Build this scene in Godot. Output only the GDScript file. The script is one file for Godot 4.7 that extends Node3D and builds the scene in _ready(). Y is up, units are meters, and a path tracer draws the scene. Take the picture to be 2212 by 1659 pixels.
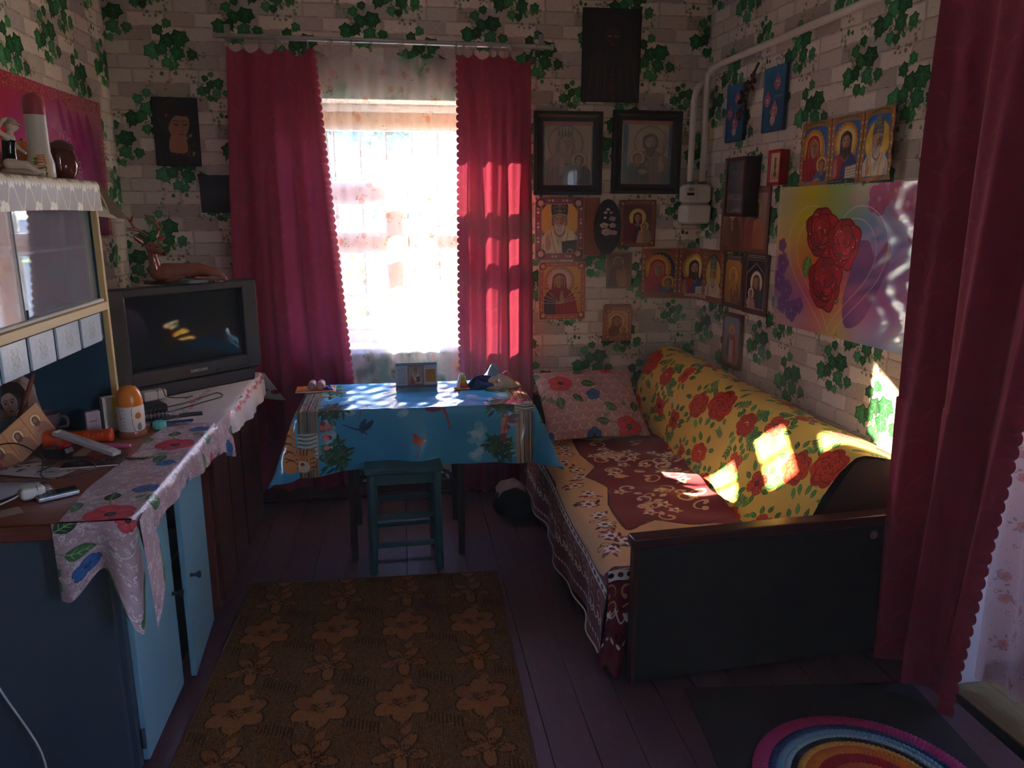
extends Node3D

# Living room with a red-curtained window, built in metres: x right, y up, -z towards the window wall.
const BZ := -4.27      # inner face of the window wall
const LX := -1.39      # inner face of the left wall
const RX := 1.70       # right wall where it meets the window wall
const RS := 0.06       # the right wall runs slightly outwards towards the viewer
const TOP := 2.80      # ceiling
const FZ := 1.30       # wall behind the viewer

var mats := {}
var used := {}
var rng := RandomNumberGenerator.new()


func _ready() -> void:
	rng.seed = 7
	# ---- camera
	var cam := Camera3D.new()
	cam.name = "camera"
	add_child(cam)
	cam.fov = 53.08
	cam.near = 0.05
	cam.far = 200.0
	cam.position = Vector3(0, 1.62, 0)
	cam.basis = Basis(Vector3.UP, deg_to_rad(-8.22)) * Basis(Vector3.RIGHT, deg_to_rad(-12.87))
	cam.current = true
	# ---- sky, exposure
	var env := Environment.new()
	env.background_mode = Environment.BG_SKY
	var sky := Sky.new()
	var sm := ProceduralSkyMaterial.new()
	sm.sky_top_color = Color(0.45, 0.62, 0.95)
	sm.sky_horizon_color = Color(0.93, 0.95, 1.0)
	sm.ground_bottom_color = Color(0.42, 0.42, 0.36)
	sm.ground_horizon_color = Color(0.75, 0.76, 0.72)
	sm.sky_curve = 0.18
	sm.sun_angle_max = 20.0
	sky.sky_material = sm
	env.sky = sky
	env.background_energy_multiplier = SKY_ENERGY
	env.tonemap_mode = Environment.TONE_MAPPER_LINEAR
	env.tonemap_exposure = 5.2
	env.volumetric_fog_enabled = true
	env.volumetric_fog_density = 0.0
	env.sdfgi_enabled = true
	env.ssao_enabled = true
	env.ssil_enabled = true
	var we := WorldEnvironment.new()
	we.name = "world_environment"
	we.environment = env
	add_child(we)
	# ---- sun, low and from behind the window wall
	var sun := DirectionalLight3D.new()
	sun.name = "sun"
	add_child(sun)
	sun.light_color = Color(1.0, 0.93, 0.80)
	sun.light_energy = SUN_ENERGY
	sun.light_angular_distance = 0.6
	sun.shadow_enabled = true
	sun.look_at_from_position(Vector3.ZERO, SUN_DIR, Vector3.UP)
	# ---- the place
	make_materials()
	make_room()
	make_window()
	make_outside()
	make_side_room()
	make_added_window()
	make_curtains()
	make_left_furniture()
	make_tv()
	make_deer()
	make_table()
	make_stool()
	make_sofa()
	make_floor_things()
	make_wall_pictures()
	make_meter()
	make_counter_things()
	make_desk_things()
	make_shelf_things()
	make_table_things()
	# thin fog added throughout the room as a veil of haze
	var fv := FogVolume.new()
	fv.name = "room_haze"
	fv.shape = RenderingServer.FOG_VOLUME_SHAPE_BOX
	fv.size = Vector3(3.0, 2.7, 5.4)
	fv.position = Vector3(0.16, 1.4, -1.5)
	var fm := FogMaterial.new()
	fm.density = 0.010
	fm.albedo = Color(1, 1, 1)
	fv.material = fm
	fv.set_meta("kind", "stuff")
	add_child(fv)


const SKY_ENERGY := 6.0
const SUN_ENERGY := 7.0
const SUN_DIR := Vector3(1.0, -0.54, 1.0)


# ------------------------------------------------------------------ scene helpers
func numbered(called: String) -> String:
	var k: int = used.get(called, 0)
	used[called] = k + 1
	return called if k == 0 else "%s_%03d" % [called, k]


func tag(o: Node3D, label := "", category := "", group := "", kind := "") -> Node3D:
	for pair in [["label", label], ["category", category], ["group", group], ["kind", kind]]:
		if pair[1] != "":
			o.set_meta(pair[0], pair[1])
	return o


func thing(called: String, label: String, category: String, xf := Transform3D(), group := "") -> Node3D:
	var o := Node3D.new()
	o.name = numbered(called)
	add_child(o)
	o.transform = xf
	tag(o, label, category, group)
	return o


func struct(called: String, xf := Transform3D()) -> Node3D:
	var o := Node3D.new()
	o.name = called
	add_child(o)
	o.transform = xf
	o.set_meta("kind", "structure")
	return o


func part(parent: Node3D, called: String, mesh: Mesh, mat: Material, xf := Transform3D(), label := "") -> MeshInstance3D:
	var o := MeshInstance3D.new()
	o.name = called
	o.mesh = mesh
	o.material_override = mat
	parent.add_child(o, true)
	o.transform = xf
	if label != "":
		o.set_meta("label", label)
	return o


func solo(called: String, label: String, category: String, mesh: Mesh, mat: Material, xf := Transform3D(), group := "") -> MeshInstance3D:
	var o := MeshInstance3D.new()
	o.name = numbered(called)
	o.mesh = mesh
	o.material_override = mat
	add_child(o)
	o.transform = xf
	tag(o, label, category, group)
	return o


func copy_of(o: Node3D, called: String, xf: Transform3D, label := "") -> Node3D:
	var c: Node3D = o.duplicate()
	c.name = numbered(called)
	add_child(c)
	c.transform = xf
	if label != "":
		c.set_meta("label", label)
	return c


func at(x: float, y: float, z: float, turn := 0.0) -> Transform3D:
	return Transform3D(Basis(Vector3.UP, turn), Vector3(x, y, z))


func tilted(pos: Vector3, yaw: float, pitch: float, roll := 0.0) -> Transform3D:
	return Transform3D(Basis.from_euler(Vector3(pitch, yaw, roll)), pos)


func back_at(x: float, y: float, off := 0.0, roll := 0.0) -> Transform3D:
	return Transform3D(Basis(Vector3.BACK, roll), Vector3(x, y, BZ + off))


func left_at(z: float, y: float, off := 0.0, roll := 0.0) -> Transform3D:
	return Transform3D(Basis(Vector3(0, 0, -1), Vector3.UP, Vector3(1, 0, 0)) * Basis(Vector3.BACK, roll), Vector3(LX + off, y, z))


func right_basis() -> Basis:
	var u := Vector3(RS, 0, 1).normalized()
	var n := Vector3(-1, 0, RS).normalized()
	return Basis(u, Vector3.UP, n)


func right_pos(t: float, y: float, off := 0.0) -> Vector3:
	var b := right_basis()
	return Vector3(RX, y, BZ) + b.x * t + b.z * off


func right_at(t: float, y: float, off := 0.0, roll := 0.0) -> Transform3D:
	return Transform3D(right_basis() * Basis(Vector3.BACK, roll), right_pos(t, y, off))


func rnd(a: float, b: float) -> float:
	return a + (b - a) * rng.randf()


# ------------------------------------------------------------------ mesh builder
class MB:
	var v := PackedVector3Array()
	var n := PackedVector3Array()
	var uv := PackedVector2Array()

	func tri(a: Vector3, b: Vector3, c: Vector3, na: Vector3, nb: Vector3, nc: Vector3, ua := Vector2.ZERO, ub := Vector2.ZERO, uc := Vector2.ZERO) -> void:
		if (c - a).cross(b - a).dot(na + nb + nc) < 0.0:
			v.append_array([a, c, b])
			n.append_array([na, nc, nb])
			uv.append_array([ua, uc, ub])
		else:
			v.append_array([a, b, c])
			n.append_array([na, nb, nc])
			uv.append_array([ua, ub, uc])

	func quad(a: Vector3, b: Vector3, c: Vector3, d: Vector3, nn: Vector3, ua := Vector2.ZERO, ub := Vector2.ZERO, uc := Vector2.ZERO, ud := Vector2.ZERO) -> void:
		tri(a, b, c, nn, nn, nn, ua, ub, uc)
		tri(a, c, d, nn, nn, nn, ua, uc, ud)

	func flat(a: Vector3, b: Vector3, c: Vector3, d: Vector3, away: Vector3) -> void:
		var nn := (b - a).cross(d - a)
		if nn.length_squared() < 1e-16:
			nn = (c - b).cross(d - b)
		nn = nn.normalized()
		if nn.dot((a + b + c + d) * 0.25 - away) < 0.0:
			nn = -nn
		quad(a, b, c, d, nn, Vector2(a.x + a.z, a.y), Vector2(b.x + b.z, b.y), Vector2(c.x + c.z, c.y), Vector2(d.x + d.z, d.y))

	func box(c: Vector3, s: Vector3, r := 0.0, xf := Transform3D()) -> MB:
		var h := s * 0.5
		r = minf(r, minf(h.x, minf(h.y, h.z)) * 0.95)
		if r <= 0.0:
			for k in 3:
				for sg in [-1.0, 1.0]:
					var nn := Vector3.ZERO
					nn[k] = sg
					var i := (k + 1) % 3
					var j := (k + 2) % 3
					var q := []
					var t := []
					for e in [[-1, -1], [1, -1], [1, 1], [-1, 1]]:
						var p := Vector3.ZERO
						p[k] = h[k] * sg
						p[i] = h[i] * e[0]
						p[j] = h[j] * e[1]
						q.append(xf * (c + p))
						t.append(Vector2(p.z if k == 0 else p.x, p.z if k == 1 else p.y))
					quad(q[0], q[1], q[2], q[3], (xf.basis * nn).normalized(), t[0], t[1], t[2], t[3])
			return self
		# chamfered: every corner becomes three points
		for k in 3:
			var i := (k + 1) % 3
			var j := (k + 2) % 3
			for sg in [-1.0, 1.0]:
				var nn := Vector3.ZERO
				nn[k] = sg
				var q := []
				var t := []
				for e in [[-1, -1], [1, -1], [1, 1], [-1, 1]]:
					var p := Vector3.ZERO
					p[k] = h[k] * sg
					p[i] = (h[i] - r) * e[0]
					p[j] = (h[j] - r) * e[1]
					q.append(xf * (c + p))
					t.append(Vector2(p.z if k == 0 else p.x, p.z if k == 1 else p.y))
				quad(q[0], q[1], q[2], q[3], (xf.basis * nn).normalized(), t[0], t[1], t[2], t[3])
				for s2 in [-1.0, 1.0]:   # edge between face k and face i
					var a := Vector3.ZERO
					var n1 := Vector3.ZERO
					var n2 := Vector3.ZERO
					n1[k] = sg
					n2[i] = s2
					var pts := []
					for sj in [-1.0, 1.0]:
						var p1 := Vector3.ZERO
						p1[k] = h[k] * sg
						p1[i] = (h[i] - r) * s2
						p1[j] = (h[j] - r) * sj
						var p2 := p1
						p2[k] = (h[k] - r) * sg
						p2[i] = h[i] * s2
						pts.append([xf * (c + p1), xf * (c + p2)])
					var w1 := (xf.basis * n1).normalized()
					var w2 := (xf.basis * n2).normalized()
					tri(pts[0][0], pts[0][1], pts[1][1], w1, w2, w2)
					tri(pts[0][0], pts[1][1], pts[1][0], w1, w2, w1)
		for sx in [-1.0, 1.0]:
			for sy in [-1.0, 1.0]:
				for sz in [-1.0, 1.0]:
					var g := Vector3(sx, sy, sz)
					var b := (h - Vector3(r, r, r)) * g
					var px := xf * (c + b + Vector3(r * sx, 0, 0))
					var py := xf * (c + b + Vector3(0, r * sy, 0))
					var pz := xf * (c + b + Vector3(0, 0, r * sz))
					tri(px, py, pz, (xf.basis * Vector3(sx, 0, 0)).normalized(), (xf.basis * Vector3(0, sy, 0)).normalized(), (xf.basis * Vector3(0, 0, sz)).normalized())
		return self

	# a surface over (0..1, 0..1); fn(u, v) -> Vector3, uvf(u, v) -> Vector2
	func grid(nu: int, nv: int, fn: Callable, uvf = null, away = null) -> MB:
		var p := PackedVector3Array()
		var t := PackedVector2Array()
		p.resize((nu + 1) * (nv + 1))
		t.resize((nu + 1) * (nv + 1))
		for j in nv + 1:
			for i in nu + 1:
				var k := j * (nu + 1) + i
				p[k] = fn.call(float(i) / nu, float(j) / nv)
				t[k] = uvf.call(float(i) / nu, float(j) / nv) if uvf != null else Vector2(float(i) / nu, float(j) / nv)
		return sheet(nu, nv, p, t, away)

	func sheet(nu: int, nv: int, p: PackedVector3Array, t: PackedVector2Array, away = null) -> MB:
		var wu := p[0].distance_to(p[nu]) < 1e-6 and p[(nu + 1) * (nv / 2)].distance_to(p[(nu + 1) * (nv / 2) + nu]) < 1e-6
		var q := PackedVector3Array()
		q.resize(p.size())
		for j in nv + 1:
			for i in nu + 1:
				var k := j * (nu + 1) + i
				var i0 := i - 1
				var i1 := i + 1
				if wu:
					i0 = nu - 1 if i == 0 else i0
					i1 = 1 if i == nu else i1
				var du := p[j * (nu + 1) + mini(i1, nu)] - p[j * (nu + 1) + maxi(i0, 0)]
				var dv := p[mini(j + 1, nv) * (nu + 1) + i] - p[maxi(j - 1, 0) * (nu + 1) + i]
				var nn := du.cross(dv)
				if nn.length_squared() < 1e-20 and j > 0:
					du = p[(j - 1) * (nu + 1) + mini(i1, nu)] - p[(j - 1) * (nu + 1) + maxi(i0, 0)]
					nn = du.cross(dv)
				if nn.length_squared() < 1e-20 and j < nv:
					du = p[(j + 1) * (nu + 1) + mini(i1, nu)] - p[(j + 1) * (nu + 1) + maxi(i0, 0)]
					nn = du.cross(dv)
				q[k] = nn.normalized() if nn.length_squared() > 1e-24 else Vector3.UP
		if away != null:
			var s := 0.0
			for k in p.size():
				s += q[k].dot(p[k] - away)
			if s < 0.0:
				for k in q.size():
					q[k] = -q[k]
		for j in nv:
			for i in nu:
				var a := j * (nu + 1) + i
				var b := a + 1
				var c := a + nu + 2
				var d := a + nu + 1
				if p[a] != p[b]:
					tri(p[a], p[b], p[c], q[a], q[b], q[c], t[a], t[b], t[c])
				if p[c] != p[d]:
					tri(p[a], p[c], p[d], q[a], q[c], q[d], t[a], t[c], t[d])
		return self

	# profile of (radius, height), turned round y
	func lathe(prof: Array, seg := 24, xf := Transform3D()) -> MB:
		var m := prof.size()
		for k in m - 1:
			var a: Vector2 = prof[k]
			var b: Vector2 = prof[k + 1]
			if a.is_equal_approx(b):
				continue
			var dn := Vector2((b - a).y, -(b - a).x).normalized()
			var na := dn
			var nb := dn
			if k > 0:
				var e: Vector2 = prof[k] - prof[k - 1]
				var en := Vector2(e.y, -e.x).normalized()
				if en.dot(dn) > 0.64:
					na = (en + dn).normalized()
			if k < m - 2:
				var e2: Vector2 = prof[k + 2] - prof[k + 1]
				var en2 := Vector2(e2.y, -e2.x).normalized()
				if en2.dot(dn) > 0.64:
					nb = (en2 + dn).normalized()
			for i in seg:
				var t0 := TAU * i / seg
				var t1 := TAU * (i + 1) / seg
				var c0 := Vector3(cos(t0), 0, sin(t0))
				var c1 := Vector3(cos(t1), 0, sin(t1))
				var p := [xf * (c0 * a.x + Vector3(0, a.y, 0)), xf * (c1 * a.x + Vector3(0, a.y, 0)), xf * (c1 * b.x + Vector3(0, b.y, 0)), xf * (c0 * b.x + Vector3(0, b.y, 0))]
				var q := [xf.basis * (c0 * na.x + Vector3(0, na.y, 0)), xf.basis * (c1 * na.x + Vector3(0, na.y, 0)), xf.basis * (c1 * nb.x + Vector3(0, nb.y, 0)), xf.basis * (c0 * nb.x + Vector3(0, nb.y, 0))]
				var va := float(k) / (m - 1)
				var vb := float(k + 1) / (m - 1)
				var u0 := float(i) / seg
				var u1 := float(i + 1) / seg
				if a.x > 1e-6:
					tri(p[0], p[1], p[2], q[0], q[1], q[2], Vector2(u0, va), Vector2(u1, va), Vector2(u1, vb))
				if b.x > 1e-6:
					tri(p[0], p[2], p[3], q[0], q[2], q[3], Vector2(u0, va), Vector2(u1, vb), Vector2(u0, vb))
		return self

	func tube(path: PackedVector3Array, rad, seg := 10, caps := true) -> MB:
		var m := path.size()
		var t := (path[1] - path[0]).normalized()
		var x := t.cross(Vector3.UP if absf(t.y) < 0.9 else Vector3.RIGHT).normalized()
		var rings := []
		for k in m:
			var t2 := (path[mini(k + 1, m - 1)] - path[maxi(k - 1, 0)]).normalized()
			x = (x - t2 * x.dot(t2)).normalized()
			var y := t2.cross(x)
			var r: float = rad if not (rad is Array) else lerpf(rad[int(float(k) / (m - 1) * (rad.size() - 1))], rad[mini(int(float(k) / (m - 1) * (rad.size() - 1)) + 1, rad.size() - 1)], fmod(float(k) / (m - 1) * (rad.size() - 1), 1.0))
			var ring := []
			for i in seg + 1:
				var a := TAU * i / seg
				var d := x * cos(a) + y * sin(a)
				ring.append([path[k] + d * r, d])
			rings.append(ring)
		for k in m - 1:
			for i in seg:
				var a: Array = rings[k][i]
				var b: Array = rings[k][i + 1]
				var c: Array = rings[k + 1][i + 1]
				var d: Array = rings[k + 1][i]
				var v0 := float(k) / (m - 1)
				var v1 := float(k + 1) / (m - 1)
				tri(a[0], b[0], c[0], a[1], b[1], c[1], Vector2(float(i) / seg, v0), Vector2(float(i + 1) / seg, v0), Vector2(float(i + 1) / seg, v1))
				tri(a[0], c[0], d[0], a[1], c[1], d[1], Vector2(float(i) / seg, v0), Vector2(float(i + 1) / seg, v1), Vector2(float(i) / seg, v1))
		if caps:
			for e in [0, m - 1]:
				var nn: Vector3 = (path[0] - path[1]).normalized() if e == 0 else (path[m - 1] - path[m - 2]).normalized()
				for i in seg:
					tri(path[e], rings[e][i][0], rings[e][i + 1][0], nn, nn, nn)
		return self

	# outline in xy, pushed from z0 to z1
	func prism(out: PackedVector2Array, z0: float, z1: float, xf := Transform3D(), sides := true, front := true, back := true) -> MB:
		var lo := out[0]
		var hi := out[0]
		for q in out:
			lo = lo.min(q)
			hi = hi.max(q)
		var sz := (hi - lo).max(Vector2(1e-6, 1e-6))
		var ix := Geometry2D.triangulate_polygon(out)
		for e in [[z0, -1.0, back], [z1, 1.0, front]]:
			if not e[2]:
				continue
			var nn := (xf.basis * Vector3(0, 0, e[1])).normalized()
			for k in ix.size() / 3:
				var a := out[ix[k * 3]]
				var b := out[ix[k * 3 + 1]]
				var c := out[ix[k * 3 + 2]]
				var f := func(q: Vector2): return Vector2((q.x - lo.x) / sz.x, 1.0 - (q.y - lo.y) / sz.y)
				tri(xf * Vector3(a.x, a.y, e[0]), xf * Vector3(b.x, b.y, e[0]), xf * Vector3(c.x, c.y, e[0]), nn, nn, nn, f.call(a), f.call(b), f.call(c))
		if sides:
			var cw := Geometry2D.is_polygon_clockwise(out)
			for k in out.size():
				var a := out[k]
				var b := out[(k + 1) % out.size()]
				var d := (b - a)
				var on := Vector2(d.y, -d.x).normalized() * (-1.0 if cw else 1.0)
				quad(xf * Vector3(a.x, a.y, z0), xf * Vector3(b.x, b.y, z0), xf * Vector3(b.x, b.y, z1), xf * Vector3(a.x, a.y, z1), (xf.basis * Vector3(on.x, on.y, 0)).normalized())
		return self

	func quad_paper(a: Vector3, b: Vector3, hgt: float) -> MB:
		var u := a.distance_to(b) / 0.617
		quad(a, b, b + Vector3(0, hgt, 0), a + Vector3(0, hgt, 0), Vector3(0, 0, -1), Vector2(0, hgt / 0.589), Vector2(u, hgt / 0.589), Vector2(u, 0), Vector2(0, 0))
		return self

	func ball(c: Vector3, r: Vector3, seg := 14, rings := 8, xf := Transform3D()) -> MB:
		var me := self
		var f := func(u: float, w: float):
			var th := PI * w
			return xf * (c + Vector3(cos(TAU * u) * sin(th) * r.x, cos(th) * r.y, sin(TAU * u) * sin(th) * r.z))
		return grid(seg, rings, f, null, xf * c)

	func mesh() -> ArrayMesh:
		var a := []
		a.resize(Mesh.ARRAY_MAX)
		a[Mesh.ARRAY_VERTEX] = v
		a[Mesh.ARRAY_NORMAL] = n
		a[Mesh.ARRAY_TEX_UV] = uv
		var m := ArrayMesh.new()
		m.add_surface_from_arrays(Mesh.PRIMITIVE_TRIANGLES, a)
		return m


func bx(s: Vector3, r := 0.003, c := Vector3.ZERO) -> ArrayMesh:
	return MB.new().box(c, s, r).mesh()


func curve(pts: Array, per := 6, closed := false) -> PackedVector3Array:
	var out := PackedVector3Array()
	var m := pts.size()
	for k in (m if closed else m - 1):
		var a: Vector3 = pts[posmod(k - 1, m)] if closed else pts[maxi(k - 1, 0)]
		var b: Vector3 = pts[k]
		var c: Vector3 = pts[(k + 1) % m]
		var d: Vector3 = pts[(k + 2) % m] if closed else pts[mini(k + 2, m - 1)]
		for i in per:
			out.append(b.cubic_interpolate(c, a, d, float(i) / per))
	out.append(pts[0] if closed else pts[m - 1])
	return out


func curve2(pts: Array, per := 6) -> PackedVector2Array:
	var out := PackedVector2Array()
	var m := pts.size()
	for k in m - 1:
		var a: Vector2 = pts[maxi(k - 1, 0)]
		var b: Vector2 = pts[k]
		var c: Vector2 = pts[k + 1]
		var d: Vector2 = pts[mini(k + 2, m - 1)]
		for i in per:
			out.append(b.cubic_interpolate(c, a, d, float(i) / per))
	out.append(pts[m - 1])
	return out


# one smooth body from tapered capsules [a, b, radius at a, radius at b]
func body_mesh(caps: Array, k: float, cell: float, flat_y := -99.0) -> ArrayMesh:
	var lo := Vector3(1e9, 1e9, 1e9)
	var hi := -lo
	for c in caps:
		var r: float = maxf(c[2], c[3]) + cell * 3.0
		for p in [c[0], c[1]]:
			lo = lo.min(p - Vector3(r, r, r))
			hi = hi.max(p + Vector3(r, r, r))
	var nx := int((hi.x - lo.x) / cell) + 2
	var ny := int((hi.y - lo.y) / cell) + 2
	var nz := int((hi.z - lo.z) / cell) + 2
	var f := PackedFloat32Array()
	f.resize(nx * ny * nz)
	f.fill(1.0)
	for c in caps:
		var a: Vector3 = c[0]
		var ba: Vector3 = c[1] - a
		var bb := maxf(ba.length_squared(), 1e-12)
		var ra: float = c[2]
		var rb: float = c[3]
		var m := maxf(ra, rb) + k + cell * 2.0
		var l := (a.min(c[1]) - lo - Vector3(m, m, m)) / cell
		var u := (a.max(c[1]) - lo + Vector3(m, m, m)) / cell
		for z in range(maxi(0, int(l.z)), mini(nz, int(u.z) + 2)):
			for y in range(maxi(0, int(l.y)), mini(ny, int(u.y) + 2)):
				var at0 := (z * ny + y) * nx
				for x in range(maxi(0, int(l.x)), mini(nx, int(u.x) + 2)):
					var pa := lo + Vector3(x, y, z) * cell - a
					var h := clampf(pa.dot(ba) / bb, 0.0, 1.0)
					var d := (pa - ba * h).length() - ra - (rb - ra) * h
					var o := f[at0 + x]
					var e := maxf(k - absf(o - d), 0.0)
					f[at0 + x] = minf(o, d) - e * e * 0.25 / k
	if flat_y > -90.0:
		for z in nz:
			for y in ny:
				for x in nx:
					var i := (z * ny + y) * nx + x
					f[i] = maxf(f[i], flat_y - (lo.y + y * cell))
	var at_cell := {}
	var vs := PackedVector3Array()
	var ns := PackedVector3Array()
	var off := [0, 1, nx, nx + 1, nx * ny, nx * ny + 1, nx * ny + nx, nx * ny + nx + 1]
	var ed := [[0, 1], [2, 3], [4, 5], [6, 7], [0, 2], [1, 3], [4, 6], [5, 7], [0, 4], [1, 5], [2, 6], [3, 7]]
	for z in nz - 1:
		for y in ny - 1:
			for x in nx - 1:
				var i := (z * ny + y) * nx + x
				var f0 := f[i]
				if absf(f0) > cell * 3.0:
					continue
				var w := [f0, f[i + 1], f[i + nx], f[i + nx + 1], f[i + off[4]], f[i + off[5]], f[i + off[6]], f[i + off[7]]]
				var neg := 0
				for q in w:
					neg += 1 if q < 0.0 else 0
				if neg == 0 or neg == 8:
					continue
				var s := Vector3.ZERO
				var cnt := 0
				for e in ed:
					var p: float = w[e[0]]
					var q: float = w[e[1]]
					if (p < 0.0) != (q < 0.0):
						var t := p / (p - q)
						var A := Vector3(e[0] & 1, (e[0] >> 1) & 1, e[0] >> 2)
						var B := Vector3(e[1] & 1, (e[1] >> 1) & 1, e[1] >> 2)
						s += A.lerp(B, t)
						cnt += 1
				at_cell[i] = vs.size()
				vs.append(lo + (Vector3(x, y, z) + s / cnt) * cell)
				ns.append(Vector3(w[1] + w[3] + w[5] + w[7] - w[0] - w[2] - w[4] - w[6], w[2] + w[3] + w[6] + w[7] - w[0] - w[1] - w[4] - w[5], w[4] + w[5] + w[6] + w[7] - w[0] - w[1] - w[2] - w[3]).normalized())
	var mb := MB.new()
	for i in at_cell.keys():
		for ax in 3:
			var st: int = [1, nx, nx * ny][ax]
			var s1: int = [nx, nx * ny, 1][ax]
			var s2: int = [nx * ny, 1, nx][ax]
			if (f[i] < 0.0) == (f[i + st] < 0.0):
				continue
			if at_cell.has(i - s1) and at_cell.has(i - s2) and at_cell.has(i - s1 - s2):
				var a: int = at_cell[i]
				var b: int = at_cell[i - s1]
				var c: int = at_cell[i - s1 - s2]
				var d: int = at_cell[i - s2]
				mb.tri(vs[a], vs[b], vs[c], ns[a], ns[b], ns[c])
				mb.tri(vs[a], vs[c], vs[d], ns[a], ns[c], ns[d])
	return mb.mesh()


# ------------------------------------------------------------------ print and fabric patterns
class Pic:
	var im: Image
	var w: int
	var h: int
	var sx: float
	var sy: float
	var wrap := false
	var raw := false
	var rows := {}
	var cx0 := 0
	var cy0 := 0
	var cx1 := 0
	var cy1 := 0

	func _init(pw: int, ph: int, uw: float, uh: float, bg: Color, tiled := false) -> void:
		im = Image.create_empty(pw, ph, false, Image.FORMAT_RGBA8)
		im.fill(bg)
		w = pw
		h = ph
		sx = pw / uw
		sy = ph / uh
		wrap = tiled
		unclip()

	func unclip() -> void:
		cx0 = 0
		cy0 = 0
		cx1 = w
		cy1 = h

	func clip(x: float, y: float, cw: float, ch: float) -> void:
		cx0 = maxi(0, int(x * sx))
		cy0 = maxi(0, int(y * sy))
		cx1 = mini(w, int((x + cw) * sx))
		cy1 = mini(h, int((y + ch) * sy))

	func put(y: int, x0: int, x1: int, c: Color) -> void:
		if x1 <= x0:
			return
		if c.a >= 0.999 or raw:
			im.fill_rect(Rect2i(x0, y, x1 - x0, 1), c)
		else:
			if not rows.has(c):
				var r := Image.create_empty(w, 1, false, Image.FORMAT_RGBA8)
				r.fill(c)
				rows[c] = r
			im.blend_rect(rows[c], Rect2i(0, 0, x1 - x0, 1), Vector2i(x0, y))

	func span(y: int, x0: int, x1: int, c: Color) -> void:
		if wrap:
			y = posmod(y, h)
			if x1 - x0 >= w:
				put(y, 0, w, c)
				return
			var o := floori(float(x0) / w) * w
			x0 -= o
			x1 -= o
			if x1 > w:
				put(y, 0, x1 - w, c)
				x1 = w
			put(y, x0, x1, c)
		elif y >= cy0 and y < cy1:
			put(y, maxi(x0, cx0), mini(x1, cx1), c)

	func poly(pts: PackedVector2Array, c: Color) -> void:
		var m := pts.size()
		var p := PackedVector2Array()
		p.resize(m)
		var lo := 1e9
		var hi := -1e9
		for i in m:
			p[i] = Vector2(pts[i].x * sx, pts[i].y * sy)
			lo = minf(lo, p[i].y)
			hi = maxf(hi, p[i].y)
		var ya := ceili(lo - 0.5)
		var yb := floori(hi - 0.5)
		if not wrap:
			ya = maxi(ya, cy0)
			yb = mini(yb, cy1 - 1)
		for y in range(ya, yb + 1):
			var yc := y + 0.5
			var xs := []
			var a := p[m - 1]
			for i in m:
				var b := p[i]
				if (a.y <= yc) != (b.y <= yc):
					xs.append(a.x + (yc - a.y) / (b.y - a.y) * (b.x - a.x))
				a = b
			xs.sort()
			for k in range(0, xs.size() - 1, 2):
				span(y, roundi(xs[k]), roundi(xs[k + 1]), c)

	func rect(x: float, y: float, rw: float, rh: float, c: Color) -> void:
		for k in range(roundi(y * sy), roundi((y + rh) * sy)):
			span(k, roundi(x * sx), roundi((x + rw) * sx), c)

	func vgrad(x: float, y: float, rw: float, rh: float, a: Color, b: Color) -> void:
		var y0 := roundi(y * sy)
		var y1 := roundi((y + rh) * sy)
		for k in range(y0, y1):
			span(k, roundi(x * sx), roundi((x + rw) * sx), a.lerp(b, float(k - y0) / maxf(1.0, y1 - y0 - 1)))

	func ell(x: float, y: float, rx: float, ry: float, c: Color, rot := 0.0) -> void:
		if rot == 0.0:
			var yc := y * sy
			var r := ry * sy
			for k in range(ceili(yc - r - 0.5), floori(yc + r - 0.5) + 1):
				var t := (k + 0.5 - yc) / r
				var hw := rx * sx * sqrt(maxf(0.0, 1.0 - t * t))
				span(k, roundi(x * sx - hw), roundi(x * sx + hw), c)
			return
		var pts := PackedVector2Array()
		for i in 20:
			var a := TAU * i / 20.0
			pts.append(Vector2(x, y) + Vector2(cos(a) * rx, sin(a) * ry).rotated(rot))
		poly(pts, c)

	func glow(x: float, y: float, rx: float, ry: float, a: Color, b: Color, n := 14) -> void:
		for i in n:
			var t := 1.0 - float(i) / n
			ell(x, y, rx * t, ry * t, b.lerp(a, 1.0 - t))

	# closed smooth outline
	func blob(pts: Array, c: Color, per := 5) -> void:
		var out := PackedVector2Array()
		var m := pts.size()
		for k in m:
			var a: Vector2 = pts[(k + m - 1) % m]
			var b: Vector2 = pts[k]
			var d: Vector2 = pts[(k + 1) % m]
			var e: Vector2 = pts[(k + 2) % m]
			for i in per:
				out.append(b.cubic_interpolate(d, a, e, float(i) / per))
		poly(out, c)

	func line(pts: Array, w0: float, c: Color, w1 := -1.0, smooth := true) -> void:
		var path := PackedVector2Array()
		var m := pts.size()
		if smooth and m > 2:
			for k in m - 1:
				var a: Vector2 = pts[maxi(k - 1, 0)]
				var e: Vector2 = pts[mini(k + 2, m - 1)]
				for i in 6:
					path.append((pts[k] as Vector2).cubic_interpolate(pts[k + 1], a, e, i / 6.0))
			path.append(pts[m - 1])
		else:
			for q in pts:
				path.append(q)
		if w1 < 0.0:
			w1 = w0
		var n := path.size()
		var l := PackedVector2Array()
		var r := PackedVector2Array()
		for k in n:
			var d := (path[mini(k + 1, n - 1)] - path[maxi(k - 1, 0)]).normalized()
			var s := Vector2(-d.y, d.x) * lerpf(w0, w1, float(k) / maxf(1, n - 1)) * 0.5
			l.append(path[k] + s)
			r.append(path[k] - s)
		for k in n - 1:
			poly(PackedVector2Array([l[k], l[k + 1], r[k + 1], r[k]]), c)


func C(s: String) -> Color:
	return Color(s)


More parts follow.
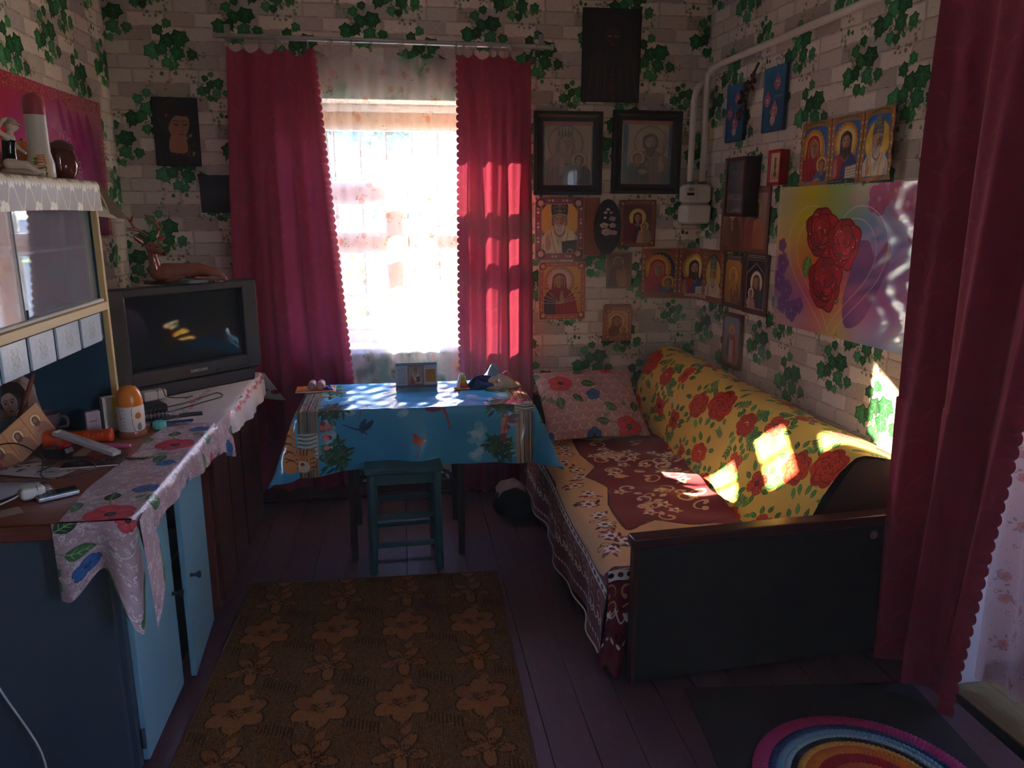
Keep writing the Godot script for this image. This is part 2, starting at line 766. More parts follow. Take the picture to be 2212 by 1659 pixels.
func vary(c: Color, a: float) -> Color:
	var k := 1.0 + rnd(-a, a)
	return Color(clampf(c.r * k, 0, 1), clampf(c.g * k, 0, 1), clampf(c.b * k, 0, 1), c.a)


func tex(p: Pic) -> ImageTexture:
	return ImageTexture.create_from_image(p.im)


func leaf(p: Pic, x: float, y: float, ln: float, wd: float, a: float, c: Color, vein := Color.TRANSPARENT) -> void:
	var o := Vector2(x, y)
	var pts := []
	for q in [[0, 0], [0.25, -0.42], [0.55, -0.5], [0.82, -0.27], [1, 0], [0.82, 0.25], [0.55, 0.46], [0.25, 0.4]]:
		pts.append(o + Vector2(q[0] * ln, q[1] * wd).rotated(a))
	p.blob(pts, c, 3)
	if vein.a > 0.0:
		p.line([o, o + Vector2(ln * 0.9, 0).rotated(a)], wd * 0.07, vein)
		for k in 3:
			for s in [-1, 1]:
				p.line([o + Vector2(ln * (0.2 + 0.22 * k), 0).rotated(a), o + Vector2(ln * (0.38 + 0.22 * k), s * wd * (0.32 - 0.06 * k)).rotated(a)], wd * 0.045, vein)


func ivy(p: Pic, x: float, y: float, r: float, a: float, c: Color) -> void:
	var o := Vector2(x, y)
	var sh := [[90, 0.6], [128, 0.88], [154, 0.72], [184, 1.0], [212, 0.68], [238, 0.92], [254, 0.76], [270, 1.25], [286, 0.76], [302, 0.92], [328, 0.68], [356, 1.0], [26, 0.72], [52, 0.88]]
	for pass_ in 2:
		var pts := PackedVector2Array()
		for q in sh:
			pts.append(o + Vector2(cos(deg_to_rad(q[0])), -sin(deg_to_rad(q[0]))).rotated(a) * q[1] * r * (1.0 if pass_ == 0 else 0.84))
		p.poly(pts, c.darkened(0.28) if pass_ == 0 else c)
	if r > 0.012:
		for q in [[128, 0.7], [182, 0.85], [242, 0.8], [270, 1.1], [298, 0.8], [358, 0.85], [52, 0.7]]:
			p.line([o + Vector2(0, -0.1 * r), o + Vector2(cos(deg_to_rad(q[0])), -sin(deg_to_rad(q[0]))).rotated(a) * q[1] * r], r * 0.035, c.lightened(0.28))


func poppy(p: Pic, x: float, y: float, r: float, c: Color, eye: Color, petals := 5, a0 := 0.3) -> void:
	for k in petals:
		var a := a0 + TAU * k / petals
		var d := Vector2(cos(a), sin(a))
		var s := Vector2(-d.y, d.x)
		var o := Vector2(x, y)
		p.blob([o, o + d * r * 0.4 + s * r * 0.46, o + d * r * 0.9 + s * r * 0.42, o + d * r * 1.05, o + d * r * 0.9 - s * r * 0.42, o + d * r * 0.4 - s * r * 0.46], c.darkened(0.12))
		p.blob([o + d * r * 0.1, o + d * r * 0.42 + s * r * 0.36, o + d * r * 0.84 + s * r * 0.34, o + d * r * 0.96, o + d * r * 0.84 - s * r * 0.34, o + d * r * 0.42 - s * r * 0.36], c)
		for j in 3:
			p.line([o + d * r * 0.25, o + d * r * 0.8 + s * r * 0.2 * (j - 1)], r * 0.03, c.lightened(0.2))
	p.ell(x, y, r * 0.24, r * 0.24, eye)
	p.ell(x, y, r * 0.12, r * 0.12, eye.lightened(0.2))


func rose(p: Pic, x: float, y: float, r: float, c: Color, dark: Color) -> void:
	var o := Vector2(x, y)
	for k in 7:
		var a := TAU * k / 7.0 + 0.4
		p.ell(x + cos(a) * r * 0.62, y + sin(a) * r * 0.62, r * 0.42, r * 0.38, c.darkened(0.06 * (k % 3)))
	p.ell(x, y, r * 0.72, r * 0.7, c)
	for ring in 4:
		var rr := r * (0.86 - 0.2 * ring)
		for k in 5 - ring / 2:
			var a := TAU * k / (5 - ring / 2) + ring * 0.7
			var pts := []
			for j in 5:
				var b := a + (j - 2) * 0.24
				pts.append(o + Vector2(cos(b), sin(b)) * rr * (1.0 - 0.12 * absf(j - 2)))
			p.line(pts, r * 0.06, dark, r * 0.03)
	p.line([o + Vector2(-0.15, 0) * r, o + Vector2(0, -0.15) * r, o + Vector2(0.14, 0.02) * r, o + Vector2(-0.02, 0.1) * r], r * 0.06, dark)


func curl(p: Pic, x: float, y: float, s: float, a: float, c: Color, w := 0.22, turn := 1.0) -> void:
	var pts := []
	for k in 10:
		var t := k / 9.0
		var rr := s * (1.0 - 0.72 * t)
		var b := turn * t * 5.2
		pts.append(Vector2(x, y) + Vector2(cos(b) * rr - s, sin(b) * rr).rotated(a))
	p.line(pts, s * w * 0.5, c, s * w * 1.5)
	var e: Vector2 = pts[9]
	p.ell(e.x, e.y, s * w * 1.0, s * w * 1.0, c)


func speckle(p: Pic, n: int, uw: float, uh: float, r0: float, r1: float, cols: Array) -> void:
	for i in n:
		var c: Color = cols[rng.randi() % cols.size()]
		p.ell(rnd(0, uw), rnd(0, uh), rnd(r0, r1), rnd(r0, r1), c)


# ---- wallpaper: whitewashed bricks with ivy, printed; repeats every 0.617 x 0.589 m
func paint_wallpaper() -> ImageTexture:
	var p := Pic.new(1024, 978, 0.617, 0.589, C("c6b6a8"), true)
	var rh := 0.589 / 9.0
	for r in 9:
		var x := (0.077 if r % 2 else 0.0) + rnd(-0.012, 0.012)
		var left := 0.617
		var n := 4
		for b in n:
			var bw := left / (n - b) + (rnd(-0.022, 0.022) if b < n - 1 else 0.0)
			left -= bw
			var y := r * rh
			var tone := C("dccdbf") if rng.randf() < 0.76 else C("b9aaa0")
			tone = vary(tone, 0.06)
			var g := 0.0032
			var pts := []
			for q in [[0, 0.05], [0.04, 0], [0.25, 0], [0.5, 0], [0.75, 0], [0.96, 0], [1, 0.06], [1, 0.5], [1, 0.94], [0.96, 1], [0.75, 1], [0.5, 1], [0.25, 1], [0.04, 1], [0, 0.94], [0, 0.5]]:
				pts.append(Vector2(x + g + (bw - 2 * g) * q[0] + rnd(-0.0026, 0.0026), y + g + (rh - 2 * g) * q[1] + rnd(-0.0028, 0.0028)))
			p.blob(pts, tone.darkened(0.1), 2)
			var inner := []
			for q in pts:
				inner.append(q + (Vector2(x + bw / 2, y + rh / 2) - q) * 0.05)
			p.blob(inner, tone, 2)
			for k in 44:
				p.ell(x + rnd(0.01, bw - 0.01), y + rnd(0.008, rh - 0.008), rnd(0.001, 0.009), rnd(0.0006, 0.003), vary(tone, 0.07))
			var dk := C("5d4c44")
			var ln := []
			for k in 7:
				ln.append(Vector2(x + bw * k / 6.0, y + rh - 0.002 + rnd(-0.002, 0.002)))
			for k in 6:
				if rng.randf() < 0.8:
					p.line([ln[k], ln[k + 1]], rnd(0.0012, 0.0032), dk.lightened(rnd(0, 0.25)), rnd(0.0005, 0.002))
			if rng.randf() < 0.7:
				p.line([Vector2(x, y + 0.006), Vector2(x + rnd(-0.003, 0.003), y + rh * 0.5), Vector2(x, y + rh - 0.004)], 0.0012, dk.lightened(0.3))
			for k in 3:
				if rng.randf() < 0.5:
					var cx := x + rnd(0.015, bw - 0.015)
					var cy := y + rnd(0.01, rh - 0.012)
					p.line([Vector2(cx, cy), Vector2(cx + rnd(-0.01, 0.012), cy + rnd(0.002, 0.01)), Vector2(cx + rnd(-0.012, 0.018), cy + rnd(0.004, 0.02))], 0.0009, dk.lightened(0.45))
			x += bw
	# thin vines with small leaves
	for vine in 15:
		var o := Vector2(rnd(0, 0.617), rnd(0, 0.589))
		var d := Vector2(0, 1).rotated(rnd(-1.0, 1.0))
		for k in 13:
			var e := o + d * 0.013
			p.line([o, e], 0.0009, C("77704f"))
			if rng.randf() < 0.8:
				var sd := Vector2(-d.y, d.x) * (0.008 if k % 2 else -0.008)
				var cl: Color = [C("8a8262"), C("8f9868"), C("7a8c60"), C("8c7662"), C("9aa070")][rng.randi() % 5]
				ivy(p, e.x + sd.x, e.y + sd.y, rnd(0.005, 0.010), rnd(-1.2, 1.2), cl)
			d = d.rotated(rnd(-0.5, 0.5))
			o = e
	# the big clusters
	var cols := [C("27703a"), C("348046"), C("2a6236"), C("44905a"), C("245a30")]
	var sets := [[0.25, 0.20, 1.0], [0.126, 0.52, 0.95], [0.577, 0.084, 0.95], [0.44, 0.40, 0.62]]
	for s in sets:
		for q in [[0.0, -0.01, 0.034], [-0.04, -0.056, 0.026], [0.006, -0.087, 0.022], [0.06, -0.02, 0.042], [-0.073, 0.04, 0.04], [0.045, 0.05, 0.034], [-0.01, 0.095, 0.025], [0.028, 0.105, 0.02], [0.115, 0.055, 0.026], [-0.03, 0.03, 0.03]]:
			ivy(p, s[0] + q[0] * s[2], s[1] + q[1] * s[2], q[2] * s[2] * 1.22, rnd(-0.7, 0.7), vary(cols[rng.randi() % 5], 0.12))
		for k in 5:
			ivy(p, s[0] + rnd(-0.09, 0.12), s[1] + rnd(0.06, 0.17), rnd(0.008, 0.016), rnd(-1, 1), vary(C("4b8a4a"), 0.2))
	return tex(p)


# ---- oilcloth on the cabinet: mauve lace ground, poppies, blue flowers and leaves; repeats every 0.62 m
func paint_oilcloth(lattice: bool) -> ImageTexture:
	var p := Pic.new(1024, 1024, 0.62, 0.62, C("b5979a") if not lattice else C("b98f96"), true)
	var li := C("dccfcd") if not lattice else C("e3cdd0")
	if lattice:
		for i in 12:
			for j in 12:
				var x := (i + (0.5 if j % 2 else 0.0)) * 0.0517
				var y := j * 0.0517
				p.line([Vector2(x - 0.026, y), Vector2(x - 0.006, y - 0.012), Vector2(x, y - 0.034)], 0.0032, li)
				p.line([Vector2(x + 0.026, y), Vector2(x + 0.006, y - 0.012), Vector2(x, y - 0.034)], 0.0032, li)
				for k in 4:
					curl(p, x + rnd(-0.012, 0.016), y + rnd(-0.012, 0.012), 0.006, rnd(0, TAU), li.darkened(0.06), 0.28, 1.0 if k % 2 else -1.0)
	else:
		for k in 1300:
			curl(p, rnd(0, 0.62), rnd(0, 0.62), rnd(0.006, 0.013), rnd(0, TAU), li if rng.randf() < 0.7 else C("9b7d82"), 0.24, 1.0 if k % 2 else -1.0)
		for k in 12:
			var o := Vector2(rnd(0, 0.62), rnd(0, 0.62))
			p.line([o, o + Vector2(0.05, 0.02).rotated(rnd(0, TAU)), o + Vector2(0.09, 0.05).rotated(rnd(0, TAU))], 0.0028, li)
	var g := [C("2f5d33"), C("3d7340"), C("264a2c")]
	for s in [[0.13, 0.15, 0.0], [0.44, 0.46, 2.4]]:
		var o := Vector2(s[0], s[1])
		var a: float = s[2]
		for q in [[0.09, -0.07, 0.075, 0.05, -0.6], [0.11, 0.01, 0.08, 0.055, 0.3], [-0.03, 0.10, 0.08, 0.05, 1.5], [-0.11, 0.04, 0.07, 0.045, 2.6], [0.05, 0.09, 0.07, 0.045, 0.9], [-0.09, -0.08, 0.07, 0.04, 3.7]]:
			var e := o + Vector2(q[0], q[1]).rotated(a)
			p.line([o, e], 0.003, C("5d6a3a"))
			leaf(p, e.x, e.y, q[2], q[3], q[4] + a, vary(g[rng.randi() % 3], 0.1), C("8fb07a"))
		poppy(p, o.x, o.y, 0.062, C("c93a4c"), C("20303a"), 5, a)
		var b := o + Vector2(0.16, 0.10).rotated(a)
		poppy(p, b.x, b.y, 0.036, C("2f5f9a"), C("1a2c4a"), 5, 1.0)
		var b2 := o + Vector2(-0.13, -0.15).rotated(a)
		poppy(p, b2.x, b2.y, 0.03, C("3b70a8"), C("1a2c4a"), 5, 0.4)
		var b3 := o + Vector2(0.17, -0.13).rotated(a)
		poppy(p, b3.x, b3.y, 0.032, C("d2485a"), C("3a3020"), 5, 0.9)
		for k in 5:
			var e := o + Vector2(rnd(0.1, 0.17), 0).rotated(rnd(0, TAU))
			leaf(p, e.x, e.y, 0.035, 0.02, rnd(0, TAU), vary(g[1], 0.15), C("8fb07a"))
	return tex(p)


# ---- second oilcloth, under the television: pale with sprays of tiny red flowers
func paint_sprig() -> ImageTexture:
	var p := Pic.new(512, 512, 0.4, 0.4, C("d6cdc9"), true)
	for k in 260:
		curl(p, rnd(0, 0.4), rnd(0, 0.4), rnd(0.005, 0.011), rnd(0, TAU), C("c2b3b0"), 0.2, 1.0 if k % 2 else -1.0)
	for r in 2:
		for k in 26:
			var x := k * 0.0154 + rnd(-0.004, 0.004)
			var y := 0.1 + 0.2 * r + rnd(-0.014, 0.014)
			var t := rng.randi() % 4
			if t < 2:
				poppy(p, x, y, rnd(0.007, 0.012), C("c9364a"), C("7a1a28"))
			else:
				leaf(p, x, y, 0.016, 0.008, rnd(0, TAU), C("62605a") if t == 2 else C("56734e"))
	return tex(p)


# ---- the tablecloth print, laid out in metres on the opened cloth: 1.64 wide, 0.92 deep, front hem at the bottom
func bird(p: Pic, x: float, y: float, s: float, a: float, body: Color, wing: Color, flip := 1.0) -> void:
	var f := func(u: float, w: float): return Vector2(x, y) + Vector2(u * flip, w).rotated(a) * s
	p.line([f.call(0.1, 0.05), f.call(0.35, 0.7), f.call(0.5, 1.5)], 0.16 * s, body.darkened(0.15), 0.05 * s)
	p.blob([f.call(0.22, -0.2), f.call(0.3, 0.1), f.call(0.1, 0.35), f.call(-0.15, 0.25), f.call(-0.1, -0.05)], body)
	p.blob([f.call(0.12, -0.05), f.call(-0.4, -0.3), f.call(-0.95, -0.2), f.call(-0.6, 0.05), f.call(-0.1, 0.1)], wing)
	p.blob([f.call(0.1, 0.1), f.call(-0.4, 0.12), f.call(-0.75, 0.35), f.call(-0.3, 0.48), f.call(0.1, 0.35)], wing.lerp(body, 0.5))
	p.ell(f.call(0.24, -0.26).x, f.call(0.24, -0.26).y, 0.13 * s, 0.13 * s, body.lightened(0.1))
	p.ell(f.call(0.34, -0.24).x, f.call(0.34, -0.24).y, 0.06 * s, 0.05 * s, C("e9dcc0"))


func tiger(p: Pic, x: float, y: float, s: float) -> void:
	var o := C("c98a55")
	var dk := C("3a2418")
	p.blob([Vector2(x, y), Vector2(x + 0.35 * s, y - 0.15 * s), Vector2(x + 0.62 * s, y + 0.1 * s), Vector2(x + 0.66 * s, y + 0.7 * s), Vector2(x + 0.75 * s, y + 1.25 * s), Vector2(x + 0.3 * s, y + 1.35 * s), Vector2(x - 0.1 * s, y + 1.2 * s), Vector2(x + 0.05 * s, y + 0.6 * s)], o)
	for k in 11:
		var yy := y + 0.06 * s + k * 0.1 * s
		p.line([Vector2(x + 0.04 * s, yy), Vector2(x + 0.3 * s, yy + (0.06 if k % 2 else -0.03) * s), Vector2(x + (0.5 if k % 2 else 0.62) * s, yy + 0.1 * s)], 0.028 * s, dk, 0.01 * s)
	var c := Vector2(x + 0.92 * s, y + 1.12 * s)
	p.ell(c.x - 0.22 * s, c.y - 0.24 * s, 0.09 * s, 0.09 * s, o.darkened(0.2))
	p.ell(c.x + 0.26 * s, c.y - 0.22 * s, 0.09 * s, 0.09 * s, o.darkened(0.2))
	p.ell(c.x, c.y, 0.36 * s, 0.3 * s, o)
	p.ell(c.x, c.y + 0.14 * s, 0.2 * s, 0.14 * s, C("e8d6bd"))
	p.ell(c.x - 0.13 * s, c.y - 0.03 * s, 0.05 * s, 0.035 * s, C("e6c860"))
	p.ell(c.x + 0.13 * s, c.y - 0.03 * s, 0.05 * s, 0.035 * s, C("e6c860"))
	p.ell(c.x - 0.13 * s, c.y - 0.03 * s, 0.02 * s, 0.025 * s, dk)
	p.ell(c.x + 0.13 * s, c.y - 0.03 * s, 0.02 * s, 0.025 * s, dk)
	p.ell(c.x, c.y + 0.08 * s, 0.06 * s, 0.04 * s, C("a0584a"))
	for k in 4:
		p.line([Vector2(c.x + (k - 1.5) * 0.1 * s, c.y - 0.28 * s), Vector2(c.x + (k - 1.5) * 0.08 * s, c.y - 0.14 * s)], 0.025 * s, dk)
	for k in [-1, 1]:
		for j in 3:
			p.line([Vector2(c.x + k * 0.34 * s, c.y + (j * 0.11 - 0.08) * s), Vector2(c.x + k * 0.2 * s, c.y + (j * 0.1 - 0.04) * s)], 0.03 * s, dk, 0.01 * s)


func bush(p: Pic, x: float, y: float, rx: float, ry: float, n: int, cols: Array, ln: float) -> void:
	for k in n:
		var a := rnd(0, TAU)
		var r := sqrt(rng.randf())
		leaf(p, x + cos(a) * r * rx, y + sin(a) * r * ry, ln * rnd(0.7, 1.3), ln * 0.28, rnd(0, TAU), vary(cols[rng.randi() % cols.size()], 0.15))


func paint_tablecloth() -> ImageTexture:
	var W := 1.64
	var H := 0.92
	var p := Pic.new(1640, 920, W, H, C("2b93cc"))
	p.vgrad(0, 0, W, H, C("45aede"), C("3f9cc8"))
	for k in 26:      # clouds of spray
		var x: float = [0.42, 0.52, 0.73, 1.1, 1.22, 1.32][k % 6] + rnd(-0.02, 0.02)
		var y := rnd(0.05, 0.9)
		for j in 7:
			p.ell(x + rnd(-0.02, 0.02), y + rnd(-0.04, 0.04), rnd(0.01, 0.026), rnd(0.008, 0.02), Color(0.72, 0.84, 0.88, 0.45))
	var gr := [C("2e5d33"), C("416f3d"), C("6f8f48"), C("24492d"), C("8aa05a")]
	for side in 2:
		var m := side == 1
		var X := func(x: float): return W - x if m else x
		p.rect(0.0 if not m else W - 0.24, 0, 0.24, H, C("3c98c4"))
		bush(p, X.call(0.40), 0.30, 0.09, 0.12, 90, gr, 0.05)
		bush(p, X.call(0.44), 0.62, 0.06, 0.07, 90, [C("33553a"), C("47684a"), C("2a4632")], 0.045)
		bush(p, X.call(0.45), 0.85, 0.05, 0.06, 70, [C("2f5638"), C("3f6a48")], 0.045)
		bush(p, X.call(0.10), 0.66, 0.09, 0.09, 90, [C("2f6a3c"), C("4f8a52"), C("25542f")], 0.06)
		bush(p, X.call(0.18), 0.16, 0.15, 0.10, 60, gr, 0.06)
		# trunk with stripes
		for k in 18:
			var x := 0.29 + 0.085 * k / 17.0
			p.line([Vector2(X.call(x), 0.0), Vector2(X.call(x + rnd(-0.006, 0.006)), 0.4), Vector2(X.call(x + rnd(-0.006, 0.006)), 0.92)], 0.009, vary([C("6c6250"), C("8d8068"), C("463e34"), C("a3967c")][k % 4], 0.1))
		for part_ in ([[0.74, 0.10]] if not m else [[0.60, 0.08]]):
			p.rect(X.call(0.33) - 0.048, part_[0], 0.096, part_[1], C("b9c6bd"))
			for k in 6:
				var yy: float = part_[0] + part_[1] * (k + 0.4) / 6.0
				p.line([Vector2(X.call(0.285), yy), Vector2(X.call(0.33), yy + 0.006), Vector2(X.call(0.375), yy - 0.002)], 0.006, C("38453f"), 0.003)
		for q in [[0.05, 0.02], [0.11, 0.10], [0.03, 0.20], [0.14, 0.28], [0.07, 0.38], [0.17, 0.44], [0.22, 0.57], [0.21, 0.64], [0.13, 0.72], [0.06, 0.52], [0.22, 0.05], [0.26, 0.22]]:
			for k in 5:
				p.blob([Vector2(X.call(q[0]) + rnd(-0.03, 0.0), q[1] + rnd(-0.02, 0.0)), Vector2(X.call(q[0]) + rnd(0.0, 0.03), q[1] + rnd(-0.02, 0.0)), Vector2(X.call(q[0]) + rnd(0.0, 0.03), q[1] + rnd(0.0, 0.03)), Vector2(X.call(q[0]) + rnd(-0.03, 0.0), q[1] + rnd(0.0, 0.03))], [C("d9483e"), C("e8703c"), C("e35a58"), C("f09040")][rng.randi() % 4])
		for q in [[0.415, 0.73], [0.42, 0.78]]:
			for k in 6:
				p.ell(X.call(q[0]) + rnd(-0.016, 0.016), q[1] + rnd(-0.03, 0.03), 0.013, 0.01, [C("c4706a"), C("8c4a48"), C("dc8a7c")][k % 3])
		if not m:
			tiger(p, 0.15, 0.66, 0.17)
	bird(p, 0.60, 0.62, 0.055, 0.2, C("c2713a"), C("3a5a3c"), -1.0)
	bird(p, 0.58, 0.74, 0.062, 2.2, C("2c5a86"), C("24466e"))
	bird(p, 0.92, 0.63, 0.088, 0.0, C("c83c48"), C("2a4a86"))
	bird(p, 1.27, 0.60, 0.066, 0.1, C("35587e"), C("2a4468"), -1.0)
	bird(p, 1.235, 0.71, 0.055, 0.0, C("b04a38"), C("3a3f38"), -1.0)
	bird(p, 0.83, 0.80, 0.05, 0.6, C("d0692f"), C("c04a3a"))
	bird(p, 1.02, 0.33, 0.10, 0.4, C("b5622f"), C("9a4630"))
	bird(p, 0.75, 0.25, 0.09, 1.0, C("c83c48"), C("2a4a86"))
	bird(p, 0.9, 0.12, 0.08, 2.6, C("d08a2f"), C("3a7a4c"))
	return tex(p)


# ---- sofa cover: yellow with orange-red roses and green leaves; repeats every 0.8 m
func paint_cover() -> ImageTexture:
	var p := Pic.new(1200, 1200, 0.8, 0.8, C("ebc35a"), true)
	var red := [C("cf3d1c"), C("dd4a22"), C("c23016")]
	var g := [C("2f7038"), C("3d8444"), C("5a8f3c"), C("276032")]
	var spots := [[0.12, 0.14, 0.085, 0], [0.27, 0.20, 0.075, 0], [0.52, 0.10, 0.052, 1], [0.68, 0.16, 0.06, 2], [0.62, 0.33, 0.05, 1], [0.10, 0.40, 0.055, 2], [0.24, 0.46, 0.05, 1], [0.42, 0.34, 0.052, 1], [0.40, 0.56, 0.085, 0], [0.55, 0.62, 0.08, 0], [0.74, 0.50, 0.055, 2], [0.72, 0.72, 0.05, 1], [0.14, 0.66, 0.06, 2], [0.30, 0.74, 0.05, 1], [0.02, 0.58, 0.045, 1], [0.50, 0.78, 0.045, 2]]
	for s in spots:
		for k in 9:
			var a := TAU * k / 9.0 + rnd(-0.3, 0.3)
			var d: float = s[2] * rnd(0.9, 1.25)
			leaf(p, s[0] + cos(a) * d, s[1] + sin(a) * d, rnd(0.034, 0.052), 0.024, a + rnd(-0.5, 0.5), vary(g[rng.randi() % 4], 0.12), C("a9c46a"))
	for k in 26:
		var o := Vector2(rnd(0, 0.8), rnd(0, 0.8))
		var a := rnd(0, TAU)
		p.line([o, o + Vector2(0.07, 0).rotated(a)], 0.0028, C("3d7a40"))
		for j in 4:
			for sd in [-1, 1]:
				var e := o + Vector2(0.012 + 0.016 * j, 0).rotated(a)
				leaf(p, e.x, e.y, 0.026, 0.012, a + sd * 0.9, vary(g[rng.randi() % 4], 0.12), C("a9c46a"))
	for s in spots:
		var c: Color = vary(red[rng.randi() % 3], 0.06)
		if s[3] == 0:
			rose(p, s[0], s[1], s[2], c, C("7a1408"))
			for k in 40:
				var a := rnd(0, TAU)
				var r := rnd(0.2, 0.95) * float(s[2])
				p.line([Vector2(s[0] + cos(a) * r, s[1] + sin(a) * r), Vector2(s[0] + cos(a + 0.12) * r * 1.06, s[1] + sin(a + 0.12) * r * 1.06)], 0.002, C("7a1408"))
		elif s[3] == 1:
			poppy(p, s[0], s[1], s[2], c.lightened(0.06), C("5c1c10"), 4, 0.8)
			for k in 16:
				var a := TAU * k / 16.0
				p.line([Vector2(s[0] + cos(a) * s[2] * 0.75, s[1] + sin(a) * s[2] * 0.75), Vector2(s[0] + cos(a) * s[2] * 0.95, s[1] + sin(a) * s[2] * 0.95)], 0.0028, C("f2b060"))
		else:
			rose(p, s[0], s[1], s[2], c, C("8a1c0c"))
			p.line([Vector2(s[0] - 0.012, s[1]), Vector2(s[0], s[1] - 0.014), Vector2(s[0] + 0.014, s[1] - 0.004)], 0.006, C("f4c070"))
	return tex(p)


# ---- blanket, laid out in metres: 1.9 long (x of the picture), 1.06 across (front hem at the bottom)
func paint_blanket() -> ImageTexture:
	var L := 1.9
	var H := 1.06
	var p := Pic.new(1900, 1060, L, H, C("6e0f22"))
	var cr := C("e0b07c")
	var wh := C("e9e0da")
	var dk := C("32080f")
	# cream outer band of the field, wavy inner edge
	p.blob([Vector2(0.05, 0.0), Vector2(1.84, 0.0), Vector2(1.86, 0.35), Vector2(1.84, 0.6), Vector2(1.5, 0.63), Vector2(1.0, 0.62), Vector2(0.5, 0.63), Vector2(0.05, 0.61)], cr)
	var inner := []
	for q in [[0.32, -0.1], [1.56, -0.1], [1.58, 0.14], [1.50, 0.30], [1.58, 0.43], [1.30, 0.44], [1.10, 0.40], [0.95, 0.47], [0.80, 0.40], [0.62, 0.44], [0.34, 0.43], [0.42, 0.30], [0.32, 0.14]]:
		inner.append(Vector2(q[0], q[1]))
	p.blob(inner, C("7c1226"))
	for k in inner.size():
		p.line([inner[k], inner[(k + 1) % inner.size()]], 0.006, dk)
	# scrolls in the red field
	for k in 34:
		var x := rnd(0.45, 1.48)
		var y := rnd(0.02, 0.36)
		curl(p, x, y, rnd(0.03, 0.055), rnd(0, TAU), cr if k % 3 else C("d8c0a8"), 0.26, 1.0 if k % 2 else -1.0)
		leaf(p, x + 0.02, y, rnd(0.04, 0.06), 0.026, rnd(0, TAU), cr.lightened(0.15))
	for k in 24:
		var x := rnd(0.45, 1.48)
		var y := rnd(0.02, 0.4)
		for j in 5:
			leaf(p, x, y, 0.035, 0.02, TAU * j / 5.0, wh if j % 2 else cr)
		p.ell(x, y, 0.008, 0.008, dk)
	# flower sprays on the cream band
	for row in 2:
		for k in 15:
			var x := 0.16 + k * 0.113 if row == 0 else (0.18 if k % 2 else 1.70) + rnd(-0.05, 0.05)
			var y := 0.52 + rnd(-0.03, 0.03) if row == 0 else 0.03 + k * 0.03
			for j in 4:
				curl(p, x + rnd(-0.03, 0.03), y + rnd(-0.03, 0.03), 0.022, rnd(0, TAU), dk, 0.14, 1.0 if j % 2 else -1.0)
			for j in 6:
				leaf(p, x + rnd(-0.04, 0.04), y + rnd(-0.04, 0.04), 0.036, 0.015, rnd(0, TAU), [C("6e0f22"), dk, C("8c2a30")][j % 3])
			for j in 6:
				leaf(p, x, y, 0.034, 0.022, TAU * j / 6.0, wh)
				p.line([Vector2(x, y), Vector2(x, y) + Vector2(0.034, 0).rotated(TAU * j / 6.0 + 0.5)], 0.003, dk)
			p.ell(x, y, 0.011, 0.011, C("6e0f22"))
	# white guard stripe with dark lozenges
	p.line([Vector2(0, 0.655), Vector2(0.5, 0.665), Vector2(1.0, 0.655), Vector2(1.5, 0.665), Vector2(1.9, 0.655)], 0.056, dk)
	p.line([Vector2(0, 0.655), Vector2(0.5, 0.665), Vector2(1.0, 0.655), Vector2(1.5, 0.665), Vector2(1.9, 0.655)], 0.044, wh)
	for k in 36:
		p.ell(0.03 + k * 0.053, 0.66, 0.017, 0.010, dk if k % 3 else C("6e0f22"))
	# border scrolls on maroon
	for k in 40:
		var x := 0.02 + k * 0.048
		curl(p, x, 0.76 + (0.02 if k % 2 else -0.01), 0.042, 0.6 + (PI if k % 2 else 0.0), cr if k % 2 else C("c98a52"), 0.24, 1.0 if k % 2 else -1.0)
		p.line([Vector2(x - 0.04, 0.80), Vector2(x, 0.84), Vector2(x + 0.03, 0.80)], 0.012, wh, 0.004)
		curl(p, x, 0.87, 0.026, rnd(0, TAU), dk, 0.3)
	for k in 60:
		p.ell(0.015 + k * 0.032, 0.925, 0.012, 0.007, wh, 0.5)
	return tex(p)


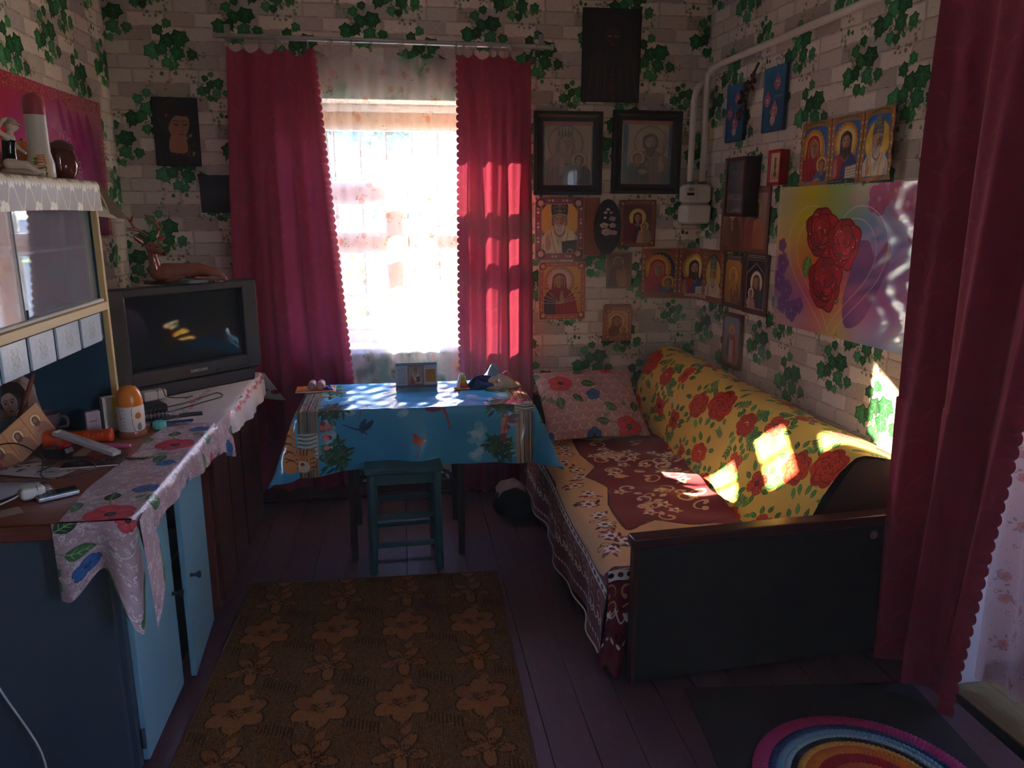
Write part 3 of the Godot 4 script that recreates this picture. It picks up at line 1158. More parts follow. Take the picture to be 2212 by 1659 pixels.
# ---- knotted rug: ochre flowers on brown, ribbed; one repeat is 0.27 x 0.36 m
func paint_rug() -> ImageTexture:
	var W := 0.268
	var H := 0.49
	var p := Pic.new(670, 1225, W, H, C("6d4a2a"), true)
	for k in 67:
		p.rect(k * W / 67.0, 0, W / 134.0, H, C("8f5f34") if k % 2 else C("7d5530"))
	for k in 4200:
		p.rect(rnd(0, W), rnd(0, H), 0.0018, rnd(0.002, 0.005), C("4f3a22") if rng.randf() < 0.6 else C("a06a3a"))
	var dk := C("523418")
	var oc := C("a3683a")
	for s in [[0.134, 0.115, 0.082, 0.25, 5], [0.134, 0.36, 0.092, 0.5, 6]]:
		for pass_ in 2:
			for k in s[4]:
				var a: float = s[3] + TAU * k / s[4]
				var d := Vector2(cos(a), sin(a))
				var g := 0.007 if pass_ == 0 else 0.0
				p.ell(s[0] + d.x * s[2] * 0.6, s[1] + d.y * s[2] * 0.66, s[2] * 0.48 + g, s[2] * (0.24 if s[4] == 5 else 0.36) + g, dk if pass_ == 0 else vary(oc, 0.05), a)
		p.ell(s[0], s[1], s[2] * 0.4, s[2] * 0.34, oc)
		for k in 14:
			var x: float = s[0] + rnd(-0.036, 0.036)
			var y: float = s[1] + rnd(-0.03, 0.03)
			p.line([Vector2(x - 0.013, y + 0.006), Vector2(x + 0.013, y - 0.006)], 0.005, dk)
		leaf(p, s[0] + 0.01, s[1] - s[2] * 0.95, 0.05, 0.03, -1.2, oc)
	for k in 10:
		p.rect(0.19 + k * 0.0125, 0.17 + k * 0.006, 0.006, 0.055, dk)
		p.rect(0.215 + k * 0.0125, 0.42 + k * 0.004, 0.006, 0.05, dk)
	for k in 5200:      # ragged yarn ends across every outline
		var yy := rnd(0, H)
		var xx := rnd(0, W)
		var src := p.im.get_pixel(int(xx * 2500) % 670, int(yy * 2500) % 1225)
		p.rect(xx, yy + rnd(-0.008, 0.008), 0.0022, rnd(0.004, 0.010), src)
	for y in 245:
		for x in 67:
			if rng.randf() < 0.42:
				p.rect((x + 0.2) * W / 67.0, y * 0.002, W / 67.0 * 0.7, 0.001, Color(0.13, 0.08, 0.04, 0.35))
	return tex(p)


# ---- red curtain damask: faint feathers; used for colour and relief
func paint_damask() -> ImageTexture:
	var p := Pic.new(700, 700, 0.5, 0.5, C("a03a52"), true)
	for k in 700:
		p.rect(rnd(0, 0.5), rnd(0, 0.5), rnd(0.004, 0.03), 0.0008, C("96344c") if k % 2 else C("aa4058"))
	for k in 16:
		var o := Vector2((k % 4) * 0.125 + rnd(0, 0.05), (k / 4) * 0.125 + rnd(0, 0.05))
		var a := rnd(-0.7, 0.7) + PI * 0.5
		var b := 1.0 if k % 2 else -1.0
		for j in 4:
			var pts := []
			for i in 7:
				var t := i / 6.0
				pts.append(o + Vector2(0.085 * t, b * (0.035 * sin(t * 2.6) + 0.0035 * j)).rotated(a))
			p.line(pts, 0.0016, C("b84a62"), 0.0008)
		for j in 12:
			p.ell(o.x + rnd(-0.03, 0.05), o.y + rnd(-0.03, 0.05), 0.0016, 0.0016, C("8a2c44"))
	return tex(p)


# ---- sheer curtain: see-through net with printed flowers (alpha is the weave's cover)
func paint_tulle(cover: float) -> ImageTexture:
	var p := Pic.new(640, 640, 0.42, 0.42, Color(0.97, 0.96, 0.95, cover), true)
	p.raw = true
	for k in 40:
		curl(p, rnd(0, 0.42), rnd(0, 0.42), rnd(0.008, 0.016), rnd(0, TAU), Color(0.70, 0.55, 0.52, cover + 0.06), 0.12, 1.0 if k % 2 else -1.0)
	for k in 9:
		var x := (k % 3) * 0.14 + rnd(0.02, 0.12)
		var y := (k / 3) * 0.14 + rnd(0.02, 0.12)
		for j in 5:
			p.ell(x + cos(TAU * j / 5.0) * 0.010, y + sin(TAU * j / 5.0) * 0.010, 0.008, 0.008, Color(0.90, 0.66, 0.60, cover + 0.10))
		p.ell(x, y, 0.005, 0.005, Color(0.82, 0.56, 0.48, cover + 0.12))
		for j in 6:
			leaf(p, x + rnd(-0.035, 0.035), y + rnd(-0.035, 0.035), 0.016, 0.008, rnd(0, TAU), Color(0.68, 0.70, 0.60, cover + 0.07))
	for k in 120:
		p.ell(rnd(0, 0.42), rnd(0, 0.42), 0.0014, 0.0014, Color(0.55, 0.45, 0.42, cover + 0.1))
	return tex(p)


# ---- cream shelf cloth with embroidered tulips; 0.5 m repeat along, 0.5 down
func paint_tulips() -> ImageTexture:
	var p := Pic.new(768, 768, 0.5, 0.5, C("98866c"), true)
	var e := C("f3e8c8")
	for k in 5:
		var x := k * 0.1
		for sd in [-1, 1]:
			p.line([Vector2(x + 0.05, 0.575), Vector2(x + 0.05 + sd * 0.022, 0.54), Vector2(x + 0.05 + sd * 0.042, 0.492)], 0.0035, e)
		for q in [[0.008, 0.488], [0.03, 0.478], [0.092, 0.488], [0.07, 0.479], [0.05, 0.482]]:
			p.blob([Vector2(x + q[0] - 0.009, q[1] - 0.016), Vector2(x + q[0], q[1] - 0.006), Vector2(x + q[0] + 0.009, q[1] - 0.016), Vector2(x + q[0] + 0.009, q[1] + 0.01), Vector2(x + q[0], q[1] + 0.02), Vector2(x + q[0] - 0.009, q[1] + 0.01)], e)
			p.line([Vector2(x + q[0], q[1] - 0.012), Vector2(x + q[0], q[1] + 0.014)], 0.0015, C("c9b48c"))
		if k % 2 == 0:
			for j in 5:
				p.ell(x + 0.05 + cos(TAU * j / 5.0) * 0.014, 0.565 + sin(TAU * j / 5.0) * 0.014, 0.012, 0.011, e)
	return tex(p)


# ---- worn top of the cabinet: varnished boards and old brown-and-cream paper
func paint_paper() -> ImageTexture:
	var p := Pic.new(640, 512, 0.9, 0.7, C("8a4a2c"))
	for k in 90:
		p.line([Vector2(rnd(0, 0.9), 0), Vector2(rnd(0, 0.9), 0.7)], 0.003, vary(C("7a3e24"), 0.2))
	for k in 30:
		var x := rnd(0, 0.9)
		var y := rnd(0, 0.7)
		var a := rnd(0, TAU)
		var c: Color = [C("c9b49c"), C("b59c84"), C("4a1c14"), C("d8c8b4"), C("a03c24"), C("6a2418"), C("bfa890")][rng.randi() % 7]
		var s := Vector2(rnd(0.04, 0.14), rnd(0.02, 0.06))
		p.poly(PackedVector2Array([Vector2(x, y), Vector2(x, y) + Vector2(s.x, 0).rotated(a), Vector2(x, y) + s.rotated(a), Vector2(x, y) + Vector2(0, s.y).rotated(a)]), c)
	for k in 8:
		poppy(p, rnd(0, 0.9), rnd(0, 0.7), 0.035, C("a83a38"), C("3a2018"))
	return tex(p)


func paint_wood(a: Color, b: Color, n := 160) -> ImageTexture:
	var p := Pic.new(512, 512, 0.5, 0.5, a, true)
	for k in n:
		var y := rnd(0, 0.5)
		var x := rnd(0, 0.5)
		p.line([Vector2(x, y), Vector2(x + 0.12, y + rnd(-0.004, 0.004)), Vector2(x + rnd(0.2, 0.4), y + rnd(-0.006, 0.006))], rnd(0.0008, 0.003), a.lerp(b, rng.randf()), 0.0006)
	return tex(p)


func paint_floor() -> ImageTexture:
	var p := Pic.new(512, 1024, 0.25, 1.0, C("5b3a40"), true)
	for k in 260:
		var y := rnd(0, 1.0)
		var x := rnd(0, 0.25)
		p.line([Vector2(x, y), Vector2(x + rnd(-0.004, 0.004), y + rnd(0.05, 0.3))], rnd(0.0006, 0.002), vary(C("5b3a40"), 0.14), 0.0004)
	for k in 60:
		p.ell(rnd(0, 0.25), rnd(0, 1.0), rnd(0.002, 0.012), rnd(0.004, 0.03), Color(0.45, 0.33, 0.35, 0.25))
	return tex(p)


# ------------------------------------------------------------------ printed pictures
# a robed, haloed half-figure; (x, y) is the middle of the head, s its height
func saint(p: Pic, x: float, y: float, s: float, o: Dictionary) -> void:
	var skin: Color = o.get("skin", C("c98f68"))
	var robe: Color = o.get("robe", C("8c2430"))
	var robe2: Color = o.get("robe2", robe.darkened(0.35))
	var hair: Color = o.get("hair", C("3c2416"))
	var lk: float = o.get("look", 0.0)
	var line: Color = o.get("line", C("33201a"))
	var V := func(u: float, w: float): return Vector2(x + u * s, y + w * s)
	if o.has("halo"):
		var hr: float = o.get("hr", 0.95)
		p.ell(x, y - 0.05 * s, hr * s * 1.08, hr * s * 1.08, (o.halo as Color).darkened(0.35))
		p.ell(x, y - 0.05 * s, hr * s, hr * s, o.halo)
		if o.has("halo2"):
			for k in 22:
				p.ell(x + cos(TAU * k / 22.0) * hr * s, y - 0.05 * s + sin(TAU * k / 22.0) * hr * s, 0.12 * s, 0.12 * s, o.halo2)
			p.ell(x, y - 0.05 * s, hr * s * 0.8, hr * s * 0.8, (o.halo as Color).lightened(0.25))
	# shoulders and robe
	p.blob([V.call(-0.35, 0.45), V.call(-1.15, 1.0), V.call(-1.5, 2.2), V.call(-1.5, 4.2), V.call(1.5, 4.2), V.call(1.5, 2.2), V.call(1.15, 1.0), V.call(0.35, 0.45)], robe)
	p.blob([V.call(0.1, 0.55), V.call(1.1, 1.0), V.call(1.5, 2.2), V.call(1.5, 4.2), V.call(0.2, 4.2), V.call(-0.35, 2.0)], robe2)
	for k in 7:
		p.line([V.call(-1.0 + 0.3 * k, 1.1 + 0.1 * absf(k - 3)), V.call(-1.1 + 0.34 * k, 2.0), V.call(-1.2 + 0.4 * k, 3.6)], 0.06 * s, (robe if k < 4 else robe2).darkened(0.3), 0.02 * s)
		p.line([V.call(-0.9 + 0.3 * k, 1.2), V.call(-1.0 + 0.34 * k, 2.2), V.call(-1.05 + 0.4 * k, 3.4)], 0.03 * s, (robe if k < 4 else robe2).lightened(0.22), 0.01 * s)
	p.blob([V.call(-0.28, 0.3), V.call(-0.32, 0.75), V.call(0, 1.0), V.call(0.32, 0.75), V.call(0.28, 0.3)], skin.darkened(0.2))
	if o.get("stole", false):
		for sd in [-1, 1]:
			p.blob([V.call(sd * 0.5, 0.55), V.call(sd * 1.0, 0.95), V.call(sd * 0.5, 2.0), V.call(0, 2.9), V.call(-sd * 0.15, 2.2), V.call(sd * 0.15, 1.3)], C("e2d3b4"))
			p.line([V.call(sd * 0.55, 0.6), V.call(sd * 0.4, 1.4), V.call(0, 2.6)], 0.05 * s, C("a07c3c"))
		p.ell(x, y + 2.75 * s, 0.2 * s, 0.24 * s, C("8a6a3c"))
		p.ell(x, y + 2.75 * s, 0.12 * s, 0.15 * s, C("c9b080"))
	# hair or veil behind the face
	if o.has("veil"):
		var vc: Color = o.veil
		p.blob([V.call(0, -0.72), V.call(-0.5, -0.5), V.call(-0.62, 0.1), V.call(-0.75, 0.9), V.call(-1.0, 1.5), V.call(-0.1, 1.1), V.call(0.1, 1.1), V.call(0.85, 1.4), V.call(0.68, 0.8), V.call(0.6, 0.1), V.call(0.48, -0.5)], vc)
		p.line([V.call(-0.42, 0.5), V.call(-0.4, -0.2), V.call(0, -0.5), V.call(0.42, -0.2), V.call(0.4, 0.5)], 0.05 * s, o.get("trim", C("d9a850")))
	else:
		p.blob([V.call(0, -0.62), V.call(-0.44, -0.4), V.call(-0.5, 0.15), V.call(-0.45, 0.7 if o.get("long", true) else 0.25), V.call(0, 0.5), V.call(0.45, 0.7 if o.get("long", true) else 0.25), V.call(0.5, 0.15), V.call(0.44, -0.4)], hair)
	# face
	var fx := 0.05 * lk
	p.blob([V.call(fx, -0.44), V.call(-0.32 + fx, -0.2), V.call(-0.31 + fx, 0.15), V.call(-0.18 + fx, 0.42), V.call(fx + 0.03 * lk, 0.52), V.call(0.18 + fx, 0.42), V.call(0.31 + fx, 0.15), V.call(0.32 + fx, -0.2)], skin)
	p.blob([V.call(0.1 - 0.1 * lk, -0.3), V.call(0.28, -0.2), V.call(0.28, 0.15), V.call(0.14, 0.42), V.call(0.05, 0.3)], skin.darkened(0.18))
	for sd in [-1, 1]:
		p.line([V.call(sd * 0.06 + fx * 2, -0.12), V.call(sd * 0.15 + fx * 2, -0.16), V.call(sd * 0.25 + fx * 2, -0.1)], 0.035 * s, line)
		p.ell(x + (sd * 0.15 + fx * 2) * s, y - 0.03 * s, 0.065 * s, 0.035 * s, C("efe6da"))
		p.ell(x + (sd * 0.15 + fx * 2 + 0.015 * lk) * s, y - 0.03 * s, 0.032 * s, 0.036 * s, line)
	p.line([V.call(0.02 + fx * 3, -0.08), V.call(0.05 + fx * 4, 0.14), V.call(-0.03 + fx * 3, 0.17)], 0.03 * s, skin.darkened(0.4))
	p.line([V.call(-0.09 + fx * 3, 0.29), V.call(fx * 3, 0.27), V.call(0.09 + fx * 3, 0.29)], 0.045 * s, o.get("lip", C("9c4a40")))
	if o.has("beard"):
		var bc: Color = o.beard
		p.blob([V.call(-0.32, 0.1), V.call(-0.3, 0.5), V.call(-0.14, 0.8), V.call(0.14, 0.8), V.call(0.3, 0.5), V.call(0.32, 0.1), V.call(0.2, 0.25), V.call(0.0, 0.2), V.call(-0.2, 0.25)], bc)
		p.line([V.call(-0.1, 0.31), V.call(0, 0.29), V.call(0.1, 0.31)], 0.05 * s, C("8c4a40"))
		for k in 5:
			p.line([V.call(-0.16 + 0.08 * k, 0.4), V.call(-0.12 + 0.06 * k, 0.72)], 0.02 * s, bc.darkened(0.3))
	if not o.has("veil"):
		p.blob([V.call(0, -0.64), V.call(-0.4, -0.42), V.call(-0.4, -0.1), V.call(-0.2, -0.36), V.call(0, -0.4), V.call(0.2, -0.36), V.call(0.4, -0.1), V.call(0.4, -0.42)], hair)
	if o.has("mitre"):
		p.blob([V.call(-0.42, -0.28), V.call(-0.54, -0.8), V.call(-0.4, -1.25), V.call(0, -1.4), V.call(0.4, -1.25), V.call(0.54, -0.8), V.call(0.42, -0.28), V.call(0, -0.38)], o.mitre)
		p.line([V.call(-0.42, -0.32), V.call(0, -0.44), V.call(0.42, -0.32)], 0.1 * s, C("b8a27a"))
		p.line([V.call(0, -1.35), V.call(0, -0.45)], 0.07 * s, C("a8946a"))
		p.line([V.call(-0.45, -0.8), V.call(0, -0.9), V.call(0.45, -0.8)], 0.05 * s, C("a8946a"))
		for k in 8:
			p.ell(x + (-0.3 + 0.2 * (k % 4)) * s, y + (-0.62 - 0.4 * (k / 4)) * s, 0.04 * s, 0.04 * s, C("d9cfae"))
	if o.has("crown"):
		for k in 5:
			p.line([V.call(-0.35 + 0.17 * k, -0.5), V.call(-0.42 + 0.21 * k, -0.95)], 0.12 * s, o.crown, 0.03 * s)
	# raised hand, and what it holds
	if o.get("hand", true):
		var hx: float = o.get("hx", -0.75)
		p.blob([V.call(hx - 0.16, 1.5), V.call(hx - 0.14, 1.1), V.call(hx - 0.04, 0.8), V.call(hx + 0.05, 1.1), V.call(hx + 0.2, 1.25), V.call(hx + 0.16, 1.7), V.call(hx - 0.1, 1.8)], skin)
		p.line([V.call(hx - 0.02, 1.3), V.call(hx + 0.02, 0.72)], 0.07 * s, skin.lightened(0.06))
		p.line([V.call(hx + 0.06, 1.3), V.call(hx + 0.12, 0.82)], 0.07 * s, skin)
	if o.has("book"):
		var bk: Color = o.book
		p.poly(PackedVector2Array([V.call(0.15, 1.25), V.call(1.15, 1.15), V.call(1.2, 2.6), V.call(0.2, 2.75)]), bk.darkened(0.2))
		p.poly(PackedVector2Array([V.call(0.2, 1.3), V.call(1.1, 1.2), V.call(1.15, 2.5), V.call(0.25, 2.65)]), bk)
		if bk.v > 0.6:
			p.line([V.call(0.66, 1.25), V.call(0.7, 2.6)], 0.04 * s, bk.darkened(0.45))
			for k in 7:
				p.line([V.call(0.28, 1.42 + 0.15 * k), V.call(0.6, 1.39 + 0.15 * k)], 0.045 * s, bk.darkened(0.4), -1.0, false)
				p.line([V.call(0.75, 1.38 + 0.15 * k), V.call(1.06, 1.35 + 0.15 * k)], 0.045 * s, bk.darkened(0.4), -1.0, false)
		else:
			p.ell(x + 0.68 * s, y + 1.9 * s, 0.2 * s, 0.2 * s, C("b09a70"))
			p.ell(x + 0.68 * s, y + 1.9 * s, 0.11 * s, 0.11 * s, bk)
	if o.has("child"):
		var side: float = o.get("side", 1.0)
		var co := {"skin": skin, "robe": o.child, "robe2": (o.child as Color).darkened(0.2), "hair": o.get("childhair", C("6a4226")), "long": false, "hand": false, "line": line, "look": -side}
		if o.has("halo"):
			co.halo = (o.halo as Color).lightened(0.1)
			co.hr = 0.85
		saint_child(p, x + side * 0.82 * s, y + 0.95 * s, s * 0.55, co)
		p.blob([V.call(side * 0.1, 1.75), V.call(side * 0.5, 1.6), V.call(side * 0.75, 1.75), V.call(side * 0.45, 1.95)], skin)


func saint_child(p: Pic, x: float, y: float, s: float, o: Dictionary) -> void:
	saint(p, x, y, s, o)


func ornament(p: Pic, x: float, y: float, w: float, h: float, b: float, base: Color, dots: Array) -> void:
	p.rect(x, y, w, b, base)
	p.rect(x, y + h - b, w, b, base)
	p.rect(x, y, b, h, base)
	p.rect(x + w - b, y, b, h, base)
	var per := 2.0 * (w + h)
	var n := int(per / (b * 0.55))
	for k in n:
		var d := per * k / n
		var q := Vector2.ZERO
		if d < w:
			q = Vector2(x + d, y + b * 0.5)
		elif d < w + h:
			q = Vector2(x + w - b * 0.5, y + d - w)
		elif d < 2 * w + h:
			q = Vector2(x + d - w - h, y + h - b * 0.5)
		else:
			q = Vector2(x + b * 0.5, y + d - 2 * w - h)
		p.ell(q.x, q.y, b * 0.2, b * 0.2, dots[k % dots.size()])
	for cx in [x + b * 0.9, x + w - b * 0.9]:
		for cy in [y + b * 0.9, y + h - b * 0.9]:
			p.ell(cx, cy, b * 0.8, b * 0.8, base.darkened(0.3))
			p.ell(cx, cy, b * 0.45, b * 0.45, dots[0])


func icon(w: float, h: float, border: float, edge: Color, dots: Array, bg0: Color, bg1: Color, hx: float, hy: float, hs: float, o: Dictionary) -> Pic:
	var k := 330.0 / maxf(w, h)
	var p := Pic.new(int(w * k), int(h * k), w, h, edge)
	p.vgrad(border, border, w - 2 * border, h - 2 * border, bg0, bg1)
	p.clip(border, border, w - 2 * border, h - 2 * border)
	saint(p, hx * w, (hy + 0.04) * h, hs * h * 1.3, o)
	p.unclip()
	if border > 0.0:
		ornament(p, 0, 0, w, h, border, edge, dots)
		p.line([Vector2(border, border), Vector2(w - border, border), Vector2(w - border, h - border), Vector2(border, h - border), Vector2(border, border)], border * 0.14, edge.lightened(0.4), -1.0, false)
	return p


# ------------------------------------------------------------------ materials
func mat(called: String, c: Color, rough := 0.6, metal := 0.0, spec := 0.5) -> StandardMaterial3D:
	var m := StandardMaterial3D.new()
	m.resource_name = called
	m.albedo_color = c
	m.roughness = rough
	m.metallic = metal
	m.metallic_specular = spec
	mats[called] = m
	return m


func tmat(called: String, t: Texture2D, rough := 0.7, spec := 0.5) -> StandardMaterial3D:
	var m := mat(called, Color.WHITE, rough, 0.0, spec)
	m.albedo_texture = t
	return m


func triplanar(m: StandardMaterial3D, s: float) -> StandardMaterial3D:
	m.uv1_triplanar = true
	m.uv1_scale = Vector3(s, s, s)
	return m


func col(hex: String, rough := 0.5, metal := 0.0) -> StandardMaterial3D:
	var key := "%s_%.2f_%.2f" % [hex, rough, metal]
	if not mats.has(key):
		mat(key, Color(hex), rough, metal)
	return mats[key]


func noise_tex(freq: float, normal := false, size := 256, seed_ := 3, strength := 4.0) -> NoiseTexture2D:
	var n := FastNoiseLite.new()
	n.noise_type = FastNoiseLite.TYPE_SIMPLEX_SMOOTH
	n.seed = seed_
	n.frequency = freq
	n.fractal_octaves = 3
	var t := NoiseTexture2D.new()
	t.width = size
	t.height = size
	t.seamless = true
	t.noise = n
	t.as_normal_map = normal
	t.bump_strength = strength
	return t


func make_materials() -> void:
	var grain := noise_tex(0.05, false, 256, 5)
	var m := tmat("wallpaper", paint_wallpaper(), 0.85, 0.3)
	mat("plaster", C("d9d0c8"), 0.9)
	mat("ceiling_white", C("e6e0da"), 0.9)
	tmat("floor_paint", paint_floor(), 0.42)
	mat("joint", C("1c1214"), 0.9)
	mat("skirting", C("5a3636"), 0.5)
	mat("frame_paint", C("e2ddd6"), 0.5)
	triplanar(tmat("frame_wood", paint_wood(C("c58e5c"), C("a8703f")), 0.55), 2.0)
	m = mat("glass", Color(0.95, 0.98, 1.0, 0.06), 0.02)
	m.transparency = BaseMaterial3D.TRANSPARENCY_ALPHA
	mat("iron", C("2e3438"), 0.5, 0.3)
	mat("steel", C("a9a6a4"), 0.3, 0.9)
	# red curtains: daylight glows through
	m = tmat("red_curtain", paint_damask(), 0.75, 0.35)
	m.heightmap_enabled = true
	m.heightmap_texture = tex(paint_damask_pic())
	m.heightmap_scale = 0.12
	m.backlight_enabled = true
	m.backlight = Color(0.45, 0.45, 0.45)
	m.rim_enabled = true
	m.rim = 0.25
	var lined: StandardMaterial3D = m.duplicate()
	lined.resource_name = "red_curtain_lined"
	lined.backlight = Color(0.16, 0.16, 0.16)
	mats.red_curtain_lined = lined
	m = tmat("tulle", paint_tulle(0.34), 0.8, 0.2)
	m.transparency = BaseMaterial3D.TRANSPARENCY_ALPHA
	m.backlight_enabled = true
	m.backlight = Color(0.9, 0.9, 0.9)
	m = tmat("tulle_dense", paint_tulle(0.66), 0.8, 0.2)
	m.albedo_color = C("c9a294")
	m.transparency = BaseMaterial3D.TRANSPARENCY_ALPHA
	m.backlight_enabled = true
	m.backlight = Color(0.9, 0.9, 0.9)
	tmat("oilcloth", paint_oilcloth(false), 0.38)
	tmat("pillowcase", paint_oilcloth(true), 0.85, 0.3)
	tmat("sprig_cloth", paint_sprig(), 0.35)
	m = tmat("tablecloth", paint_tablecloth(), 0.14, 0.6)
	m = tmat("yellow_cover", paint_cover(), 0.8, 0.3)
	m.rim_enabled = true
	m.rim = 0.2
	m = tmat("blanket", paint_blanket(), 0.85, 0.2)
	m.rim_enabled = true
	m.rim = 0.4
	m = tmat("rug", paint_rug(), 0.95, 0.1)
	m.heightmap_enabled = true
	m.heightmap_texture = tex(paint_rug_pic())
	m.heightmap_scale = 0.3
	tmat("tulip_cloth", paint_tulips(), 0.45)
	tmat("old_paper", paint_paper(), 0.4)
	triplanar(tmat("dark_wood", paint_wood(C("4a1f16"), C("2c120c")), 0.3), 2.0)
	triplanar(tmat("brown_board", paint_wood(C("6a2c1c"), C("4c1d12")), 0.35), 1.6)
	mat("green_board", C("26261e"), 0.55)
	mat("blue_paint", C("76a6b2"), 0.38)
	mat("blue_paint_dimmed", C("3a4852"), 0.5)  # shade put into the body blue, offsetting fill from the added window
	mat("teal_inside", C("24485a"), 0.5)
	mat("cream_trim", C("d8b878"), 0.4)
	mat("black_plastic", C("20242a"), 0.42)
	mat("tv_case", C("20252d"), 0.38)
	mat("tv_side", C("15181d"), 0.6)
	m = mat("tv_glass", C("20262a"), 0.06)
	mat("stool_paint", C("2e5a5c"), 0.4)
	mat("table_metal", C("3a2c28"), 0.45, 0.2)
	mat("white_enamel", C("d9d2cc"), 0.35)
	mat("pipe_white", C("dcd2c8"), 0.3)
	mat("frame_black", C("241c1c"), 0.35)
	mat("paper_edge", C("e0d8cc"), 0.8)
	mat("card_brown", C("6a4030"), 0.7)
	mat("deer_glaze", C("8a4a30"), 0.16, 0.0, 0.7)
	mat("deer_dark", C("2c1a14"), 0.2)
	mat("black_velvet", C("14151a"), 0.9, 0.0, 0.2)


func paint_damask_pic() -> Pic:
	var p := Pic.new(700, 700, 0.5, 0.5, C("606060"), true)
	for k in 500:
		p.rect(rnd(0, 0.5), rnd(0, 0.5), rnd(0.004, 0.03), 0.0008, C("585858") if k % 2 else C("686868"))
	for k in 16:
		var o := Vector2((k % 4) * 0.125 + rnd(0, 0.05), (k / 4) * 0.125 + rnd(0, 0.05))
		var a := rnd(-0.7, 0.7) + PI * 0.5
		var b := 1.0 if k % 2 else -1.0
		for j in 4:
			var pts := []
			for i in 7:
				var t := i / 6.0
				pts.append(o + Vector2(0.085 * t, b * (0.035 * sin(t * 2.6) + 0.0035 * j)).rotated(a))
			p.line(pts, 0.0022, C("e0e0e0"), 0.001)
	return p


func paint_rug_pic() -> Pic:
	var p := Pic.new(536, 536, 0.268, 0.268, C("404040"), true)
	for y in 90:
		for x in 67:
			var g := rnd(0.55, 1.0)
			p.ell((x + 0.5) * 0.004, (y + (0.5 if x % 2 else 0.0)) * 0.268 / 90.0, 0.0017, 0.0016, Color(g, g, g))
	return p


# ------------------------------------------------------------------ the room
# wallpapered face in the local xy plane; every rect is [x0, x1, y0, y1]; (ax, ay) is where a big ivy cluster sits
func papered(rects: Array, ax: float, ay: float) -> ArrayMesh:
	var mb := MB.new()
	for r in rects:
		var f := func(x: float, y: float): return Vector2((x - ax + 0.25) / 0.617, (ay - y + 0.20) / 0.589)
		mb.quad(Vector3(r[0], r[2], 0), Vector3(r[1], r[2], 0), Vector3(r[1], r[3], 0), Vector3(r[0], r[3], 0), Vector3.BACK, f.call(r[0], r[2]), f.call(r[1], r[2]), f.call(r[1], r[3]), f.call(r[0], r[3]))
	return mb.mesh()


const WX0 := -0.58
const WX1 := 0.57
const WY0 := 0.86
const WY1 := 2.17


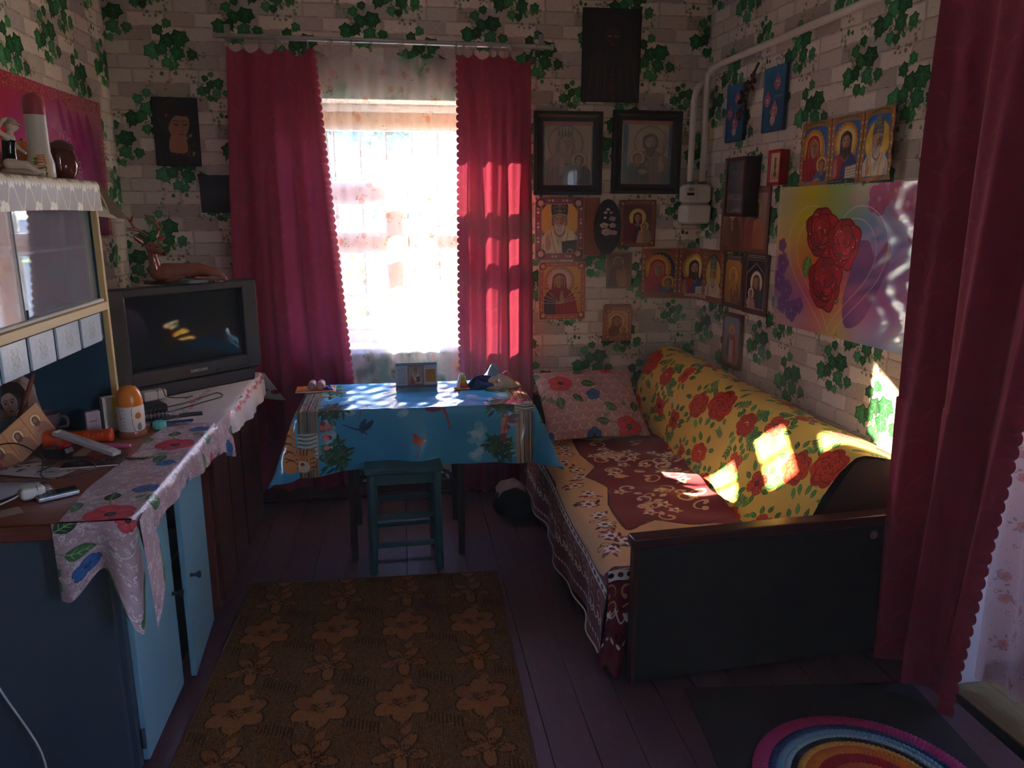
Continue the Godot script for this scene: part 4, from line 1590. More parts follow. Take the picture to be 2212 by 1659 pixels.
func make_room() -> void:
	# window wall
	var wb := struct("wall_back", at(0, 0, BZ))
	var holes := [[LX - 0.02, WX0, 0.0, TOP], [WX1, 1.76, 0.0, TOP], [WX0, WX1, 0.0, WY0], [WX0, WX1, WY1, TOP]]
	part(wb, "wallpaper", papered(holes, -1.102, 2.42), mats.wallpaper)
	var mb := MB.new()
	for r in [[LX - 0.3, WX0, 0.0, TOP + 0.2], [WX1, 2.2, 0.0, TOP + 0.2], [WX0, WX1, 0.0, WY0 - 0.03], [WX0, WX1, WY1, TOP + 0.2]]:
		mb.box(Vector3((r[0] + r[1]) / 2, (r[2] + r[3]) / 2, -0.226), Vector3(r[1] - r[0], r[3] - r[2], 0.45))
	part(wb, "masonry", mb.mesh(), mats.plaster)
	# left wall
	var wl := struct("wall_left", left_at(0, 0))
	part(wl, "wallpaper", papered([[-FZ, -BZ, 0, TOP]], 3.26, 2.20), mats.wallpaper)
	part(wl, "masonry", MB.new().box(Vector3(1.5, 1.5, -0.13), Vector3(6.4, 3.0, 0.25)).mesh(), mats.plaster)
	# right wall with the doorway
	var wr := struct("wall_right", right_at(0, 0))
	var d0 := 2.14
	var d1 := 3.25
	part(wr, "wallpaper", papered([[0, d0, 0, TOP], [d1, 4.35, 0, TOP], [5.35, 5.7, 0, TOP], [4.35, 5.35, 0, 0.9], [4.35, 5.35, 2.1, TOP], [d0, d1, 2.12, TOP]], 1.627, 2.046), mats.wallpaper)
	mb = MB.new()
	for r in [[0.0, d0, 0, TOP + 0.2], [d1, 4.35, 0, TOP + 0.2], [5.35, 5.7, 0, TOP + 0.2], [4.35, 5.35, 0, 0.9], [4.35, 5.35, 2.1, TOP + 0.2], [d0, d1, 2.12, TOP + 0.2]]:
		mb.box(Vector3((r[0] + r[1]) / 2, (r[2] + r[3]) / 2, -0.078), Vector3(r[1] - r[0], r[3] - r[2], 0.15))
	part(wr, "masonry", mb.mesh(), mats.plaster)
	# behind the viewer, and the ceiling
	var wf := struct("wall_front", at(0, 0, FZ))
	part(wf, "masonry", MB.new().box(Vector3(0.3, 1.5, 0.1), Vector3(4.2, 3.0, 0.2)).mesh(), mats.plaster)
	part(wf, "wallpaper", MB.new().quad_paper(Vector3(-1.5, 0, -0.003), Vector3(2.2, 0, -0.003), TOP).mesh(), mats.wallpaper)
	var ce := struct("ceiling", at(0.3, TOP + 0.08, -1.5))
	part(ce, "plaster_board", bx(Vector3(4.6, 0.16, 6.3), 0.0), mats.ceiling_white)
	# painted floorboards running towards the window
	var fl := struct("floor", at(0, 0, 0))
	part(fl, "subfloor", MB.new().box(Vector3(0.6, -0.11, -1.5), Vector3(5.4, 0.14, 6.2)).mesh(), mats.joint)
	var x := LX - 0.02
	var shapes := []
	for k in 4:
		var b := MB.new()
		b.box(Vector3(0, -0.02, 0), Vector3(0.1385, 0.04, 5.62), 0.0022)
		for i in b.uv.size():
			b.uv[i] = Vector2(b.v[i].x / 0.25 + 0.25 * k, b.v[i].z + 0.31 * k)
		shapes.append(b.mesh())
	for k in 23:
		part(fl, "floorboard", shapes[k % 4], mats.floor_paint, at(x + 0.07 + 0.14 * k, 0.0, -1.48))
	# skirting
	var sk := struct("baseboard_back", at(0.16, 0.0, BZ))
	part(sk, "board", bx(Vector3(3.06, 0.085, 0.02), 0.006, Vector3(0, 0.0435, 0.010)), mats.skirting)
	part(sk, "quarter_round", bx(Vector3(3.06, 0.022, 0.034), 0.008, Vector3(0, 0.0115, 0.018)), mats.skirting)
	sk = struct("baseboard_left", left_at(-1.45, 0.0))
	part(sk, "board", bx(Vector3(5.5, 0.085, 0.02), 0.006, Vector3(0, 0.0435, 0.010)), mats.skirting)
	sk = struct("baseboard_right", right_at(1.07, 0.0))
	part(sk, "board", bx(Vector3(2.1, 0.085, 0.02), 0.006, Vector3(0, 0.0435, 0.010)), mats.white_enamel)


func make_window() -> void:
	var w := struct("window_1", at(0, 0, BZ))
	var z := -0.235
	var fr := MB.new()
	fr.box(Vector3(WX0 + 0.03, (WY0 + WY1) / 2, z), Vector3(0.06, WY1 - WY0, 0.09), 0.006)
	fr.box(Vector3(WX1 - 0.03, (WY0 + WY1) / 2, z), Vector3(0.06, WY1 - WY0, 0.09), 0.006)
	fr.box(Vector3(0, WY0 + 0.035, z), Vector3(WX1 - WX0 - 0.12, 0.07, 0.09), 0.006)
	fr.box(Vector3(0, WY1 - 0.02, z), Vector3(WX1 - WX0 - 0.12, 0.04, 0.09), 0.006)
	part(w, "frame", fr.mesh(), mats.frame_paint)
	part(w, "head_board", bx(Vector3(WX1 - WX0 - 0.12, 0.065, 0.07), 0.005, Vector3(0, WY1 - 0.073, z)), mats.frame_wood)
	part(w, "mullion", bx(Vector3(0.075, 0.83, 0.07), 0.006, Vector3(-0.02, 1.335, z)), mats.frame_wood)
	for y in [1.70, 1.43]:
		part(w, "transom", bx(Vector3(WX1 - WX0 - 0.12, 0.062, 0.065), 0.006, Vector3(0, y, z)), mats.frame_wood)
	# sashes: a wide top light, two vents, two tall panes
	var panes := [[-0.52, 0.51, 1.731, 2.064], [-0.52, -0.0575, 1.461, 1.669], [0.0175, 0.51, 1.461, 1.669], [-0.52, -0.0575, 0.93, 1.399], [0.0175, 0.51, 0.93, 1.399]]
	for r in panes:
		var s := MB.new()
		var t := 0.028
		var cx: float = (r[0] + r[1]) / 2
		var cy: float = (r[2] + r[3]) / 2
		for sg in [-1, 1]:
			s.box(Vector3(cx + sg * ((r[1] - r[0]) / 2 - t / 2), cy, z - 0.01), Vector3(t, r[3] - r[2], 0.036), 0.004)
			s.box(Vector3(cx, cy + sg * ((r[3] - r[2]) / 2 - t / 2), z - 0.01), Vector3(r[1] - r[0] - 2 * t, t, 0.036), 0.004)
		part(w, "sash", s.mesh(), mats.frame_paint)
		part(w, "pane", bx(Vector3(r[1] - r[0] - 2 * t, r[3] - r[2] - 2 * t, 0.004), 0.0, Vector3(cx, cy, z - 0.012)), mats.glass)
	part(w, "sill", bx(Vector3(WX1 - WX0 + 0.04, 0.036, 0.24), 0.008, Vector3(0, WY0 - 0.012, -0.10)), mats.frame_paint)
	# iron grille outside the panes
	var g := thing("window_grille", "wrought iron window grille with twisted bars and arcs, outside the panes", "grille", at(0, 0, BZ - 0.36))
	for k in 7:
		var x := -0.492 + 0.1455 * k
		var b := MB.new()
		b.box(Vector3(x, 1.51, 0), Vector3(0.011, 1.30, 0.011), 0.002)
		part(g, "bar", b.mesh(), mats.iron)
		if k % 2 == 1:
			var tw := MB.new()
			for s in 2:
				var pth := PackedVector3Array()
				for i in 41:
					var a := i * 0.75 + PI * s
					pth.append(Vector3(x + cos(a) * 0.008, 1.22 + 0.42 * i / 40.0, sin(a) * 0.008))
				tw.tube(pth, 0.005, 6)
			part(g, "twist", tw.mesh(), mats.iron)
	for q in [[-0.419, 1.74, 1], [-0.274, 1.18, -1], [0.017, 1.02, -1], [0.163, 1.74, 1], [0.309, 1.18, -1], [-0.128, 1.74, 1]]:
		var pth := PackedVector3Array()
		for i in 17:
			var a := PI * i / 16.0
			pth.append(Vector3(q[0] + cos(a) * 0.073, q[1] + q[2] * sin(a) * 0.065, 0.004))
		part(g, "arc", MB.new().tube(pth, 0.0045, 6).mesh(), mats.iron)
	for y in [0.885, 2.145]:
		part(g, "rail", bx(Vector3(1.13, 0.012, 0.02), 0.002, Vector3(-0.005, y, 0)), mats.iron)


func foliage(called: String, label: String, cat: String, xf: Transform3D, blobs: Array, n: int, size: float, cols: Array, group := "") -> Node3D:
	var t := thing(called, label, cat, xf, group)
	var lf := MB.new()
	lf.tri(Vector3(0, 0, 0), Vector3(0.32, 0.5, 0.06), Vector3(0, 1, 0), Vector3(0, 0.2, 1), Vector3(0, 0.2, 1), Vector3(0, 0.2, 1))
	lf.tri(Vector3(0, 0, 0), Vector3(0, 1, 0), Vector3(-0.32, 0.5, 0.06), Vector3(0, 0.2, 1), Vector3(0, 0.2, 1), Vector3(0, 0.2, 1))
	var m := MultiMesh.new()
	m.transform_format = MultiMesh.TRANSFORM_3D
	m.use_colors = true
	m.mesh = lf.mesh()
	m.instance_count = n
	for i in n:
		var b: Array = blobs[i % blobs.size()]
		var d := Vector3(rnd(-1, 1), rnd(-1, 1), rnd(-1, 1)).normalized() * pow(rng.randf(), 0.35)
		var pos: Vector3 = b[0] + d * (b[1] as Vector3)
		var bs := Basis.from_euler(Vector3(rnd(-1.2, 1.2), rnd(0, TAU), rnd(0, TAU))).scaled(Vector3.ONE * size * rnd(0.6, 1.3))
		m.set_instance_transform(i, Transform3D(bs, pos))
		var c: Color = vary(cols[rng.randi() % cols.size()], 0.25).srgb_to_linear()
		m.set_instance_color(i, c)
	var mi := MultiMeshInstance3D.new()
	mi.name = "leaves"
	mi.multimesh = m
	if not mats.has("leaf"):
		var lm := mat("leaf", Color.WHITE, 0.6, 0.0, 0.3)
		lm.vertex_color_use_as_albedo = true
		lm.backlight_enabled = true
		lm.backlight = Color(0.6, 0.6, 0.5)
	mi.material_override = mats.leaf
	mi.set_meta("kind", "stuff")
	t.add_child(mi, true)
	return t


func make_outside() -> void:
	var yard := solo("yard", "sunlit grassy yard outside the window", "yard", bx(Vector3(60, 0.2, 40), 0.0), col("8f9a6a", 0.95), at(0, -0.5, -25.1))
	yard.set_meta("kind", "structure")
	# plank fence, vines and trees
	var f := thing("fence", "grey plank fence beyond the vines outside the window", "fence", at(0, -0.4, -9.5))
	var shape := bx(Vector3(0.135, 1.9, 0.022), 0.004, Vector3(0, 0.95, 0))
	for k in 44:
		part(f, "plank", shape, col("8d8f92", 0.9), at(-3.2 + 0.145 * k, rnd(-0.03, 0.03), rnd(-0.004, 0.004)))
	for y in [0.45, 1.5]:
		part(f, "rail", bx(Vector3(6.5, 0.07, 0.04), 0.005, Vector3(0, y, -0.035)), col("7d7f80", 0.9))
	var po := solo("post", "tall blue painted post outside at the right of the window", "post", bx(Vector3(0.12, 2.6, 0.12), 0.01, Vector3(0, 1.3, 0)), col("5a6fae", 0.6), at(0.56, -0.4, -6.6))
	var vg := [C("a8c840"), C("8db43a"), C("6a9a3c"), C("c4d860"), C("7aa046")]
	var v := foliage("vine", "bright green vine rows outside behind the window grille", "vine", at(-0.2, -0.4, -7.4), [[Vector3(0, 1.55, 0), Vector3(1.5, 0.22, 0.4)], [Vector3(-0.6, 1.1, 0.1), Vector3(0.5, 0.5, 0.3)], [Vector3(-0.2, 0.7, 0.0), Vector3(0.3, 0.6, 0.3)], [Vector3(0.5, 1.3, 0), Vector3(0.8, 0.35, 0.3)], [Vector3(-1.0, 1.75, 0), Vector3(0.7, 0.12, 0.3)]], 1500, 0.11, vg)
	for k in 3:
		part(v, "stem", MB.new().tube(curve([Vector3(-0.9 + 0.8 * k, 0, 0), Vector3(-0.85 + 0.8 * k, 0.6, 0.05), Vector3(-0.95 + 0.8 * k, 1.5, 0)]), 0.02, 7).mesh(), col("5d4a38", 0.9))
	var bg := [C("4f7f8c"), C("5d8f9a"), C("46707e"), C("6a98a0")]  # bluish haze put into the leaf colours
	var t := foliage("tree", "large dark tree crown outside, seen through the upper window panes", "tree", at(-1.5, -0.5, -17.0), [[Vector3(0, 5.0, 0), Vector3(2.3, 1.5, 1.5)], [Vector3(1.3, 4.3, 0.2), Vector3(1.2, 1.0, 1.0)], [Vector3(-1.4, 4.2, 0), Vector3(1.5, 1.3, 1.2)]], 5200, 0.26, bg)
	part(t, "trunk", MB.new().tube(curve([Vector3(0, 0, 0), Vector3(0.05, 2, 0), Vector3(-0.05, 4.6, 0)]), [0.22, 0.16, 0.08], 10).mesh(), col("4a3d34", 0.9))
	var t2 := foliage("bush", "round green bush outside, behind the right vent pane", "bush", at(1.1, -0.4, -11.5), [[Vector3(0, 1.9, 0), Vector3(1.2, 0.7, 0.7)], [Vector3(-0.9, 1.6, 0.2), Vector3(0.8, 0.6, 0.6)]], 2400, 0.16, [C("3f6a48"), C("557f50"), C("37604a")])
	part(t2, "stem", MB.new().tube(curve([Vector3(0, 0, 0), Vector3(0.03, 0.7, 0), Vector3(0, 1.6, 0)]), [0.08, 0.05], 8).mesh(), col("4a3d34", 0.9))


# unseen window added in the right wall behind the viewer, as fill light
func make_added_window() -> void:
	var w := struct("added_window_3", right_at(4.85, 0, -0.08))
	var fr := MB.new()
	for q in [[Vector3(-0.475, 1.5, 0), Vector3(0.05, 1.2, 0.07)], [Vector3(0.475, 1.5, 0), Vector3(0.05, 1.2, 0.07)], [Vector3(0, 0.925, 0), Vector3(0.9, 0.05, 0.07)], [Vector3(0, 2.075, 0), Vector3(0.9, 0.05, 0.07)], [Vector3(0, 1.5, 0), Vector3(0.04, 1.1, 0.06)]]:
		fr.box(q[0], q[1], 0.005)
	part(w, "frame", fr.mesh(), mats.frame_paint)
	for sg in [-1, 1]:
		part(w, "pane", bx(Vector3(0.43, 1.10, 0.004), 0.0, Vector3(sg * 0.235, 1.5, 0)), mats.glass)


# the lit porch behind the net curtain in the doorway
func make_side_room() -> void:
	var s := struct("wall_porch", right_at(2.7, 0, -0.16))
	var mb := MB.new()
	mb.box(Vector3(-0.75, 1.25, -0.75), Vector3(0.1, 2.7, 1.5))
	mb.box(Vector3(0.75, 1.25, -0.75), Vector3(0.1, 2.7, 1.5))
	mb.box(Vector3(0, 2.4, -0.75), Vector3(1.4, 0.1, 1.5))
	mb.box(Vector3(0, 0.35, -1.45), Vector3(1.4, 0.9, 0.1))
	mb.box(Vector3(0, 2.25, -1.45), Vector3(1.4, 0.2, 0.1))
	for sg in [-1, 1]:
		mb.box(Vector3(sg * 0.52, 1.475, -1.45), Vector3(0.36, 1.35, 0.1))
	part(s, "masonry", mb.mesh(), mat("porch_paint", C("c9a69a"), 0.9))
	var w := struct("window_2", right_at(2.7, 0, -1.61))
	var fr := MB.new()
	for q in [[Vector3(-0.31, 1.475, 0), Vector3(0.06, 1.35, 0.07)], [Vector3(0.31, 1.475, 0), Vector3(0.06, 1.35, 0.07)], [Vector3(0, 0.83, 0), Vector3(0.56, 0.06, 0.07)], [Vector3(0, 2.12, 0), Vector3(0.56, 0.06, 0.07)]]:
		fr.box(q[0], q[1], 0.006)
	part(w, "frame", fr.mesh(), mats.frame_paint)
	part(w, "pane", bx(Vector3(0.56, 1.23, 0.004), 0.0, Vector3(0, 1.475, 0)), mats.glass)


# ------------------------------------------------------------------ curtains
# hanging cloth: left and right edges as functions of the height, folds in depth, one edge scalloped
func drape(top: float, bottom: float, xl: Callable, xr: Callable, folds: float, depth: float, lobe: float, lobe_side: int, droop: Array, seed_: float) -> ArrayMesh:
	var rows := int((top - bottom) / lobe * 8.0) if lobe > 0.0 else int((top - bottom) / 0.02)
	var cols := 72
	var fn := func(u: float, w: float):
		var y := lerpf(top, bottom, w)
		var a: float = xl.call(y)
		var b: float = xr.call(y)
		var rim := 0.0
		if lobe > 0.0:
			var ph := fmod((top - y) / lobe, 1.0) * 2.0 - 1.0
			var sc := lobe * 0.42 * sqrt(maxf(0.0, 1.0 - ph * ph))
			rim = sc * lobe_side * smoothstep(0.94, 1.0, u if lobe_side > 0 else 1.0 - u)
		var x := lerpf(a, b, u) + rim
		var amp := depth * (0.45 + 0.55 * smoothstep(0.0, 0.35, w))
		var z := amp * (sin(u * folds * TAU + seed_ + 0.5 * sin(w * 3.0 + seed_)) + 0.35 * sin(u * folds * 2.3 * TAU + seed_ * 2.0 + w * 1.5))
		x += 0.25 * amp * cos(u * folds * TAU + seed_) * sin(u * PI)
		if droop.size() > 1 and w < 0.12:
			var k := 0
			while k < droop.size() - 2 and x > droop[k + 1]:
				k += 1
			var t := clampf((x - droop[k]) / maxf(1e-4, droop[k + 1] - droop[k]), 0.0, 1.0)
			y -= (droop[k + 1] - droop[k]) * 0.32 * sin(PI * t) * (1.0 - w / 0.12)
		return Vector3(x, y, z)
	var uvf := func(u: float, w: float):
		return Vector2(u * 1.6, lerpf(top, bottom, w) / -0.5)
	return MB.new().grid(cols, rows, fn, uvf).mesh()


func make_curtains() -> void:
	# rod, brackets
	var y := 2.432
	var z := BZ + 0.10
	var rod := thing("curtain_rod", "grey metal curtain rod above the window", "curtain rod", at(-0.02, y, z))
	part(rod, "pole", MB.new().tube(PackedVector3Array([Vector3(-0.83, 0.004, 0), Vector3(0, 0, 0), Vector3(0.82, -0.004, 0)]), 0.0125, 14).mesh(), mats.steel)
	for sg in [-1, 1]:
		part(rod, "end_cap", MB.new().box(Vector3(sg * 0.83, -0.004 * sg, 0), Vector3(0.02, 0.032, 0.032), 0.006).mesh(), mats.steel)
		var b := MB.new()
		b.box(Vector3(sg * 0.79, 0.035, -0.088), Vector3(0.03, 0.08, 0.006), 0.002)
		b.box(Vector3(sg * 0.79, 0.012, -0.045), Vector3(0.012, 0.012, 0.085), 0.002)
		part(rod, "bracket", b.mesh(), mats.steel)
	# rings with clips, each a thing
	var proto: Node3D = null
	var lx := [-0.793, -0.726, -0.645, -0.5685, -0.5156, -0.416]
	var nx := [-0.309, -0.205, -0.110, 0.036, 0.165]
	var rx := [0.3165, 0.349, 0.403, 0.4907, 0.5286, 0.593, 0.715]
	var sets := [[lx, "curtain ring with clip holding the left red curtain", "rings of the left red curtain"], [nx, "curtain ring with clip holding the sheer net curtain", "rings of the sheer curtain"], [rx, "curtain ring with clip holding the right red curtain", "rings of the right red curtain"]]
	for s in sets:
		for x in s[0]:
			if proto == null:
				proto = thing("curtain_ring", s[1], "curtain ring", at(x, y, z), s[2])
				var pth := PackedVector3Array()
				for i in 21:
					pth.append(Vector3(0, cos(TAU * i / 20.0) * 0.019 - 0.006, sin(TAU * i / 20.0) * 0.019))
				part(proto, "ring", MB.new().tube(pth, 0.0022, 6, false).mesh(), mats.steel, Transform3D(Basis(Vector3.UP, 0.5), Vector3.ZERO))
				part(proto, "clip", MB.new().prism(PackedVector2Array([Vector2(-0.003, -0.024), Vector2(0.003, -0.024), Vector2(0.009, -0.052), Vector2(-0.009, -0.052)]), -0.003, 0.003).mesh(), mats.steel)
			else:
				var c := copy_of(proto, "curtain_ring", at(x, y, z, rnd(-0.5, 0.5)), s[1])
				c.set_meta("group", s[2])
	# red curtains at the window
	var m := drape(2.385, 0.10, func(h): return -0.80 - 0.055 * clampf((2.385 - h) / 1.2, 0.0, 1.0), func(h): return -0.392 + 0.115 * clampf((2.385 - h) / 1.7, 0.0, 1.0), 3.2, 0.034, 0.0365, 1, lx, 0.6)
	solo("curtain", "crimson damask curtain on the left of the window, scalloped right edge", "curtain", m, mats.red_curtain, at(0, 0, z + 0.004))
	m = drape(2.385, 0.035, func(h): return 0.328 - 0.012 * clampf((2.385 - h) / 1.2, 0.0, 1.0), func(h): return 0.708 + 0.008 * sin(h * 2.0), 3.0, 0.034, 0.0365, -1, rx, 2.1)
	solo("curtain", "crimson damask curtain on the right of the window, with sun shining through its folds", "curtain", m, mats.red_curtain, at(0, 0, z + 0.004))
	# sheer net behind them
	var fn := func(u: float, w: float):
		var x := lerpf(-0.47, 0.42, u)
		var h := lerpf(2.378, 0.30, w)
		if w < 0.06:
			h -= 0.014 * absf(sin(u * 9.0 * PI)) * (1.0 - w / 0.06)
		var zz := 0.010 * sin(u * 11.0 * TAU + 0.8 * sin(w * 4.0)) + 0.007 * sin(u * 4.3 * TAU + w * 2.0)
		return Vector3(x, h, zz)
	var uvf := func(u: float, w: float): return Vector2(u * 1.05 / 0.42, w * 2.08 / 0.42)
	solo("net_curtain", "sheer white net curtain with small red flowers, hanging before the window panes", "net curtain", MB.new().grid(150, 60, fn, uvf).mesh(), mats.tulle, at(0, 0, z - 0.052))
	# the heavy curtain by the doorway, gathered along the right wall
	var big := drape(2.52, 0.04, func(h): return 1.965 + 0.02 * (2.3 - h) * (1.0 if h > 1.0 else 0.6) - 0.04, func(h): return 2.55 - 0.22 * clampf((2.3 - h) / 2.2, 0.0, 1.0), 2.2, 0.042, 0.042, 1, [], 1.2)
	solo("curtain", "long crimson curtain in the doorway on the right, scalloped near edge", "curtain", big, mats.red_curtain_lined, right_at(0, 0, 0.125))
	var pole := thing("curtain_pole", "pole for the doorway curtain, high on the right wall", "curtain rod", right_at(2.65, 2.54, 0.125))
	part(pole, "pole", MB.new().tube(PackedVector3Array([Vector3(-0.72, 0, 0), Vector3(0.72, 0, 0)]), 0.013, 12).mesh(), mats.steel)
	for sg in [-1, 1]:
		part(pole, "bracket", bx(Vector3(0.02, 0.02, 0.13), 0.003, Vector3(sg * 0.68, 0.0, -0.06)), mats.steel)
	# net in the doorway
	var fn2 := func(u: float, w: float):
		var t := lerpf(2.16, 3.23, u)
		var h := lerpf(2.10, 0.05, w)
		return Vector3(t, h, 0.022 * sin(u * 9.0 * TAU + 0.6 * sin(w * 3.0)) + 0.012 * sin(u * 3.7 * TAU + 1.0))
	var uvf2 := func(u: float, w: float): return Vector2(u * 1.5 / 0.42, w * 2.05 / 0.42)
	solo("net_curtain", "pinkish sheer net curtain filling the doorway on the right", "net curtain", MB.new().grid(140, 30, fn2, uvf2).mesh(), mats.tulle_dense, right_at(0, 0, -0.11))


# ------------------------------------------------------------------ furniture along the left wall
# cloth lying on a top and falling over the front edge: along z from z0 to z1; v runs from inside to the hem
func overhang(z0: float, z1: float, inner: Callable, edge_x: float, top_y: float, drop: Callable, wave: float, uvs: float, seed_: float) -> ArrayMesh:
	var fn := func(u: float, w: float):
		var z := lerpf(z0, z1, u)
		var xi: float = inner.call(z)
		var d: float = drop.call(z)
		var lt := edge_x - xi
		var s := w * (lt + d)
		var wob := wave * sin(z * 21.0 + seed_) + 0.6 * wave * sin(z * 43.0 + seed_ * 2.0)
		var r := 0.012
		if s < lt - r:
			return Vector3(xi + s, top_y + 0.0015 * sin(z * 30.0 + s * 25.0) + 0.002, z)
		if s < lt + r:
			var a := (s - lt + r) / (2 * r) * PI * 0.5
			return Vector3(edge_x - r + sin(a) * r, top_y + 0.002 - r + cos(a) * r, z)
		var dn := s - lt
		return Vector3(edge_x + 0.004 + maxf(0.0, wob + wave) * dn * 6.0, top_y - dn, z)
	var uvf := func(u: float, w: float):
		var z := lerpf(z0, z1, u)
		var lt: float = edge_x - inner.call(z)
		var d: float = drop.call(z)
		return Vector2(z, inner.call(z) + w * (lt + d)) / uvs
	return MB.new().grid(60, 36, fn, uvf).mesh()


func make_left_furniture() -> void:
	# blue base cabinet with two doors
	var c := thing("base_cabinet", "low pale blue two-door cabinet under the poppy oilcloth, far door ajar", "cabinet", at(0, 0, 0))
	var b := MB.new()
	b.box(Vector3(-1.09, 0.40, -2.045), Vector3(0.575, 0.76, 0.022), 0.002)
	b.box(Vector3(-1.09, 0.40, -2.905), Vector3(0.575, 0.76, 0.022), 0.002)
	b.box(Vector3(-1.372, 0.40, -2.475), Vector3(0.012, 0.76, 0.84), 0.001)
	b.box(Vector3(-1.09, 0.05, -2.475), Vector3(0.57, 0.02, 0.84), 0.001)
	b.box(Vector3(-1.09, 0.42, -2.475), Vector3(0.54, 0.018, 0.84), 0.001)
	b.box(Vector3(-0.84, 0.01, -2.475), Vector3(0.02, 0.07, 0.84), 0.001)
	part(c, "body", b.mesh(), mats.blue_paint_dimmed)
	b = MB.new()
	b.box(Vector3(-0.800, 0.40, -2.072), Vector3(0.022, 0.74, 0.032), 0.002)
	b.box(Vector3(-0.800, 0.755, -2.475), Vector3(0.022, 0.03, 0.80), 0.002)
	part(c, "face_frame", b.mesh(), mats.blue_paint_dimmed)
	var d := part(c, "door", bx(Vector3(0.019, 0.70, 0.375), 0.003, Vector3(0, 0, 0.1875)), mats.blue_paint, at(-0.781, 0.392, -2.461))
	knob(d, Vector3(0.010, 0.0, 0.028))
	for y in [0.20, -0.27]:
		part(d, "hinge", MB.new().lathe([Vector2(0, -0.03), Vector2(0.006, -0.03), Vector2(0.006, 0.03), Vector2(0, 0.03)], 10).mesh(), mats.blue_paint_dimmed, at(0.004, y, 0.386))
	d = part(c, "door", bx(Vector3(0.019, 0.70, 0.385), 0.003, Vector3(0, 0, 0.1925)), mats.blue_paint, at(-0.777, 0.392, -2.885, 0.07))
	knob(d, Vector3(0.010, 0.005, 0.335))
	part(c, "top", bx(Vector3(0.675, 0.044, 0.95), 0.004, Vector3(-1.0525, 0.806, -2.468)), mats.brown_board)
	# worn papers on its top
	var pb := MB.new()
	pb.quad(Vector3(-1.385, 0, -2.93), Vector3(-0.722, 0, -2.93), Vector3(-0.722, 0, -2.0), Vector3(-1.385, 0, -2.0), Vector3.UP, Vector2(0, 0), Vector2(0, 0.9), Vector2(1, 0.9), Vector2(1, 0))
	part(c, "top_covering", pb.mesh(), mats.old_paper, at(0, 0.8292, 0))
	# poppy oilcloth over its front edge
	var cl := thing("oilcloth", "poppy-printed oilcloth draped over the front of the blue cabinet", "tablecloth", at(0, 0, 0))
	part(cl, "front_drape", overhang(-2.0, -2.93, func(z): return -0.90 + 0.012 * sin(z * 9.0) + 0.05 * smoothstep(-2.75, -2.95, z), -0.708, 0.830, func(z): return 0.092 + 0.02 * sin(z * 6.0), 0.012, 0.62, 0.4), mats.oilcloth)
	# near corner: falls over the side as a pointed fold
	var fn := func(u: float, w: float):
		var x := lerpf(-0.905, -0.700, u)
		var hang := lerpf(0.215, 0.135, smoothstep(0.1, 0.55, u)) + 0.17 * smoothstep(0.55, 0.93, u)
		hang -= 0.16 * smoothstep(0.93, 1.0, u)
		var y := 0.832 - hang * w
		var z := -1.992 + 0.004 + 0.016 * sin(u * 10.0) * w + 0.055 * w * smoothstep(0.5, 0.85, u) * (1.0 - 0.3 * u)
		return Vector3(x + 0.02 * w * smoothstep(0.5, 0.9, u), y, z)
	part(cl, "corner_fold", MB.new().grid(40, 24, fn, func(u, w): return Vector2(0.35 + u * 0.33, 0.08 + w * 0.45)).mesh(), mats.oilcloth)
	var fn2 := func(u: float, w: float):
		var p0 := Vector3(-0.690, 0.832, -1.985)
		var p1 := Vector3(-0.660, 0.545, -1.945).lerp(Vector3(-0.70, 0.83, -1.985), 0.0)
		var q0 := Vector3(-0.700, 0.830, -2.08)
		var q1 := Vector3(-0.685, 0.735, -2.10)
		var e := p0.lerp(p1, w).lerp(q0.lerp(q1, w), u)
		e.x += 0.018 * sin(u * PI) * w
		return e
	part(cl, "corner_fold", MB.new().grid(14, 20, fn2, func(u, w): return Vector2(0.70 + u * 0.16, 0.1 + w * 0.44)).mesh(), mats.oilcloth)
	var fn3 := func(u: float, w: float):
		var z := lerpf(-2.90, -3.14, u)
		return Vector3(-0.704 + 0.012 * sin(u * 7.0) * w + 0.008 * w, 0.826 - w * (0.10 + 0.10 * u), z)
	part(cl, "far_flap", MB.new().grid(18, 14, fn3, func(u, w): return Vector2(0.1 + u * 0.4, 0.55 + w * 0.3)).mesh(), mats.oilcloth)
	# brown desk further on
	var k := thing("sideboard", "dark reddish-brown sideboard under the television, beyond the blue cabinet", "sideboard", at(0, 0, 0))
	b = MB.new()
	b.box(Vector3(-1.065, 0.40, -3.46), Vector3(0.61, 0.74, 1.02), 0.004)
	part(k, "body", b.mesh(), mats.brown_board)
	for z in [-3.10, -3.36, -3.70]:
		part(k, "door", bx(Vector3(0.018, 0.66, 0.25 if z > -3.6 else 0.42), 0.003, Vector3(-0.752, 0.40, z - (0.0 if z > -3.6 else 0.02))), mats.dark_wood)
	part(k, "top", bx(Vector3(0.67, 0.026, 1.06), 0.004, Vector3(-1.055, 0.786, -3.46)), mats.brown_board)
	part(k, "plinth", bx(Vector3(0.56, 0.05, 1.0), 0.002, Vector3(-1.08, 0.025, -3.46)), mats.dark_wood)
	var sc := thing("sprig_oilcloth", "pale oilcloth with tiny red flower sprays on the sideboard under the television", "tablecloth", at(0, 0, 0))
	part(sc, "front_drape", overhang(-2.935, -3.995, func(z): return -1.375, -0.716, 0.800, func(z): return 0.105 + 0.02 * sin(z * 5.0 + 1.0), 0.012, 0.4, 1.7), mats.sprig_cloth)
	var fn4 := func(u: float, w: float):
		var x := lerpf(-1.35, -0.705, u)
		var z := -3.99 - 0.02 * w - 0.07 * w * smoothstep(0.6, 1.0, u)
		return Vector3(x + 0.085 * w * smoothstep(0.7, 1.0, u), 0.80 - w * (0.12 + 0.05 * smoothstep(0.7, 1.0, u)), z)
